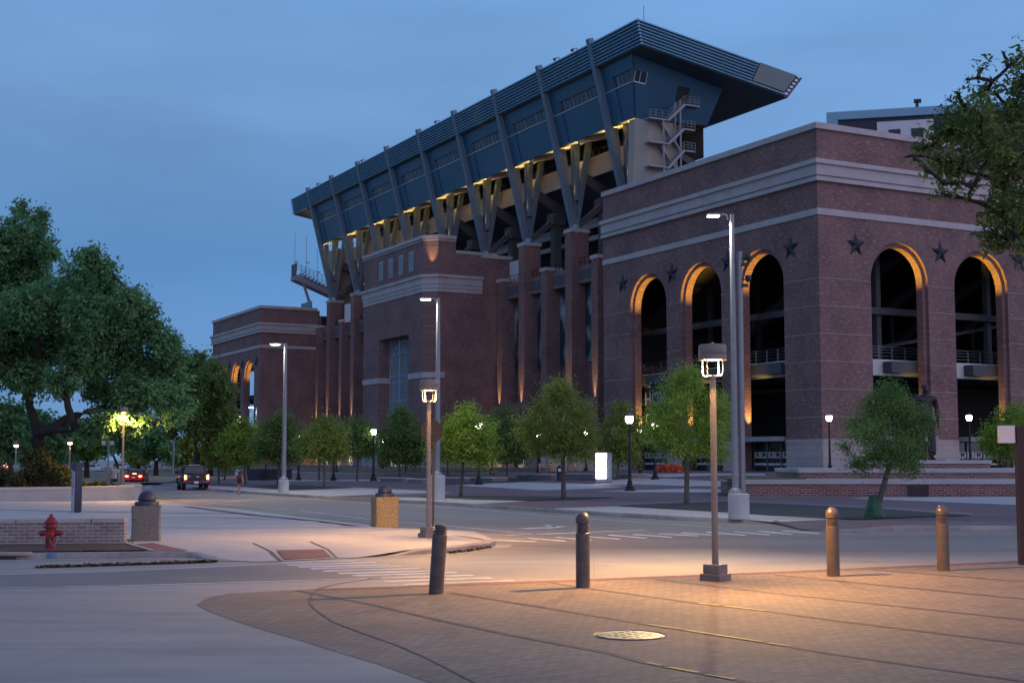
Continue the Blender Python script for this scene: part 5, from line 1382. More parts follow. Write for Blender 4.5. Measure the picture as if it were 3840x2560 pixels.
# hydrant
hy = thing('fire_hydrant', 'red fire hydrant on the mulch before the low brick wall', 'fire hydrant', gz(188, 2081), radians(8))
mb = MB(); mb.lathe([(0.0, 0.0), (0.17, 0.0), (0.17, 0.035), (0.14, 0.05), (0.14, 0.09), (0.16, 0.10), (0.16, 0.135), (0.12, 0.14)], 28, caps=False); obj('foot', mb, M['black'], hy, smooth=True)
mb = MB(); mb.lathe([(0.125, 0.13), (0.125, 0.155), (0.112, 0.17), (0.112, 0.60), (0.118, 0.63), (0.165, 0.64), (0.165, 0.672), (0.12, 0.68), (0.112, 0.72), (0.125, 0.74)], 28, caps=False); obj('barrel', mb, M['hydrant_red'], hy, smooth=True)
mb = MB(); mb.lathe([(0.16, 0.735), (0.165, 0.75), (0.145, 0.765), (0.12, 0.80), (0.085, 0.86), (0.045, 0.885), (0.04, 0.895), (0.04, 0.94), (0.0, 0.945)], 28, caps=False); obj('bonnet', mb, M['hydrant_red'], hy, smooth=True)
for sx, nm in ((1, 'side_nozzle'), (-1, 'side_nozzle')):
    mb = MB(); mb.tube((sx * 0.09, 0, 0.51), (sx * 0.185, 0, 0.51), 0.062, 0.062, 16); mb.tube((sx * 0.18, 0, 0.51), (sx * 0.235, 0, 0.51), 0.075, 0.065, 16); mb.tube((sx * 0.235, 0, 0.51), (sx * 0.28, 0, 0.51), 0.024, 0.02, 6)
    obj(nm, mb, M['hydrant_red'], hy, smooth=True)
mb = MB(); mb.tube((0, -0.09, 0.47), (0, -0.16, 0.47), 0.085, 0.085, 20); mb.tube((0, -0.155, 0.47), (0, -0.215, 0.47), 0.10, 0.085, 20); mb.tube((0, -0.215, 0.47), (0, -0.25, 0.47), 0.026, 0.022, 6); obj('front_nozzle', mb, M['hydrant_red'], hy, smooth=True)
mb = MB(); mb.path([(0.01, -0.20, 0.41), (0.02, -0.17, 0.33), (0.06, -0.15, 0.25), (0.11, -0.13, 0.22), (0.15, -0.11, 0.28), (0.17, -0.08, 0.40)], 0.011, 6); obj('chain', mb, M['galv'], hy)

# stop sign seen from behind
ss = thing('stop_sign', 'dark back of an octagonal stop sign behind the pavement lamp post', 'stop sign', gz(1624, 1990), radians(4))
mb = MB(); mb.box((-0.035, -0.03, 0), (0.035, 0.03, 2.95), 0.004); obj('post', mb, M['sign_back'], ss)
cz = atY(1617, 1617, gz(1624, 1990).y).z
pts = [(0.365 * cos(pi / 8 + k * pi / 4) * 1.0, sin(pi / 8 + k * pi / 4) * 0.365) for k in range(8)]
mb = MB(); mb.prism([(x - 0.05, 0.05, cz + z) for x, z in pts], [(x - 0.05, 0.056, cz + z) for x, z in pts]); obj('sign_plate', mb, M['sign_back'], ss)

# tall street lights
def street_light(label, base, h, second=False, arm=-1, ped=(0.37, 0.87), power=1400, r=0.13, head=1.0):
    t = thing('street_light', label, 'street light', base, 0, 'tall led street lights')
    mb = MB(); mb.lathe([(0, 0), (ped[0], 0), (ped[0], ped[1]), (ped[0] - 0.03, ped[1] + 0.02), (0, ped[1] + 0.02)], 36, caps=False); obj('concrete_footing', mb, M['footing'], t, smooth=True)
    x0 = -0.10 if second else 0.0
    mb = MB(); mb.lathe([(r, ped[1]), (r * 0.62, h), (0, h)], 24, (x0, 0, 0), caps=False)
    mb.lathe([(0, ped[1] + 0.02), (r + 0.13, ped[1] + 0.02), (r + 0.13, ped[1] + 0.06), (r + 0.05, ped[1] + 0.18), (r, ped[1] + 0.22)], 24, (x0, 0, 0), caps=False)
    obj('pole', mb, M['galv'], t, smooth=True)
    hx = x0 + arm * 0.14
    mb = MB(); mb.path([(x0 + arm * 0.03, 0, h - 0.22), (hx, 0, h - 0.18), (hx + arm * 0.03, 0, h - 0.04), (hx + arm * 0.14, 0, h - 0.0), (hx + arm * 0.34, 0, h - 0.01)], 0.035, 8)
    obj('arm', mb, M['galv'], t, smooth=True)
    mb = MB(); mb.boxm((0.52 * head, 0.30 * head, 0.075), Matrix.Translation((hx + arm * 0.52, 0, h - 0.02)), 0.03); obj('lamp_head', mb, M['galv'], t, smooth=True)
    mb = MB(); mb.boxm((0.40 * head, 0.24 * head, 0.05), Matrix.Translation((hx + arm * 0.52, 0, h - 0.075)), 0.02); obj('led_panel', mb, M['e_led'], t)
    spot((hx + arm * 0.52, 0, h - 0.13), (hx + arm * 0.52, -0.6, 0), power, (1.0, 0.90, 0.68), 158, 0.35, 0.12, t)
    if second:
        mb = MB(); mb.lathe([(0.10, ped[1]), (0.10, 9.45), (0, 9.45)], 20, (0.16, 0.05, 0), caps=False); obj('camera_pole', mb, M['galv'], t, smooth=True)
        for z in (9.2, 8.45):
            mb = MB(); mb.tube((0.2, 0.0, z), (0.42, -0.02, z), 0.03, 0.03, 8); mb.lathe([(0.0, -0.16), (0.08, -0.13), (0.11, -0.03), (0.11, 0.08), (0.0, 0.10)], 16, (0.45, -0.02, z + 0.05), caps=False); mb.boxm((0.22, 0.14, 0.10), Matrix.Translation((0.33, -0.02, z - 0.22)))
            obj('camera', mb, M['black'], t, smooth=True)
    return t
M['footing'] = mat('pale_concrete_footing', (0.42, 0.44, 0.45), 0.85, var=0.1, scale=2, bump=0.15)
b = gz(2771, 1945, 0.13); street_light('tallest led street light with a camera pole on one concrete footing', b, atY(2762, 803, b.y).z - b.z, True, power=1600)
spot(b + Vector((-0.7, -0.1, atY(2762, 803, b.y).z - b.z - 0.15)), (1.2, 20.5, 0), 5500, (1.0, 0.84, 0.60), 38, 1.0, 0.10)
b = gp(1640, 1874); street_light('tall led street light behind the stop sign', b, atY(1633, 1118, b.y).z - b.z, ped=(0.40, 1.25), power=1600, r=0.15, head=1.25)
b = gp(1063, 1848); street_light('tall led street light at the kerb near the walking woman', b, atY(1064, 1287, b.y).z - b.z, ped=(0.33, 0.8), power=1600, r=0.15, head=1.35)
b = gp(958, 1786); street_light('far led street light before the last pavilion arch', b, atY(958, 1526, b.y).z - b.z, ped=(0.3, 0.6), power=700, r=0.14, head=1.3)
b = gz(889, 1786, 0.15); street_light('far led street light with a signal head, left of the last pavilion', b, atY(896, 1549, b.y).z - b.z, ped=(0.3, 0.6), power=700, r=0.16, head=1.3)

# acorn lamps on the plaza
ac0 = None
def acorn(label, basepx, topy):
    global ac0
    b = gp(*basepx); ztop = atY(basepx[0], topy, b.y).z; sc = (ztop - b.z) / 4.90
    if ac0 is None:
        t = thing('acorn_lamp', label, 'acorn lamp', b, 0, 'black acorn lamps on the stadium plaza')
        mb = MB(); mb.lathe([(0, 0), (0.36, 0), (0.36, 0.08), (0.30, 0.12), (0.27, 0.20), (0.29, 0.26), (0.20, 0.32), (0.15, 0.55), (0.17, 0.60), (0.12, 0.66), (0.105, 1.0)], 20, caps=False); obj('base', mb, M['pole_dark'], t, smooth=True)
        mb = MB(); mb.lathe([(0.105, 0.98), (0.065, 4.0), (0.10, 4.03), (0.10, 4.10), (0.06, 4.13), (0.17, 4.26), (0, 4.27)], 20, caps=False); obj('pole', mb, M['pole_dark'], t, smooth=True)
        mb = MB(); mb.lathe([(0.0, 4.26), (0.15, 4.27), (0.22, 4.40), (0.255, 4.56), (0.235, 4.70), (0.0, 4.71)], 20, caps=False); obj('globe', mb, M['e_acorn'], t, smooth=True)
        mb = MB(); mb.lathe([(0.25, 4.70), (0.245, 4.73), (0.16, 4.80), (0.06, 4.83), (0.035, 4.90), (0.0, 4.91)], 20, caps=False); obj('finial_cap', mb, M['galv'], t, smooth=True)
        t.scale = (sc,) * 3; ac0 = t
        return t
    return dup(ac0, b, label, scale=sc)
acorn('black acorn lamp on the plaza just right of the glowing kiosk, nearest of its kind', (2362, 1840), 1549)
acorn('black acorn lamp behind and right of the kiosk, left of the orange barriers', (2401, 1785), 1602)
acorn('black acorn lamp standing directly before the orange barriers', (2457, 1797), 1578)
acorn('black acorn lamp before the tan hoarding, left of the kiosk', (2197, 1766), 1611)
acorn('black acorn lamp glowing inside the bright green tree right of the stop sign', (1795, 1817), 1578)
acorn('small acorn lamp showing at the right edge of the bright green tree', (1844, 1777), 1632)
acorn('small acorn lamp in the left half of the big olive tree', (2018, 1771), 1620)
acorn('black acorn lamp before the lit entrance lettering', (1400, 1803), 1603)
acorn('black acorn lamp at the right side of the round olive tree', (1250, 1802), 1616)
acorn('small acorn lamp below and behind the one at the round olive tree', (1261, 1772), 1646)
acorn('black acorn lamp just right of the kerbside street light pole', (1119, 1800), 1628)
acorn('small acorn lamp half hidden by the tree before the lit entrance', (1433, 1757), 1643)
acorn('black acorn lamp just left of the kerbside street light pole', (997, 1800), 1640)
acorn('black acorn lamp before the brick corner of the stadium', (3113, 1772), 1550)
acorn('black acorn lamp right of the statue before the dark arch', (3640, 1768), 1549)

# kiosk
kb = gp(2262, 1812)
ks = thing('information_kiosk', 'glowing white screen kiosk on the stadium plaza', 'information kiosk', kb, radians(0))
sc = kb.y / 5081
mb = MB(); mb.box((-0.62, 0.0, 0.0), (0.30, 0.7, 2.42), 0.03); mb.box((0.25, 0.1, 0.0), (0.72, 0.75, 2.45), 0.03); obj('cabinet', mb, M['kiosk'], ks)
mb = MB(); mb.box((-0.58, -0.012, 0.42), (0.27, -0.002, 2.40)); scr = obj('screen', mb, M['e_screen'], ks)
mb = MB(); mb.box((-0.50, -0.017, 1.28), (0.18, -0.013, 1.31)); mb.box((-0.50, -0.017, 1.02), (0.18, -0.013, 1.04)); mb.box((-0.35, -0.017, 0.62), (0.05, -0.013, 0.9), 0.0); obj('screen_lines', mb, emis('screen_grey_lines', (0.75, 0.85, 1), 0.9), scr)
mb = MB(); mb.box((0.272, -0.013, 1.85), (0.298, -0.003, 2.42)); mb.box((-0.58, -0.013, 2.402), (0.3, -0.003, 2.425)); obj('screen_edge', mb, M['e_screen2'], ks)
d = bpy.data.lights.new('screen_light', 'AREA'); d.energy = 130; d.color = (0.85, 0.9, 1.0); d.shape = 'RECTANGLE'; d.size = 0.85; d.size_y = 2.0
o = bpy.data.objects.new('screen_light', d); COL.objects.link(o); o.parent = ks; o.location = (-0.16, -0.05, 1.4); o.rotation_euler = (radians(90), 0, 0)

# delineator posts with tape, hoarding, bin, barriers, benches
dl0 = None
tops = []
for i, (bx, by, ty, lab) in enumerate([(2023, 1771, 1734, 'orange and white delineator post, leftmost, holding the yellow tape'), (2062, 1770, 1732, 'orange and white delineator post before the tan box at the hoarding corner'), (2157, 1768, 1732, 'orange and white delineator post before the hoarding nearest the kiosk')]):
    b = gp(bx, by); h = atY(bx, ty, b.y).z - b.z; tops.append(b + Vector((0, 0, h * 0.9)))
    if dl0 is None:
        t = thing('delineator_post', lab, 'delineator post', b, 0, 'orange delineator posts by the hoarding')
        mb = MB(); mb.box((-0.28, -0.28, 0), (0.28, 0.28, 0.05), 0.01); obj('base', mb, M['black'], t)
        mb = MB(); mb.lathe([(0.13, 0.05), (0.085, 0.35), (0.07, 1.05), (0.03, 1.12), (0, 1.12)], 14, caps=False); obj('post', mb, M['orange'], t, smooth=True)
        for z in (0.55, 0.82):
            mb = MB(); mb.lathe([(0.083, z), (0.08, z + 0.13)], 14, caps=False); obj('white_band', mb, M['white_plastic'], t)
        dl0 = t; t.scale = (h / 1.12,) * 3
    else: dup(dl0, b, lab, scale=h / 1.12)
mb = MB()
for a, b in ((0, 1), (1, 2)):
    n = 12; pl = [tops[a].lerp(tops[b], k / n) - Vector((0, 0, 0.35 * sin(pi * k / n))) for k in range(n + 1)]
    for p, q in zip(pl[:-1], pl[1:]): mb.prism([p + Vector((0, 0, 0.04)), p - Vector((0, 0, 0.04)), p + Vector((0, 0.01, -0.04)), p + Vector((0, 0.01, 0.04))], [q + Vector((0, 0, 0.04)), q - Vector((0, 0, 0.04)), q + Vector((0, 0.01, -0.04)), q + Vector((0, 0.01, 0.04))])
tag(obj('caution_tape', mb, M['tape']), 'sagging yellow caution tape strung between the delineator posts', 'caution tape')
a, b = gp(2046, 1767), gp(2246, 1764)
hd = thing('hoarding', 'long tan hoarding with upright battens before the brick bays', 'hoarding', a, atan2((b - a).y, (b - a).x)); Lh = (b - a).length; hh = 2.3
mb = MB(); mb.box((0, 0, 0.05), (Lh, 0.08, hh)); obj('boards', mb, M['ply'], hd)
mb = MB()
for k in range(int(Lh / 1.2) + 1): mb.box((k * 1.2, -0.07, 0.0), (k * 1.2 + 0.1, -0.002, hh + 0.05))
mb.box((0, -0.10, hh), (Lh, 0.12, hh + 0.08)); obj('battens', mb, M['ply'], hd)
mb = MB(); mb.box((0.6, -1.2, 0.02), (2.6, -0.1, 1.95), 0.03); obj('gate_box', mb, M['ply'], hd)
tb = gp(2101, 1801)
t = thing('litter_bin', 'slim dark green litter bin with a white label by the plaza bed', 'litter bin', tb)
h = atY(2101, 1746, tb.y).z - tb.z
mb = MB(); mb.lathe([(0.30, 0), (0.33, 0.06), (0.30, 0.1), (0.30, h - 0.15), (0.33, h - 0.1), (0.22, h), (0, h)], 18, caps=False); obj('body', mb, M['green_bin'], t, smooth=True)
mb = MB(); mb.box((-0.19, -0.315, h * 0.62), (0.13, -0.285, h * 0.82)); obj('label_plate', mb, M['white_plastic'], t)
ob0 = None
labs = ['crumpled orange barrier, leftmost of the row by the arch gate', 'crumpled orange barrier, second from the left by the arch gate', 'tallest orange barrier in the middle of the row by the arch gate', 'crumpled orange barrier, second from the right of the row by the arch gate', 'crumpled orange barrier, rightmost of the row by the arch gate']
def rough_box(mb, sx, sy, sz, seed, amp=0.12):
    rng = random.Random(seed)
    r = bmesh.ops.create_cube(mb.bm, size=1.0, matrix=Matrix.Translation((0, 0, sz / 2)) @ Matrix.Diagonal((sx, sy, sz, 1)))
    bmesh.ops.subdivide_edges(mb.bm, edges=mb.bm.edges[:], cuts=4, use_grid_fill=True)
    for v in mb.bm.verts:
        f = v.co.z / sz
        v.co.x *= 1 - 0.12 * f; v.co += Vector((rng.uniform(-amp, amp), rng.uniform(-amp, amp), rng.uniform(-amp, amp) if f > 0.1 else 0))
for i in range(5):
    px = 2474 + i * 18.5; b = gp(px, 1769)
    t = thing('barrier', labs[i], 'barrier', b, 0.1 * i, 'orange barriers by the arch gate')
    mb = MB(); rough_box(mb, 0.62, 0.5, 0.58 if i in (0, 4) else 0.68 + 0.05 * (i == 2), i + 3); obj('folded_mesh', mb, M['orange'], t, smooth=True)
    mb = MB()
    for k in range(4): mb.tube((-0.24 + 0.16 * k, -0.29, 0.02), (-0.2 + 0.14 * k, -0.22, 0.62), 0.02, 0.02, 5)
    obj('rib', mb, M['orange'], t)
def slab_bench(label, px0, px1, ybase, ytop, depth=1.6, skew=0.5):
    a, b = gp(px0, ybase), gp(px1, ybase); h = max(0.4, atY(px0, ytop, a.y).z - a.z)
    t = thing('stone_bench', label, 'stone bench', (a + b) / 2, atan2((b - a).y, (b - a).x), 'angular concrete benches on the plaza')
    L = (b - a).length / 2
    mb = MB(); mb.prism([(-L, 0, 0), (L, 0, 0), (L + skew, depth, 0), (-L + skew, depth, 0)], [(-L - 0.3, -0.15, h - 0.1), (L + 0.05, -0.15, h - 0.1), (L + skew, depth, h - 0.1), (-L + skew - 0.4, depth, h - 0.1)]); obj('plinth', mb, M['concrete'], t)
    mb = MB(); mb.prism([(-L - 0.4, -0.25, h - 0.098), (L + 0.12, -0.25, h - 0.098), (L + skew + 0.1, depth, h - 0.098), (-L + skew - 0.5, depth, h - 0.098)], [(-L - 0.4, -0.25, h), (L + 0.12, -0.25, h), (L + skew + 0.1, depth, h), (-L + skew - 0.5, depth, h)]); obj('seat_slab', mb, M['walk2'], t)
for a in [('angular bench slab just right of the lamp at the lit entrance', 1432, 1508, 1806, 1793), ('angular bench slab left of the stop sign, second from the entrance lamp', 1540, 1583, 1811, 1797), ('low bench slab directly behind the street light at the stop sign', 1640, 1745, 1806, 1790), ('long bench slab behind the bright green tree trunk', 1757, 1845, 1805, 1791), ('dark ended bench slab between the two plaza trees', 1944, 1985, 1793, 1779), ('pale bench slab left of the green litter bin', 1990, 2070, 1795, 1777), ('pale bench slab left of the glowing kiosk', 2118, 2222, 1796, 1775), ('short pale bench slab right of the glowing kiosk', 2327, 2372, 1793, 1778)]:
    slab_bench(*a)
# retaining wall in front of the lawn and dark stone wall
def wall_thing(name, label, cat, A, B, h, th, m, cap=None, capm=None, grp=None):
    t = thing(name, label, cat, A, atan2((B - A).y, (B - A).x)); L = (B - A).length
    mb = MB(); mb.box((0, 0, -0.2), (L, th, h)); obj('wall', mb, m, t)
    if cap: mb = MB(); mb.box((-0.04, -0.06, h + 0.002), (L + 0.04, th + 0.06, h + cap)); obj('coping', mb, capm or M['walk'], t)
    return t
wall_thing('retaining_wall', 'long low pale retaining wall below the stadium lawn', 'retaining wall', gp(1087, 1792), gp(1606, 1786), 0.55, 0.4, M['concrete'], 0.12, M['walk2'])
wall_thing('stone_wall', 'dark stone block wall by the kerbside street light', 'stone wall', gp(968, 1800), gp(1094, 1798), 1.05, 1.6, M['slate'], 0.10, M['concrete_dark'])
wall_thing('retaining_wall', 'far pale retaining wall behind the pickup truck', 'retaining wall', gz(700, 1783), gz(1100, 1783, 0.3), 0.75, 0.4, M['concrete'], 0.1, M['walk2'])
wall_thing('retaining_wall', 'far pale wall below the parked cars at the left', 'retaining wall', gz(552, 1775), gz(700, 1772), 0.5, 0.4, M['ply'], 0.1, M['walk2'])
# low brick wall at the left
A, B = gz(-520, 2066), gz(463, 2058)
lw = thing('low_wall', 'low grey brown brick wall with a concrete cap behind the hydrant', 'low wall', A, atan2((B - A).y, (B - A).x)); Lw = (B - A).length
mb = MB(); mb.box((0, 0, 0.0), (Lw, 0.42, 0.645)); obj('brick_face', mb, M['low_brick'], lw)
mb = MB()
k = 0.0
while k < Lw: 
    e = min(Lw + 0.02, k + 1.78); mb.box((k - 0.0, -0.02, 0.648), (e - 0.012, 0.46, 0.755), 0.008); k += 1.79
obj('cap_stones', mb, M['planter'], lw)
# planter wall at the left with a sharp corner
z1 = 0.81
pts_top = [atY(-700, 1830, 0) if False else gz(-900, 1832, z1), gz(0, 1827, z1), gz(300, 1824, z1), gz(430, 1821, z1), gz(505, 1818.5, z1), gz(532, 1814, z1), gz(520, 1811, z1), gz(460, 1808.5, z1), gz(307, 1803.5, z1), gz(60, 1800, z1), gz(-500, 1797, z1)]
pw = thing('planter', 'long pale concrete planter wall curving to a point around the oak', 'planter', (0, 0, 0))
mb = MB()
def wall_path(mb, pl, w, z0, z1):
    L, Rr = [], []
    n_ = len(pl)
    for i, p in enumerate(pl):
        nn = []
        if i > 0: d = (pl[i] - pl[i - 1]); d.z = 0; d.normalize(); nn.append(Vector((-d.y, d.x, 0)))
        if i < n_ - 1: d = (pl[i + 1] - pl[i]); d.z = 0; d.normalize(); nn.append(Vector((-d.y, d.x, 0)))
        n = (nn[0] + nn[-1]).normalized(); kx = 1 / max(0.35, n.dot(nn[0]))
        L.append((p.x, p.y)); Rr.append((p.x + n.x * w * kx, p.y + n.y * w * kx))
    V = [[mb.bm.verts.new((x, y, z)) for x, y, z in ((l[0], l[1], z0), (l[0], l[1], z1), (r[0], r[1], z1), (r[0], r[1], z0))] for l, r in zip(L, Rr)]
    for a, b in zip(V[:-1], V[1:]):
        for k in range(4): mb.bm.faces.new((a[k], b[k], b[(k + 1) % 4], a[(k + 1) % 4]))
    mb.bm.faces.new(V[0]); mb.bm.faces.new(V[-1][::-1])
pin = [Vector((p.x, p.y, 0)) for p in pts_top]
wall_path(mb, pin, 0.45, -0.1, z1 - 0.14); obj('wall', mb, M['planter'], pw)
mb = MB(); po = [p + Vector((0, -0.05 if i < 5 else 0, 0)) for i, p in enumerate(pin)]; wall_path(mb, po, 0.58, z1 - 0.138, z1); obj('coping', mb, M['walk'], pw)
mb = MB(); P_ = [Vector((p.x, p.y, 0)) for p in pts_top]
vs = [mb.bm.verts.new((p.x, p.y + (0.3 if i < 5 else -0.1), z1 - 0.10)) for i, p in enumerate(P_)]
for tri in tessellate_polygon([P_]): mb.bm.faces.new([vs[i] for i in tri])
obj('soil', mb, M['mulch'], pw)
# upright map sign
mp = thing('map_sign', 'upright dark column sign with a pale map panel on the left pavement', 'map sign', gz(286, 1931), radians(43))
mb = MB(); mb.box((-0.16, -0.16, 0.12), (0.16, 0.16, 2.08), 0.06, 4); obj('column', mb, M['slate'], mp, smooth=True)
mb = MB(); mb.box((-0.12, -0.12, 0.0), (0.12, 0.12, 0.14)); obj('foot', mb, M['slate'], mp)
mb = MB(); mb.box((-0.172, -0.135, 0.10), (-0.161, 0.13, 1.74)); pn = obj('map_panel', mb, M['map_panel'], mp)
mb = MB(); mb.box((-0.176, -0.10, 0.95), (-0.1725, 0.10, 1.62)); mb.box((-0.176, -0.10, 0.30), (-0.1725, 0.10, 0.42)); obj('map_print', mb, mat('faded_map_print', (0.22, 0.27, 0.33), 0.4, scale=9, var=0.5, col2=(0.42, 0.43, 0.44)), pn)
# brown sign post at the right edge
b = gz(3846, 2116)
rp = thing('sign_post', 'dark brown sign post with a blank pale box at the right edge', 'sign post', b)
mb = MB(); mb.box((-0.13, -0.10, 0), (0.13, 0.10, atY(3838, 1597, b.y).z), 0.012); obj('post', mb, M['post_brown'], rp)
zc = atY(3790, 1628, b.y).z
mb = MB(); mb.box((-0.475, -0.06, zc - 0.185), (-0.15, 0.10, zc + 0.185), 0.008); obj('sign_box', mb, M['sign_white'], rp)
mb = MB(); mb.box((-0.15, -0.03, zc - 0.1), (-0.128, 0.03, zc + 0.1)); obj('bracket', mb, M['post_brown'], rp)

# statue pedestal, three brick tiers
pd = thing('pedestal', 'wide three tiered brick pedestal with stone caps carrying the statue', 'pedestal', (0, 0, 0))
def tier(xl, xr, y, depth, z0, ztop, cap, Yl=None):
    mb = MB(); mb.box((xl, y, z0), (xr, y + depth, ztop - cap)); obj('brick_tier', mb, M['ped_brick'], pd)
    mb = MB(); mb.box((xl - 0.08, y - 0.08, ztop - cap + 0.003), (xr + 0.08, y + depth + 0.08, ztop), 0.015); obj('stone_cap', mb, M['limestone'], pd)
Y1 = gz(3300, 1861.5, PZ).y
zt1 = atY(3300, 1797, Y1).z; tier(atY(2795, 1830, Y1).x, atY(4350, 1830, Y1).x, Y1, 9, PZ - 0.1, zt1, 0.27)
Y2 = Y1 + 2.6; zt2 = atY(3300, 1756, Y2).z; tier(atY(2998, 1780, Y2).x, atY(4350, 1780, Y2).x, Y2, 7, zt1 + 0.003, zt2, 0.24)
Y3 = Y2 + 2.2; zt3 = atY(3300, 1724.5, Y3).z; tier(atY(3243, 1740, Y3).x, atY(3713, 1740, Y3).x, Y3, 3.6, zt2 + 0.003, zt3, 0.22)
mb = MB(); mb.box((atY(3404, 1840, Y1).x, Y1 - 0.05, PZ + 0.03), (atY(3482, 1840, Y1).x, Y1 - 0.002, atY(3440, 1812, Y1).z)); obj('plaque', mb, M['statue'], pd)
mb = MB(); mb.box((atY(2700, 1790, Y2).x, Y1 + 0.6, zt1 + 0.002), (atY(2996, 1790, Y2).x - 0.02, Y1 + 6, zt1 + 0.06)); obj('grass_top', mb, M['grass'], pd)
STAT = Vector((atY(3475, 1722, Y3 + 1.7).x, Y3 + 1.7, zt3))
# ------------------------------------------------------------------ trees
def leaf_mesh(name, C, size, rng, outdir=None, fold=False, flat=0.35, aspect=0.5):
    n = len(C)
    nrm = rng.normal(size=(n, 3)); nrm[:, 2] = np.abs(nrm[:, 2]) + flat
    if outdir is not None: nrm += outdir * 0.8
    nrm /= np.linalg.norm(nrm, axis=1)[:, None]
    a = rng.normal(size=(n, 3)); u = np.cross(nrm, a); u /= np.linalg.norm(u, axis=1)[:, None]; v = np.cross(nrm, u)
    s = size * (0.65 + 0.7 * rng.random(n))[:, None]
    if fold:
        V = np.stack([C - u * s, C - u * s * 0.2 - v * s * aspect + nrm * s * 0.12, C + u * s * 0.55 - v * s * aspect * 0.7 + nrm * s * 0.05, C + u * s - nrm * s * 0.1, C + u * s * 0.55 + v * s * aspect * 0.7 + nrm * s * 0.05, C - u * s * 0.2 + v * s * aspect + nrm * s * 0.12], 1).reshape(-1, 3)
        k = 6
    else:
        V = np.stack([C - u * s, C - v * s * aspect, C + u * s, C + v * s * aspect], 1).reshape(-1, 3); k = 4
    me = bpy.data.meshes.new(name)
    me.vertices.add(len(V)); me.vertices.foreach_set('co', V.astype(np.float32).ravel())
    me.loops.add(n * k); me.loops.foreach_set('vertex_index', np.arange(n * k, dtype=np.int32))
    me.polygons.add(n); me.polygons.foreach_set('loop_start', np.arange(0, n * k, k, dtype=np.int32))
    try: me.polygons.foreach_set('loop_total', np.full(n, k, dtype=np.int32))
    except Exception: pass
    me.update(calc_edges=True); return me

def crown_points(B, ntwig, per, spread, rng, shell=0.4, droop=0.0):
    """B rows: x y z rx ry rz ; returns leaf centres and outward directions"""
    B = np.asarray(B, float); vol = (B[:, 3] * B[:, 4] * B[:, 5]) ** (0.72); vol /= vol.sum()
    idx = rng.choice(len(B), ntwig, p=vol)
    d = rng.normal(size=(ntwig, 3)); d /= np.linalg.norm(d, axis=1)[:, None]
    r = rng.random(ntwig) ** shell
    # lumpy blobs: radius varies with direction so outlines stay ragged
    r *= 0.78 + 0.34 * rng.random(ntwig)
    P = B[idx, :3] + d * B[idx, 3:6] * r[:, None]
    tw = d + rng.normal(scale=0.5, size=d.shape); tw[:, 2] += 0.15 - droop; tw /= np.linalg.norm(tw, axis=1)[:, None]
    k = rng.random((ntwig, per)) * 2 - 0.6
    C = P[:, None, :] + tw[:, None, :] * (k * spread)[:, :, None] + rng.normal(scale=spread * 0.30, size=(ntwig, per, 3))
    O = np.repeat(d, per, 0)
    return C.reshape(-1, 3), O, P

def limb(mb, p0, p1, r0, r1, sag, rng, n=5, k=7):
    p0 = Vector(p0); p1 = Vector(p1); pts = []; rad = []
    L = (p1 - p0).length
    for i in range(n + 1):
        f = i / n
        p = p0.lerp(p1, f) + Vector((rng.normal(0, 0.03 * L), rng.normal(0, 0.03 * L), sag * L * sin(pi * f) + rng.normal(0, 0.015 * L))) * (1 if 0 < i < n else 0)
        pts.append(p); rad.append(r0 + (r1 - r0) * f ** 0.8)
    mb.path(pts, rad, k); return pts

def tree(name, label, base, fork, blobs, ntwig, leafm, size, trunk_r, seed, group=None, per=9, spread=0.3, barkm='bark', twig_n=2, stems=None, flare=1.5, fold=False, shell=0.42, droop=0.0, aspect=0.5, sub=3, limb_scale=0.55):
    """base and blobs in world metres; fork = height of the crown's first fork (point)"""
    rng = np.random.default_rng(seed); base = Vector(base)
    t = thing(name, label, 'tree', base, 0, group)
    B = np.array(blobs, float); B[:, :3] -= np.array(base)
    fork = Vector(fork) - base
    mb = MB()
    mb.path([(0, 0, -0.1), Vector((0, 0, 0.0)).lerp(fork, 0.12) + Vector((0, 0, 0)), Vector((0, 0, 0)).lerp(fork, 0.5), fork], [trunk_r * flare, trunk_r * 1.12, trunk_r, trunk_r * 0.85], 12)
    nodes = [fork]
    order = np.argsort(np.linalg.norm(B[:, :3] - np.array(fork), axis=1))
    paths = [[Vector((0, 0, 0)).lerp(fork, 0.8), fork]]
    for i in order:
        c = Vector(B[i, :3])
        # grow from the nearest node already in the skeleton
        cand = [(p - c).length + 0.35 * max(0, p.z - c.z) for pl in paths for p in pl]
        allp = [p for pl in paths for p in pl]
        j = int(np.argmin(cand)); st = allp[j]
        L = (c - st).length
        if L < 0.05: continue
        d0 = (st - fork).length
        tot = max(0.1, np.linalg.norm(B[:, :3] - np.array(fork), axis=1).max())
        r0 = max(0.03 * trunk_r / 0.2, trunk_r * limb_scale * (1 - 0.8 * min(1, d0 / tot))); r1 = max(0.012, r0 * 0.4)
        pl = limb(mb, st, c, r0, r1, 0.06, rng)
        paths.append(pl)
        for _ in range(sub):
            s0 = pl[int(rng.integers(2, len(pl)))]; dd = rng.normal(size=3); dd /= np.linalg.norm(dd); dd[2] = abs(dd[2]) * (0.6 - droop)
            e = Vector(c) + Vector(dd * B[i, 3:6] * 0.95)
            limb(mb, s0, e, r1 * 0.7, r1 * 0.18, 0.05, rng, 4, 5)
    obj('trunk', mb, M[barkm], t, smooth='all')
    C, O, P = crown_points(B, ntwig, per, spread, rng, shell, droop)
    me = leaf_mesh('crown', C, size, rng, O, fold, aspect=aspect)
    obj('crown', me, leafm, t)
    return t

def pxblobs(lst, Y, jit, rng, rz=1.0, depth=1.0):
    out = []
    for px, py, r in lst:
        y = Y + rng.uniform(-jit, jit); p = atY(px, py, y); R = r * y / 5081
        out.append((p.x, p.y, p.z, R, R * depth, R * rz))
    return out

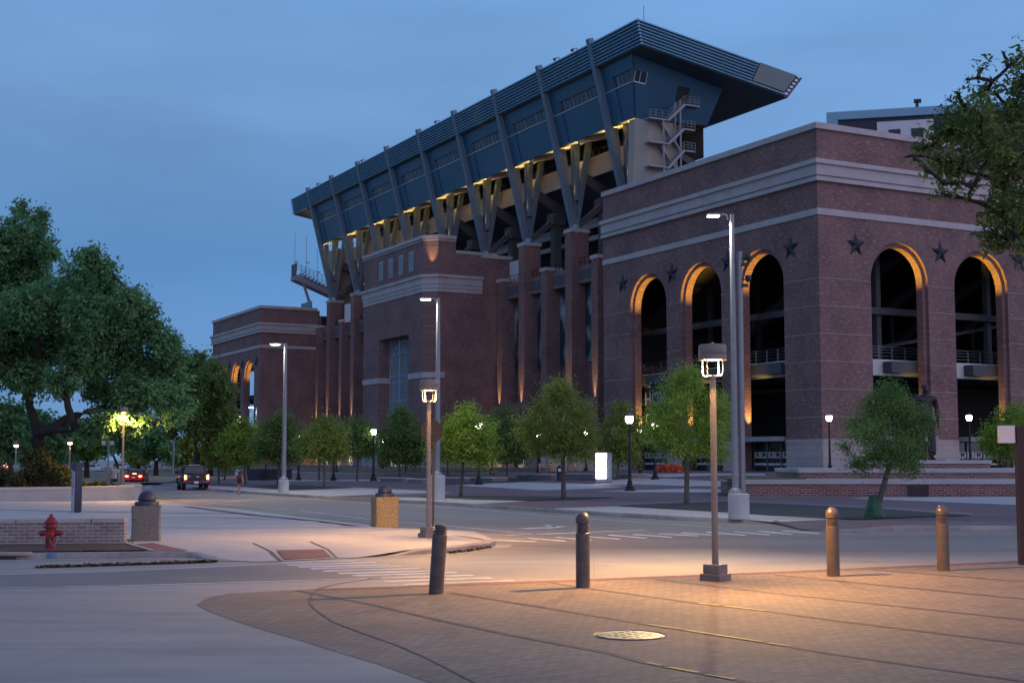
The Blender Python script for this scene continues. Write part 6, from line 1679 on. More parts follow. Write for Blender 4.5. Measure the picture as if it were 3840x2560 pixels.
D2F = 1.63265
def young(label, bx, by, top, x0, x1, cb, leafm, seed, nt=620, plaza=True, lean=0.0, r=0.12, Yoff=0.0):
    """an egg shaped young plaza tree from survey marks: foot, crown top, crown sides and crown bottom"""
    rng = np.random.default_rng(seed)
    b = gp(bx * D2F, by * D2F) if plaza else gz(bx * D2F, by * D2F)
    Y = b.y; k = D2F * Y / 5081
    zt = atY(bx * D2F, top * D2F, Y).z; zb = atY(bx * D2F, cb * D2F, Y).z
    xa = atY(x0 * D2F, by * D2F, Y).x; xb = atY(x1 * D2F, by * D2F, Y).x
    cx, W, Hc = (xa + xb) / 2, (xb - xa) / 2, zt - zb
    blobs = []
    nb = 30
    for i in range(nb):
        f = (i + 0.5) / nb
        f = f ** 1.12
        env = (sin(pi * min(1, 0.16 + 0.80 * f) ** 0.80)) if f < 0.98 else 0.2
        env = max(0.13, env)
        a = i * 2.39996 + rng.uniform(-0.4, 0.4); rr = W * env * (0.35 + 0.55 * rng.random()) if i % 3 else W * env * 0.88
        br = W * (0.17 + 0.13 * rng.random()) * (0.62 + 0.5 * env)
        blobs.append((cx + rr * cos(a), Y + rr * sin(a) * 0.95, zb + br * 0.5 + (Hc - br * 0.9) * f, br * 1.15, br * 1.15, br * 0.72))
    blobs.append((cx + W * 0.05, Y, zt - Hc * 0.07, W * 0.13, W * 0.13, Hc * 0.075))
    fork = Vector(((b.x + cx) / 2 + lean, Y, zb + 0.12 * Hc))
    return tree('plaza_tree', label, b, fork, blobs, int(nt * 2.7), leafm, 0.078 * (Y / 85), r * 0.72, seed, 'young trees planted across the stadium plaza', per=9, spread=0.46 * (Y / 85), barkm='bark_young', sub=2, flare=1.25, limb_scale=0.42, shell=0.5)
La, Lb, Lc = M['leaf_a'], M['leaf_b'], M['leaf_c']
young('big olive plaza tree left of the glowing kiosk, tallest of the young trees', 1295, 1146, 872, 1198, 1382, 1056, Lb, 11, 900, r=0.17)
young('broad green plaza tree left of the tallest street light', 1577, 1158, 846, 1472, 1692, 1058, La, 12, 950, r=0.16)
young('bright yellow green round plaza tree right of the stop sign', 1058, 1140, 934, 995, 1145, 1068, La, 13, 720, r=0.13)
tt = young('tilted plaza tree with a green watering bag round its foot', 2008, 1190, 876, 1932, 2152, 1088, Lc, 14, 900, lean=0.35, r=0.14)
young('round olive plaza tree in the first kerbside bed', 745, 1122, 962, 688, 802, 1052, Lb, 15, 560)
young('dark green plaza tree before the lit entrance lettering, nearer of the two', 918, 1097, 942, 866, 968, 1064, Lc, 16, 560)
young('slim plaza tree close behind the one before the lit entrance', 931, 1092, 955, 890, 975, 1062, Lc, 17, 380)
young('narrow dark plaza tree left of the entrance lamp', 820, 1104, 970, 783, 862, 1042, Lc, 18, 480)
young('dark plaza tree between the bright tree and the big olive tree', 1165, 1102, 944, 1112, 1212, 1058, Lc, 19, 520)
young('loose green plaza tree right of the kiosk behind the black lamp', 1418, 1100, 928, 1368, 1482, 1062, Lb, 20, 520)
young('dark kerbside plaza tree touching the left street light pole', 638, 1115, 955, 588, 700, 1056, Lc, 21, 560)
young('fresh green plaza tree right behind the walking woman', 563, 1112, 970, 508, 606, 1062, La, 22, 560)
young('olive plaza tree left of the walking woman, its trunk bare', 502, 1110, 980, 470, 535, 1064, Lb, 23, 420)
young('thin plaza tree behind the one left of the walking woman', 516, 1101, 985, 490, 560, 1062, Lb, 24, 340)
young('plaza tree mostly hidden behind the round olive tree', 732, 1103, 975, 700, 772, 1050, Lb, 25, 360)
young('plaza tree mostly hidden behind the bright tree, at its left', 1029, 1092, 965, 990, 1060, 1052, Lb, 26, 300)
young('plaza tree mostly hidden behind the bright tree, at its right', 1133, 1093, 955, 1095, 1160, 1052, Lc, 27, 300)
young('plaza tree cut by the right edge behind the pedestal', 2335, 1092, 932, 2262, 2400, 1058, La, 28, 520)
# watering bag belongs to its own object standing round the tilted trunk
b = gp(2008 * D2F, 1190 * D2F)
mb = MB(); prof = [(0.34, 0.0), (0.36, 0.08), (0.30, 0.35), (0.20, 0.62), (0.155, 0.78), (0.15, 0.82)]
mb.lathe(prof, 20, caps=False)
for v in mb.bm.verts: v.co += Vector((random.uniform(-.03, .03), random.uniform(-.03, .03), 0))
wb = obj('watering_bag', mb, M['bag'], None, smooth=True); wb.location = b; tag(wb, 'dark green watering bag wrapped round the foot of the tilted tree', 'watering bag')

rng0 = np.random.default_rng(3)
# big oak in the planter
Yo = 78.0
lst = [(330, 965, 48), (395, 1015, 48), (300, 1055, 85), (400, 1095, 62), (490, 1122, 55), (535, 1162, 45), (220, 1125, 95), (120, 1160, 100), (40, 1190, 95), (330, 1185, 105), (450, 1225, 92), (560, 1235, 62), (620, 1290, 60), (650, 1345, 52), (200, 1285, 105), (80, 1310, 115), (340, 1335, 100), (480, 1355, 92), (585, 1395, 72),
       (100, 1425, 80), (230, 1430, 66), (380, 1455, 66), (500, 1475, 70), (600, 1485, 60), (420, 1520, 42), (520, 1535, 48), (-60, 1250, 120), (-80, 1400, 110), (-150, 1330, 120), (670, 1430, 45), (690, 1520, 36), (650, 1570, 30)]
bl = pxblobs(lst, Yo, 3.2, rng0, 0.85, 1.2)
bl += [(p.x, 75.2 + 0.5 * math.sin(i), p.z, 0.55 * r, 0.5 * r, 0.42 * r) for i, (p, r) in enumerate([(atY(x, y, 75.2), rr) for x, y, rr in ((345, 1600, 1.0), (395, 1588, 1.1), (450, 1582, 1.1), (492, 1602, 1.0), (372, 1632, 0.7), (418, 1600, 1.0), (320, 1620, 0.8), (470, 1575, 0.9), (545, 1590, 0.9), (505, 1580, 0.9), (365, 1575, 0.8), (430, 1565, 0.8), (350, 1635, 0.6), (525, 1620, 0.6))])]
base = Vector((atY(150, 1800, Yo).x, Yo, 0.7)); fk = atY(150, 1690, Yo)
ok = tree('oak_tree', 'huge spreading dark oak in the planter, its low leaves lit yellow by the lamp', base, fk, bl, 9800, M['leaf_oak'], 0.125, 0.62, 41, per=10, spread=0.36, flare=1.35, sub=3, limb_scale=0.6, shell=0.5)
lst = [(75, 800, 32), (150, 835, 42), (60, 880, 66), (140, 925, 66), (190, 955, 38), (40, 1000, 80), (120, 1020, 66), (0, 930, 70), (-60, 1050, 90), (60, 1110, 80), (-20, 1150, 90), (85, 770, 16), (165, 800, 20)]
bl = pxblobs(lst, 92, 2.5, rng0, 1.05, 1.1)
base = Vector((atY(-90, 1800, 92).x, 92, 0)); tree('oak_tree', 'tall dark oak rising behind the planter oak at the left edge', base, atY(-40, 1480, 92), bl, 2600, M['leaf_oak'], 0.14, 0.42, 42, per=10, spread=0.36, sub=3, shell=0.5)
lst = [(750, 1370, 50), (700, 1392, 48), (800, 1402, 46), (680, 1452, 58), (760, 1462, 66), (838, 1472, 46), (705, 1540, 58), (780, 1550, 58), (850, 1552, 40), (640, 1530, 46), (728, 1610, 42), (645, 1600, 36), (810, 1610, 40)]
bl = pxblobs(lst, 118, 2.5, rng0, 0.95, 1.1)
tree('oak_tree', 'mid green oak over the road before the far brick pavilion', Vector((atY(738, 1790, 118).x, 118, 0)), atY(738, 1690, 118), bl, 2600, Lc, 0.15, 0.28, 43, per=10, spread=0.42, sub=2, shell=0.5)
# dark background trees at the left
def bgtree(label, px, Y, lst, leafm, seed, nt=420, r=0.3):
    tree('background_tree', label, Vector((atY(px, 1750, Y).x, Y, 0)), atY(px, 1735, Y), pxblobs(lst, Y, 2, rng0, 0.9, 1.0), nt, leafm, 0.0016 * Y + 0.05, r, seed, 'dark trees beyond the planter', per=9, spread=0.0042 * Y, sub=1, shell=0.5)
bgtree('dark low tree behind the map sign', 326, 150, [(326, 1640, 50), (285, 1665, 40), (370, 1660, 42), (330, 1690, 36), (300, 1610, 40), (360, 1610, 40)], Lc, 51)
bgtree('thick dark tree behind the man in the grey shirt', 437, 165, [(437, 1640, 45), (400, 1665, 36), (475, 1660, 40), (440, 1590, 45), (480, 1620, 36)], M['leaf_oak'], 52)
bgtree('dark round tree above the red car', 585, 170, [(585, 1660, 42), (560, 1690, 28), (615, 1685, 32), (560, 1640, 28), (600, 1640, 25), (635, 1700, 22)], M['leaf_oak'], 53)
bgtree('pale green tree above the pickup truck', 690, 185, [(690, 1690, 30), (665, 1715, 22), (720, 1712, 26), (700, 1670, 24), (740, 1725, 20)], Lb, 54)
bgtree('green tree right of the pickup truck, far back', 790, 170, [(790, 1690, 34), (770, 1715, 26), (830, 1705, 30), (800, 1665, 26), (850, 1730, 18)], Lb, 55)
bgtree('dusky brown tree at the left edge behind the planter', 40, 140, [(40, 1590, 60), (90, 1620, 40), (0, 1640, 55), (60, 1660, 40), (-50, 1600, 60), (110, 1580, 35)], mat('brown_twigs', (0.035, 0.028, 0.022), 0.9), 56, 380)
bgtree('broad dark tree filling the gap behind the oak trunk', 150, 128, [(120, 1640, 60), (180, 1640, 60), (150, 1600, 60), (230, 1620, 45), (90, 1690, 45), (200, 1690, 45), (150, 1720, 40), (60, 1650, 40)], M['leaf_oak'], 59, 900)
bgtree('dark tree at the left edge under the tall oak', -20, 122, [(0, 1560, 60), (40, 1620, 50), (-30, 1640, 60), (20, 1680, 50), (60, 1560, 40), (80, 1600, 30)], M['leaf_oak'], 60, 900)
bgtree('small dark tree left of the thick trunk', 230, 190, [(230, 1680, 40), (200, 1700, 32), (265, 1700, 30), (240, 1650, 30), (170, 1690, 30)], M['leaf_oak'], 57)
bgtree('small far tree just left of the red car', 520, 200, [(520, 1705, 22), (505, 1718, 16), (535, 1718, 16), (500, 1690, 16)], Lb, 58, 200)
# far wood on the horizon
rg = np.random.default_rng(8); B = []
for k in range(110):
    x = -420 + k * 6.2 + rg.uniform(-3, 3); y = 620 + rg.uniform(-30, 60)
    if x > 190: continue
    h = 3.0 + 3.5 * rg.random(); B.append((x, y, h * 0.7, 4.5, 4, h))
C, O, P = crown_points(B, 2600, 5, 1.2, rg, 0.5)
stuff('far_wood', leaf_mesh('far_wood', C, 0.9, rg, O), M['leaf_oak'], 'low dark far wood along the horizon at the left', 'far wood')
# shrubs in the planter
def shrub(label, px, py, lst, Y, seed, nt, m='leaf_bush'):
    rng = np.random.default_rng(seed); b = atY(px, py, Y); b.z = 0.68
    B = np.array(pxblobs(lst, Y, 0.5, rng, 1.0, 1.0)); B[:, :3] -= np.array(b)
    t = thing('shrub', label, 'shrub', b, 0, 'shrubs in the planter')
    mb = MB()
    for i in range(len(B)): limb(mb, (0.1 * i - 0.2, 0, 0), B[i, :3], 0.035, 0.01, 0.05, rng, 4, 5)
    obj('stems', mb, M['bark'], t)
    C, O, P = crown_points(B, nt, 9, 0.16, rng, 0.5); obj('foliage', leaf_mesh('foliage', C, 0.055, rng, O), M[m], t)
shrub('tall olive shrub hiding the foot of the big oak', 130, 1815, [(120, 1770, 42), (160, 1740, 40), (110, 1720, 32), (180, 1780, 36), (90, 1790, 34), (150, 1700, 24)], 72, 61, 900)
shrub('rounded olive shrub left of the map sign', 225, 1815, [(225, 1785, 34), (205, 1765, 24), (245, 1770, 26), (240, 1800, 26), (200, 1800, 22)], 71.5, 62, 560)
shrub('low dark shrub at the left end of the planter', 25, 1815, [(20, 1790, 34), (-20, 1780, 40), (50, 1800, 26), (70, 1795, 20), (-70, 1790, 40)], 71, 63, 600)
rng = np.random.default_rng(5); B = []
for x, y, r in ((0, 1818, 14), (60, 1820, 12), (120, 1820, 12), (180, 1821, 12), (240, 1819, 12), (330, 1817, 10), (360, 1814, 11), (385, 1816, 9), (310, 1812, 9), (420, 1816, 6), (280, 1820, 10)): B += pxblobs([(x, y, r)], 71.5 if x < 280 else 74.5, 0.6, rng, 0.8, 1.5)
C, O, P = crown_points(B, 620, 8, 0.12, rng, 0.5)
stuff('ground_cover', leaf_mesh('ground_cover', C, 0.05, rng, O), M['leaf_bush'], 'low leafy ground cover along the planter coping', 'ground cover')
rng = np.random.default_rng(6)
wd = thing('weed', 'small green weed sprouting between the low brick wall and the grey trash can', 'weed', gz(487, 2056)+Vector((0,0,0.03)))
C = rng.normal(0, 0.06, (60, 3)); C[:, 2] = np.abs(C[:, 2]) * 1.4; obj('leaves', leaf_mesh('leaves', C, 0.045, rng), Lc, wd)
mb = MB()
for i in range(5): mb.tube((0, 0, 0), (rng.normal(0, 0.06), rng.normal(0, 0.05), 0.12), 0.006, 0.003, 5)
obj('stems', mb, M['leaf_bush'], wd)

# near live oak reaching in from the right
lst = [(3800, 420, 95), (3700, 340, 45), (3620, 425, 75), (3560, 485, 65), (3500, 540, 52), (3452, 565, 30), (3640, 520, 85), (3720, 555, 90), (3800, 600, 95), (3545, 610, 48), (3600, 640, 45), (3760, 690, 75), (3825, 760, 80), (3725, 790, 50), (3705, 870, 45), (3745, 925, 36), (3800, 850, 60), (3835, 940, 32), (3830, 310, 62), (3790, 240, 34), (3830, 210, 26), (3685, 255, 26), (3625, 300, 20), (3585, 345, 20),
       (3425, 590, 14), (3395, 590, 8), (3545, 690, 28), (3528, 725, 15), (3470, 640, 14), (3760, 195, 14), (3650, 700, 26), (3660, 440, 60)]
rr = np.random.default_rng(77)
bl = pxblobs(lst, 14.2, 0.8, rr, 1.0, 2.4)
out_l = [(3950, 250, 110), (3960, 450, 130), (3950, 680, 120), (3960, 860, 90), (4120, 200, 140), (4150, 450, 160), (4150, 720, 140), (4330, 300, 160), (4350, 600, 170), (4500, 450, 160), (4250, 60, 130), (4050, 100, 90), (4600, 250, 150), (4650, 650, 150)]
bl += pxblobs(out_l, 15.0, 1.2, rr, 1.0, 2.0)
tb = gz(4480, 2450); tb = Vector((7.6, 15.2, 0.0))
tree('live_oak', 'near live oak whose leafy boughs hang in at the top right', tb, Vector((7.5, 15.1, 2.9)), bl, 4300, M['leaf_near'], 0.030, 0.17, 71, per=9, spread=0.10, fold=True, shell=0.55, droop=0.25, aspect=0.42, sub=4, limb_scale=0.24)

# ------------------------------------------------------------------ people
def skinned(name, verts, edges, rad, m, parent, root=0, lv=2):
    me = bpy.data.meshes.new(name); me.from_pydata([tuple(v) for v in verts], edges, [])
    o = bpy.data.objects.new(name, me); COL.objects.link(o)
    md = o.modifiers.new('skin', 'SKIN'); md.use_smooth_shade = True
    sv = me.skin_vertices[0].data
    for i, r in enumerate(rad):
        sv[i].radius = r if isinstance(r, tuple) else (r, r); sv[i].use_root = (i == root)
    s = o.modifiers.new('sub', 'SUBSURF'); s.levels = lv; s.render_levels = lv
    dg = bpy.context.evaluated_depsgraph_get(); me2 = bpy.data.meshes.new_from_object(o.evaluated_get(dg))
    bpy.data.objects.remove(o)
    ob = obj(name, me2, m, parent, smooth='all'); return ob

def human(parent, bodym, H=1.75, legs=((0, 0), (0, 0)), arms=((0.03, 0), (0.03, 0)), wide=1.0, dress=False, face=1):
    """standing figure facing -y (towards the camera) when face=1, +y when face=-1"""
    S = H; f = -face                       # f: forward sign along y
    V, E, Rr = [], [], []
    def add(p, r, par=None):
        V.append((p[0] * S, p[1] * S, p[2] * S)); Rr.append((r[0] * S, r[1] * S) if isinstance(r, tuple) else r * S)
        if par is not None: E.append((par, len(V) - 1))
        return len(V) - 1
    pel = add((0, 0, 0.53), (0.080 * wide, 0.058)); w1 = add((0, 0, 0.61), (0.070 * wide, 0.052), pel); ch = add((0, 0, 0.72), (0.085 * wide, 0.062), w1); sh = add((0, 0, 0.80), (0.070 * wide, 0.052), ch)
    nk = add((0, 0.004 * f, 0.85), 0.030, sh); hd = add((0, 0.012 * f, 0.905), (0.043, 0.050), nk); tp = add((0, 0.008 * f, 0.960), (0.041, 0.048), hd); add((0, 0.004 * f, 0.985), (0.026, 0.03), tp)
    add((0, 0.062 * f, 0.912), 0.007, hd)
    for s, (la, lk), (aw, af) in ((1, legs[0], arms[0]), (-1, legs[1], arms[1])):
        hp = add((0.048 * s * wide, 0, 0.50), 0.052, pel); kn = add((0.050 * s * wide, la * 0.26 * f, 0.285), 0.034, hp); cf = add((0.050 * s * wide, (la * 0.26 - lk * 0.10) * f, 0.19), 0.031, kn); an = add((0.050 * s * wide, (la * 0.26 - lk * 0.25) * f, 0.042 + 0.05 * max(0, lk)), 0.020, cf)
        hl = add((0.052 * s * wide, (la * 0.26 - lk * 0.25 + 0.03) * f, 0.018 + 0.04 * max(0, lk)), 0.018, an); add((0.056 * s * wide, (la * 0.26 - lk * 0.25 + 0.085) * f, 0.013 + 0.015 * max(0, lk)), 0.013, hl)
        so = add((0.105 * s * wide, 0, 0.802), 0.034, sh); el = add((0.125 * s * wide + aw * s * 0.5, af * 0.08 * f - 0.01 * f, 0.635), 0.025, so); wr = add((0.130 * s * wide + aw * s, (af * 0.22 + 0.01) * f, 0.49), 0.017, el); pm = add((0.130 * s * wide + aw * s, (af * 0.25 + 0.015) * f, 0.452), (0.012, 0.02), wr)
        for q in range(4): add((0.130 * s * wide + aw * s - 0.002 * s, (af * 0.26 + 0.015 + (q - 1.5) * 0.011) * f, 0.405 + 0.006 * abs(q - 1.3)), 0.0055, pm)
        add((0.122 * s * wide + aw * s, (af * 0.25 + 0.045) * f, 0.432), 0.006, pm)
    return skinned('body', V, E, Rr, bodym, parent)

# man in grey shirt
b = Vector((atY(428, 1790, 84.5).x, 84.5, 0))
mn = thing('person', 'man in a grey t-shirt seen from behind beyond the planter coping', 'person', b, 0.1)
human(mn, M['skin'], 1.93, arms=((0.02, 0.1), (0.05, 0.15)), wide=1.12, face=-1)
S = 1.93
skinned('shirt', [(0, 0, 0.50 * S), (0, 0, 0.60 * S), (0, 0, 0.72 * S), (0, 0, 0.815 * S), (0.12 * S, 0, 0.803 * S), (0.14 * S, 0, 0.70 * S), (-0.12 * S, 0, 0.803 * S), (-0.145 * S, 0, 0.70 * S)], [(0, 1), (1, 2), (2, 3), (3, 4), (4, 5), (3, 6), (6, 7)], [(0.105 * S, 0.075 * S), (0.10 * S, 0.075 * S), (0.115 * S, 0.082 * S), (0.07 * S, 0.055 * S), 0.047 * S, 0.042 * S, 0.047 * S, 0.042 * S], M['shirt'], mn)
skinned('trousers', [(0, 0, 0.53 * S), (0.055 * S, 0, 0.48 * S), (0.06 * S, 0, 0.28 * S), (0.06 * S, 0, 0.08 * S), (-0.055 * S, 0, 0.48 * S), (-0.06 * S, 0, 0.28 * S), (-0.06 * S, 0, 0.08 * S)], [(0, 1), (1, 2), (2, 3), (0, 4), (4, 5), (5, 6)], [(0.1 * S, 0.07 * S), 0.062 * S, 0.05 * S, 0.042 * S, 0.062 * S, 0.05 * S, 0.042 * S], M['shorts'], mn)
skinned('hair', [(0, 0.0, 0.915 * S), (0, 0.006 * S, 0.962 * S), (0, 0.0, 0.992 * S)], [(0, 1), (1, 2)], [(0.040 * S, 0.036 * S), (0.047 * S, 0.052 * S), (0.03 * S, 0.034 * S)], M['hair_brown'], mn)
# walking woman
b = gz(896, 1855)
wm = thing('person', 'woman in a crimson dress with long dark hair and black backpack walking along the kerb', 'person', b, radians(28))
S = 1.5
human(wm, M['skin'], S, legs=((0.30, 0.1), (-0.20, 0.55)), arms=((0.03, -0.5), (0.03, 0.6)), wide=0.92, face=-1)
skinned('dress', [(0, 0, 0.40 * S), (0, 0, 0.50 * S), (0, 0, 0.61 * S), (0, 0, 0.73 * S), (0, 0, 0.81 * S), (0.10 * S, 0, 0.80 * S), (0.115 * S, 0, 0.72 * S), (-0.10 * S, 0, 0.80 * S), (-0.115 * S, 0, 0.72 * S)], [(0, 1), (1, 2), (2, 3), (3, 4), (4, 5), (5, 6), (4, 7), (7, 8)], [(0.105 * S, 0.092 * S), (0.098 * S, 0.08 * S), (0.075 * S, 0.06 * S), (0.085 * S, 0.065 * S), (0.055 * S, 0.045 * S), 0.038 * S, 0.034 * S, 0.038 * S, 0.034 * S], M['dress'], wm)
skinned('hair', [(0, -0.03 * S, 0.70 * S), (0, -0.028 * S, 0.80 * S), (0, -0.010 * S, 0.90 * S), (0, 0.002 * S, 0.965 * S), (0, 0, 0.995 * S)], [(0, 1), (1, 2), (2, 3), (3, 4)], [(0.05 * S, 0.03 * S), (0.06 * S, 0.036 * S), (0.055 * S, 0.05 * S), (0.05 * S, 0.055 * S), (0.03 * S, 0.034 * S)], M['hair'], wm)
skinned('shoes', [(0.05 * S, 0.05 * S, 0.012 * S), (0.052 * S, 0.13 * S, 0.012 * S)], [(0, 1)], [0.022 * S, 0.02 * S], M['black'], wm)
bp = thing('backpack', 'black backpack worn by the woman in the crimson dress', 'backpack', b + Vector((0, 0, 0)), radians(28))
mb = MB(); mb.box((-0.085 * S, -0.155 * S, 0.53 * S), (0.085 * S, -0.062 * S, 0.765 * S), 0.035 * S, 3); obj('pack', mb, M['pack'], bp, smooth=True)
mb = MB(); mb.box((-0.065 * S, -0.185 * S, 0.55 * S), (0.065 * S, -0.157 * S, 0.65 * S), 0.012 * S, 2); obj('pocket', mb, M['pack'], bp, smooth=True)
for sx in (-1, 1):
    mb = MB(); mb.path([(sx * 0.06 * S, -0.07 * S, 0.76 * S), (sx * 0.07 * S, 0.0, 0.845 * S), (sx * 0.075 * S, 0.075 * S, 0.78 * S), (sx * 0.08 * S, 0.06 * S, 0.62 * S), (sx * 0.08 * S, -0.06 * S, 0.57 * S)], 0.012 * S, 6); obj('strap', mb, M['pack'], bp)
# far passer-by
b = gz(929, 1790, 0.2); pb = thing('person', 'far person in dark clothes beyond the tree behind the walking woman', 'person', b, 0.4)
human(pb, M['pack'], 1.62, legs=((0.2, 0.1), (-0.15, 0.3)), face=-1)
skinned('hair', [(0, 0, 0.925 * 1.62), (0, 0, 0.985 * 1.62)], [(0, 1)], [0.045 * 1.62, 0.045 * 1.62], M['hair'], pb)
# bronze statue
sc = (atY(3475, 1443, STAT.y).z - STAT.z) / 0.985
sg = thing('statue', 'tall dark bronze figure standing on the brick pedestal before the arches', 'statue', STAT, radians(6))
S = sc
human(sg, M['statue'], sc, arms=((0.0, 0.0), (0.0, 0.0)), wide=1.28, legs=((0.10, 0.0), (-0.06, 0.0)), face=1)
skinned('jersey', [(0, 0, 0.50 * S), (0, 0, 0.62 * S), (0, 0, 0.73 * S), (0, 0, 0.815 * S), (0.135 * S, 0, 0.80 * S), (0.158 * S, 0, 0.66 * S), (0.165 * S, -0.01 * S, 0.53 * S), (-0.135 * S, 0, 0.80 * S), (-0.158 * S, 0, 0.66 * S), (-0.165 * S, -0.01 * S, 0.53 * S)], [(0, 1), (1, 2), (2, 3), (3, 4), (4, 5), (5, 6), (3, 7), (7, 8), (8, 9)], [(0.105 * S, 0.075 * S), (0.098 * S, 0.07 * S), (0.118 * S, 0.082 * S), (0.082 * S, 0.06 * S), 0.050 * S, 0.036 * S, 0.030 * S, 0.050 * S, 0.036 * S, 0.030 * S], M['statue'], sg)
skinned('trousers', [(0, 0, 0.53 * S), (0.065 * S, -0.01 * S, 0.47 * S), (0.068 * S, -0.026 * S, 0.285 * S), (0.068 * S, -0.026 * S, 0.05 * S), (-0.065 * S, 0.01 * S, 0.47 * S), (-0.068 * S, 0.015 * S, 0.285 * S), (-0.068 * S, 0.015 * S, 0.05 * S)], [(0, 1), (1, 2), (2, 3), (0, 4), (4, 5), (5, 6)], [(0.105 * S, 0.075 * S), 0.068 * S, 0.055 * S, 0.058 * S, 0.068 * S, 0.055 * S, 0.058 * S], M['statue'], sg)
skinned('helmet', [(0, 0.004 * S, 0.93 * S), (0, 0.0, 0.968 * S), (0, 0.0, 0.99 * S)], [(0, 1), (1, 2)], [(0.050 * S, 0.050 * S), (0.053 * S, 0.06 * S), (0.035 * S, 0.04 * S)], M['statue'], sg)
mb = MB(); mb.box((-0.2 * S, -0.12 * S, -0.0), (0.2 * S, 0.12 * S, 0.035)); obj('plinth', mb, M['statue'], sg)

# ------------------------------------------------------------------ vehicles (front towards +y, rear at y=0)
def wheel(t, x, y, r, w=0.24):
    mb = MB(); s = 1 if x > 0 else -1
    mb.path([(x - s * w, y, r), (x - s * w * 0.9, y, r), (x - s * 0.02, y, r), (x, y, r)], [r * 0.9, r, r, r * 0.88], 22); wl = obj('wheel', mb, M['tyre'], t, smooth=True)
    mb = MB(); mb.path([(x - s * 0.01, y, r), (x + s * 0.012, y, r), (x + s * 0.02, y, r)], [r * 0.62, r * 0.62, r * 0.4], 16); obj('rim', mb, M['rim'], wl, smooth=True)
def loft(secs):
    """secs: list of (y, [(halfwidth, z)...]) mirrored sections"""
    mb = MB(); R_ = []
    for y, pr in secs:
        ring = [(x, y, z) for x, z in pr] + [(-x, y, z) for x, z in reversed(pr)]
        R_.append([mb.bm.verts.new(p) for p in ring])
    n = len(R_[0])
    for a, b in zip(R_[:-1], R_[1:]):
        for k in range(n): mb.bm.faces.new((a[k], a[(k + 1) % n], b[(k + 1) % n], b[k]))
    mb.bm.faces.new(R_[0]); mb.bm.faces.new(R_[-1][::-1]); return mb
def pickup(label, loc, rot, sc):
    t = thing('pickup_truck', label, 'pickup truck', loc, rot, None, sc)
    P_ = M['car_black']
    sec = lambda w, z0, z1: [(w * 0.90, z0), (w, z0 + 0.12), (w, z1 - 0.12), (w * 0.965, z1)]
    mb = loft([(0.0, sec(0.95, 0.62, 1.20)), (0.04, sec(0.98, 0.55, 1.24)), (2.0, sec(1.0, 0.50, 1.24)), (4.2, sec(1.0, 0.50, 1.20)), (5.4, sec(0.98, 0.52, 1.12)), (5.7, sec(0.88, 0.58, 1.02))]); obj('body', mb, P_, t, smooth=True)
    mb = loft([(1.75, [(0.86, 1.2), (0.80, 1.32)]), (1.80, [(0.90, 1.2), (0.72, 1.84)]), (2.0, [(0.93, 1.2), (0.74, 1.90)]), (3.3, [(0.93, 1.2), (0.74, 1.90)]), (3.9, [(0.92, 1.2), (0.72, 1.62)]), (4.35, [(0.90, 1.18), (0.86, 1.21)])]); obj('cab', mb, P_, t, smooth=True)
    mb = MB(); mb.prism([(-0.74, 1.735, 1.30), (0.74, 1.735, 1.30), (0.645, 1.765, 1.78), (-0.645, 1.765, 1.78)], [(-0.74, 1.755, 1.30), (0.74, 1.755, 1.30), (0.645, 1.785, 1.78), (-0.645, 1.785, 1.78)]); obj('rear_window', mb, M['glass_dark'], t)
    for s in (-1, 1):
        for y0, y1 in ((2.0, 2.75), (2.85, 3.6)):
            mb = MB(); mb.prism([(s * 0.925, y0, 1.28), (s * 0.925, y1, 1.28), (s * 0.79, y1 - 0.05, 1.78), (s * 0.79, y0, 1.78)], [(s * 0.935, y0, 1.28), (s * 0.935, y1, 1.28), (s * 0.80, y1 - 0.05, 1.78), (s * 0.80, y0, 1.78)]); obj('side_window', mb, M['glass_blue'], t)
        mb = MB(); mb.box((s * 0.80 - 0.085, -0.03, 0.80), (s * 0.80 + 0.14 * 1.0 - 0.0, 0.06, 1.19), 0.015); tl = obj('tail_light', mb, M['e_tail'], t)
        mb = MB(); mb.box((s * 0.81 - 0.05, -0.042, 0.84), (s * 0.81 + 0.09, -0.031, 0.95)); mb.box((s * 0.81 - 0.05, -0.042, 1.02), (s * 0.81 + 0.09, -0.031, 1.13)); obj('bulb', mb, M['e_tailc'], tl)
        mb = MB(); mb.box((s * 1.0 - 0.02 if s > 0 else -1.26, 3.45, 1.22), (1.26 if s > 0 else -0.98, 3.6, 1.44), 0.03); obj('mirror', mb, M['black'], t)
        for y in (1.0, 4.55): wheel(t, s * 0.98, y, 0.40, 0.28)
        for y in (1.0, 4.55):
            mb = MB(); mb.path([(s * 0.99, y + 0.5 * cos(a), 0.42 + 0.5 * sin(a)) for a in [k * pi / 12 for k in range(13)]], 0.035, 6); obj('wheel_arch', mb, M['black'], t)
        mb = MB(); mb.box((s * 0.98 - 0.08, 1.7, 0.40), (s * 0.98 + 0.08, 3.9, 0.46), 0.02); obj('running_board', mb, M['chrome'], t)
    mb = MB(); mb.box((-0.86, -0.03, 0.74), (0.86, 0.02, 1.21), 0.02); mb.box((-0.5, -0.045, 1.03), (0.5, -0.028, 1.07)); obj('tailgate', mb, P_, t)
    mb = MB(); mb.boxm((0.2, 0.02, 0.075), Matrix.Translation((0.1, -0.045, 1.03)), 0.005); mb.boxm((0.2, 0.02, 0.04), Matrix.Translation((-0.52, -0.045, 1.04)), 0.005); obj('badge', mb, M['chrome'], t)
    mb = MB(); mb.box((-1.0, -0.16, 0.50), (1.0, 0.05, 0.73), 0.03); bu = obj('bumper', mb, M['slate'], t, smooth=True)
    mb = MB(); mb.box((-0.16, -0.175, 0.54), (0.16, -0.162, 0.69)); obj('number_plate', mb, M['white_plastic'], t)
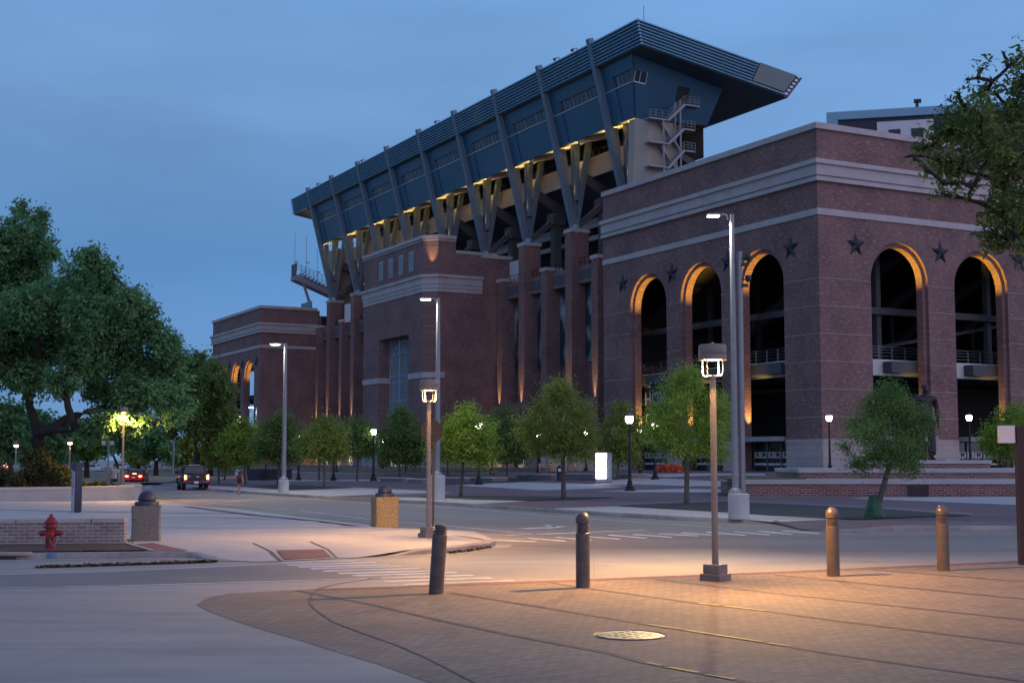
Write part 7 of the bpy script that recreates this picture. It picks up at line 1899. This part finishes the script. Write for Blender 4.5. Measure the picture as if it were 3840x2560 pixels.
    mb = MB(); mb.box((-0.45, 1.82, 1.895), (0.45, 1.95, 1.92)); obj('roof_lamp', mb, M['chrome'], t)
    point((0.85, -0.25, 1.0), 12, (1, 0.12, 0.05), 0.05, t); point((-0.85, -0.25, 1.0), 12, (1, 0.12, 0.05), 0.05, t)
    return t
pk = gz(735, 1838)
pickup('black pickup truck with red tail lights driving away up the road', pk, radians(19), 0.95)
def sedan(label, loc, rot, sc, paint, lights=True, group=None, simple=False):
    t = thing('car', label, 'car', loc, rot, group, sc)
    sec = lambda w, z0, z1: [(w * 0.88, z0), (w, z0 + 0.15), (w, z1 - 0.18), (w * 0.93, z1)]
    mb = loft([(0.0, sec(0.78, 0.42, 0.86)), (0.06, sec(0.84, 0.34, 0.93)), (0.7, sec(0.89, 0.28, 0.96)), (2.2, sec(0.90, 0.26, 0.94)), (3.6, sec(0.88, 0.28, 0.88)), (4.3, sec(0.82, 0.32, 0.74)), (4.5, sec(0.70, 0.40, 0.62))]); obj('body', mb, paint, t, smooth=True)
    mb = loft([(0.55, [(0.80, 0.92), (0.76, 0.95)]), (1.25, [(0.80, 0.92), (0.62, 1.36)]), (1.7, [(0.81, 0.92), (0.63, 1.42)]), (2.4, [(0.81, 0.92), (0.62, 1.38)]), (3.25, [(0.80, 0.88), (0.76, 0.92)])]); obj('roof', mb, paint, t, smooth=True)
    mb = MB(); mb.prism([(-0.70, 0.66, 0.985), (0.70, 0.66, 0.985), (0.58, 1.20, 1.335), (-0.58, 1.20, 1.335)], [(-0.70, 0.64, 0.995), (0.70, 0.64, 0.995), (0.58, 1.18, 1.35), (-0.58, 1.18, 1.35)]); obj('rear_window', mb, M['glass_dark'], t)
    for s in (-1, 1):
        mb = MB(); mb.prism([(s * 0.80, 0.9, 0.97), (s * 0.80, 2.95, 0.95), (s * 0.645, 2.35, 1.34), (s * 0.65, 1.3, 1.36)], [(s * 0.815, 0.9, 0.97), (s * 0.815, 2.95, 0.95), (s * 0.66, 2.35, 1.34), (s * 0.665, 1.3, 1.36)]); obj('side_window', mb, M['glass_dark'], t)
        for y in (0.85, 3.6): wheel(t, s * 0.88, y, 0.31, 0.2)
        mb = MB(); mb.box((s * 0.62 - 0.17, -0.03, 0.66), (s * 0.62 + 0.17, 0.05, 0.85), 0.03); tl = obj('tail_light', mb, M['e_tail'] if lights else M['car_red'], t)
        if lights:
            mb = MB(); mb.box((s * 0.62 - 0.10, -0.04, 0.70), (s * 0.62 + 0.10, -0.031, 0.81)); obj('bulb', mb, M['e_tailc'], tl)
            point((s * 0.62, -0.2, 0.75), 8, (1, 0.12, 0.05), 0.05, t)
        if not simple:
            mb = MB(); mb.box((s * 0.86 if s > 0 else -1.02, 2.6, 0.93), (1.02 if s > 0 else -0.86, 2.72, 1.06), 0.03); obj('mirror', mb, paint, t)
    mb = MB(); mb.box((-0.16, -0.012, 0.58), (0.16, 0.01, 0.70)); obj('number_plate', mb, M['white_plastic'], t)
    mb = MB(); mb.box((-0.82, -0.06, 0.34), (0.82, 0.1, 0.54), 0.04); obj('bumper', mb, paint, t, smooth=True)
    if lights:
        mb = MB(); mb.box((-0.17, 0.58, 0.95), (0.17, 0.66, 1.03), 0.01); obj('brake_light', mb, M['e_tailc'], t)
    return t
sedan('red car with glowing brake lights beyond the planter point', gz(500, 1815), radians(7), 0.95, M['car_red'])
cars = [(484, 1764, 70, 'car_white', 'pale parked car right behind the planter lamp post'), (529, 1761, 60, 'car_white', 'white parked car above the red car'), (569, 1753, 80, 'car_grey', 'grey parked car in the far lot left of the pickup, nearest'), (626, 1745, 85, 'car_blue', 'dark blue parked car in the far lot'), (645, 1746, 88, 'car_white', 'white parked car beside the dark blue one in the far lot'), (658, 1747, 80, 'car_grey', 'grey parked car by the pole above the pickup'), (388, 1772, 75, 'car_white', 'pale parked car behind the dark shrubs left of the man'), (250, 1762, 80, 'car_blue', 'blue parked car just left of the map sign'), (312, 1764, 85, 'car_blue', 'dark parked car just right of the map sign'), (785, 1749, 85, 'car_white', 'white parked car beyond the trees right of the pickup')]
c0 = None
for px, py, rt, cm, lb in cars:
    l_ = gz(px, py, 0.0)
    if cm not in globals().get('_carc', {}):
        if '_carc' not in globals(): _carc = {}
        _carc[cm] = sedan(lb, l_, radians(rt), 1.0, M[cm], False, 'parked cars in the far lot', True)
    else: dup(_carc[cm], l_, lb, radians(rt))
rc = sedan('far car with red tail lights at the left edge', gz(13, 1766), radians(12), 1.1, M['car_grey'], True)
# far lamp posts at the left
fl0 = None
def far_lamp(label, px, top, bot, m, Y=None):
    global fl0
    b = gz(px, bot) if Y is None else Vector((atY(px, bot, Y).x, Y, 0)); h = atY(px, top, b.y).z
    t = thing('lamp_post', label, 'lamp post', b, 0, 'far lamp posts beyond the planter')
    k = b.y / 100
    mb = MB(); mb.lathe([(0.07 * k, 0), (0.06 * k, h - 0.3 * k), (0, h - 0.3 * k)], 10, caps=False); obj('shaft', mb, M['galv'], t)
    mb = MB(); mb.lathe([(0, h - 0.12 * k), (0.27 * k, h - 0.12 * k), (0.27 * k, h + 0.22 * k), (0, h + 0.25 * k)], 14, caps=False); obj('lamp_head', mb, M['bronze_paint'], t)
    mb = MB(); mb.lathe([(0, h - 0.3 * k), (0.15 * k, h - 0.27 * k), (0.18 * k, h - 0.13 * k), (0, h - 0.125 * k)], 12, caps=False); obj('lens', mb, m, t)
    spot((0, 0, h - 0.4 * k), (0, 0, 0), 350, SODIUM, 150, 0.5, 0.1, t)
far_lamp('slim far lamp post behind the oak trunk, right of it', 258, 1652, 1812, M['e_dim'], 98)
far_lamp('far lamp post left of the oak trunk, the taller one', 57, 1661, 1790, M['e_dim'], 118)
far_lamp('far lamp post close left of the oak trunk', 98, 1690, 1780, M['e_dim'], 140)
far_lamp('small far lamp post at the left edge above the red tail lights', 21, 1722, 1768, M['e_dim'], 190)
def plain_pole(name, label, cat, px, top, bot, r, Y, group=None):
    b = Vector((atY(px, bot, Y).x, Y, 0)); h = atY(px, top, Y).z
    t = thing(name, label, cat, b, 0, group); mb = MB(); mb.lathe([(r * 1.6, 0), (r * 1.6, 0.5), (r, 0.55), (r * 0.7, h), (0, h)], 10, caps=False); obj('pole', mb, M['galv'], t); return t, h
t, h = plain_pole('street_light', 'tall slim street light pole above the pickup, left of two', 'street light', 649, 1604, 1775, 0.13, 160, 'far street light poles')
mb = MB(); mb.boxm((0.8, 0.4, 0.14), Matrix.Translation((-0.5, 0, h))); obj('lamp_head', mb, M['galv'], t)
t, h = plain_pole('street_light', 'tall street light pole directly behind the pickup', 'street light', 737, 1580, 1780, 0.13, 150, 'far street light poles')
mb = MB(); mb.boxm((0.8, 0.4, 0.14), Matrix.Translation((-0.5, 0, h))); obj('lamp_head', mb, M['e_led'], t)
t, h = plain_pole('street_light', 'short far street light pole left of the pickup', 'street light', 605, 1718, 1770, 0.13, 200, 'far street light poles')
mb = MB(); mb.boxm((0.8, 0.4, 0.14), Matrix.Translation((-0.5, 0, h))); obj('lamp_head', mb, M['galv'], t)
k = 0
for px, py, Y, m, lb in ((668, 1679, 260, 'e_green', 'bright far lot lamp right of the slim pole'), (756, 1678, 250, 'e_dim', 'bright far lot lamp right of the pole behind the pickup'), (597, 1643, 240, 'e_dim', 'far lot lamp under the lit oak leaves'), (632, 1648, 300, 'e_dim', 'far lot lamp in the sky gap, left'), (780, 1693, 300, 'e_dim', 'faint far lot lamp among the trees'), (728, 1584, 230, 'e_dim', 'high far lot lamp seen through the oak')):
    h = atY(px, py, Y).z; b = Vector((atY(px, py, Y).x, Y, 0)); t = thing('lot_lamp', lb, 'lot lamp', b, 0, 'far parking lot lamps')
    mb = MB(); mb.lathe([(0.12, 0), (0.09, h - 0.3), (0, h - 0.3)], 8, caps=False); obj('pole', mb, M['galv'], t)
    mb = MB(); mb.boxm((0.5, 0.4, 0.35), Matrix.Translation((0, 0, h))); obj('lamp_head', mb, M[m], t)
# wayfinding sign pole and traffic signals
t, h = plain_pole('sign_pole', 'slim pole with two small pale sign boxes left of the man', 'sign pole', 404, 1640, 1800, 0.09, 112)
for px in (390, 421):
    c = atY(px, 1660, 112) - t.location; mb = MB(); mb.boxm((0.32, 0.1, 0.34), Matrix.Translation((c.x, -0.1, c.z))); obj('sign_box', mb, M['map_panel'], t)
def signal(label, px, py, Y):
    b = atY(px, py, Y); t = thing('traffic_signal', label, 'traffic signal', b, 0)
    mb = MB(); mb.boxm((0.42, 0.4, 1.1), Matrix.Identity(4), 0.04); obj('housing', mb, M['black'], t)
    for i in (-1, 0, 1):
        mb = MB(); mb.tube((0, -0.2, i * 0.34), (0, -0.36, i * 0.34), 0.13, 0.13, 12); obj('visor', mb, M['sign_back'], t)
        mb = MB(); mb.tube((0, -0.36, i * 0.34), (0, -0.365, i * 0.34), 0.10, 0.10, 12); obj('lens', mb, M['e_dim'] if True else M['black'], t)
    mb = MB(); mb.box((-0.45, -0.05, 0.2), (-0.2, 0.05, 0.3)); obj('bracket', mb, M['galv'], t)
yb = gz(896, 1786, 0.15).y
signal('traffic signal hanging on the far street light pole beside the last arches', 901, 1573, yb - 0.5)
# red standpipe by the central block
b = gp(1602, 1758); t = thing('standpipe', 'small red standpipe at the foot of the central block', 'standpipe', b)
mb = MB(); mb.lathe([(0.28, 0), (0.28, 0.1), (0.2, 0.12), (0.2, 0.8), (0.26, 0.85), (0.2, 1.15), (0, 1.25)], 12, caps=False); obj('barrel', mb, M['hydrant_red'], t)
mb = MB(); mb.tube((-0.4, 0, 0.7), (0.4, 0, 0.7), 0.12, 0.12, 10); obj('nozzle', mb, M['hydrant_red'], t)

# ------------------------------------------------------------------ sky, twilight, camera
w = bpy.data.worlds.new('World'); SC.world = w; w.use_nodes = True
nt = w.node_tree; L = nt.links.new
bg = nt.nodes['Background']; wo = nt.nodes['World Output']
sky = nt.nodes.new('ShaderNodeTexSky'); sky.sky_type = 'NISHITA'; sky.sun_disc = False
SUN_AZ = radians(128)             # behind the camera, to the right
sky.sun_elevation = radians(1.0); sky.sun_rotation = SUN_AZ
L(sky.outputs[0], bg.inputs['Color']); bg.inputs['Strength'].default_value = 0.012
# dusk colours: blue in the east, dusky rose afterglow in the west
tc = nt.nodes.new('ShaderNodeTexCoord')
sep = nt.nodes.new('ShaderNodeSeparateXYZ'); L(tc.outputs['Generated'], sep.inputs[0])
rp = nt.nodes.new('ShaderNodeValToRGB'); L(sep.outputs['Z'], rp.inputs['Fac'])
cr = rp.color_ramp
for e in list(cr.elements)[1:]: cr.elements.remove(e)
STOPS = [(0.0, (0.15, 0.30, 0.56)), (0.06, (0.125, 0.29, 0.58)), (0.14, (0.10, 0.27, 0.575)), (0.25, (0.175, 0.36, 0.69)), (0.40, (0.165, 0.36, 0.69)), (1.0, (0.12, 0.26, 0.55))]
cr.elements[0].position = 0; cr.elements[0].color = (*STOPS[0][1], 1)
for p, c in STOPS[1:]:
    e = cr.elements.new(p); e.color = (*c, 1)
# faint cloud veils
mp = nt.nodes.new('ShaderNodeMapping'); mp.inputs['Scale'].default_value = (1.2, 1.2, 5); mp.inputs['Rotation'].default_value = (0.25, 0.12, 0); L(tc.outputs['Generated'], mp.inputs['Vector'])
cz = nt.nodes.new('ShaderNodeTexNoise'); cz.inputs['Scale'].default_value = 1.7; cz.inputs['Detail'].default_value = 5; L(mp.outputs['Vector'], cz.inputs['Vector'])
cm = nt.nodes.new('ShaderNodeMapRange'); cm.inputs['From Min'].default_value = 0.36; cm.inputs['From Max'].default_value = 0.66; cm.inputs['To Min'].default_value = 0.84; cm.inputs['To Max'].default_value = 1.13; L(cz.outputs['Fac'], cm.inputs['Value'])
mu = nt.nodes.new('ShaderNodeMix'); mu.data_type = 'RGBA'; mu.blend_type = 'MULTIPLY'; mu.inputs['Factor'].default_value = 1; L(rp.outputs['Color'], mu.inputs[6]); L(cm.outputs['Result'], mu.inputs[7])
rx = nt.nodes.new('ShaderNodeMapRange'); rx.inputs['From Min'].default_value = -0.35; rx.inputs['From Max'].default_value = 0.4; rx.inputs['To Min'].default_value = 0.93; rx.inputs['To Max'].default_value = 1.17
L(sep.outputs['X'], rx.inputs['Value'])
mu2 = nt.nodes.new('ShaderNodeMix'); mu2.data_type = 'RGBA'; mu2.blend_type = 'MULTIPLY'; mu2.inputs['Factor'].default_value = 1; L(mu.outputs[2], mu2.inputs[6]); L(rx.outputs['Result'], mu2.inputs[7]); mu = mu2
# east to west blend, also a little brighter towards the right of the view
dt = nt.nodes.new('ShaderNodeVectorMath'); dt.operation = 'DOT_PRODUCT'; L(tc.outputs['Generated'], dt.inputs[0]); dt.inputs[1].default_value = (sin(SUN_AZ), cos(SUN_AZ), 0.10)
gl_ = nt.nodes.new('ShaderNodeMapRange'); gl_.interpolation_type = 'SMOOTHSTEP'; gl_.inputs['From Min'].default_value = -0.32; gl_.inputs['From Max'].default_value = 0.8; L(dt.outputs['Value'], gl_.inputs['Value'])
wr_ = nt.nodes.new('ShaderNodeValToRGB'); L(sep.outputs['Z'], wr_.inputs['Fac'])
wr_.color_ramp.elements[0].color = (1.02, 1.0, 1.5, 1); wr_.color_ramp.elements[1].color = (0.42, 0.46, 0.80, 1); wr_.color_ramp.elements[1].position = 0.7
mx = nt.nodes.new('ShaderNodeMix'); mx.data_type = 'RGBA'; L(gl_.outputs['Result'], mx.inputs['Factor']); L(mu.outputs[2], mx.inputs[6]); L(wr_.outputs['Color'], mx.inputs[7])
b2 = nt.nodes.new('ShaderNodeBackground'); L(mx.outputs[2], b2.inputs['Color']); b2.inputs['Strength'].default_value = 0.95
ad = nt.nodes.new('ShaderNodeAddShader'); L(bg.outputs[0], ad.inputs[0]); L(b2.outputs[0], ad.inputs[1]); L(ad.outputs[0], wo.inputs['Surface'])
sd = bpy.data.lights.new('afterglow', 'SUN'); sd.energy = 0.08; sd.angle = radians(40); sd.color = (1.0, 0.82, 0.86)
so = bpy.data.objects.new('afterglow', sd); COL.objects.link(so)
so.rotation_euler = Vector((-sin(SUN_AZ) , -cos(SUN_AZ), -0.35)).to_track_quat('-Z', 'Y').to_euler()

cam = bpy.data.cameras.new('camera'); cam.sensor_width = 36; cam.sensor_fit = 'HORIZONTAL'; cam.lens = FPX / 3840 * 36
cam.clip_end = 6000; cam.clip_start = 0.1
co = bpy.data.objects.new('camera', cam); COL.objects.link(co); co.location = (0, 0, CAMH); co.rotation_euler = (radians(90) + PITCH, 0, 0)
SC.camera = co
vs = SC.view_settings; vs.view_transform = 'Standard'; vs.look = 'None'; vs.exposure = 0.0; vs.gamma = 1.0
SC.cycles.use_denoising = True
SC.cycles.max_bounces = 6; SC.cycles.diffuse_bounces = 3; SC.cycles.glossy_bounces = 2; SC.cycles.transmission_bounces = 2
SC.cycles.sample_clamp_indirect = 4
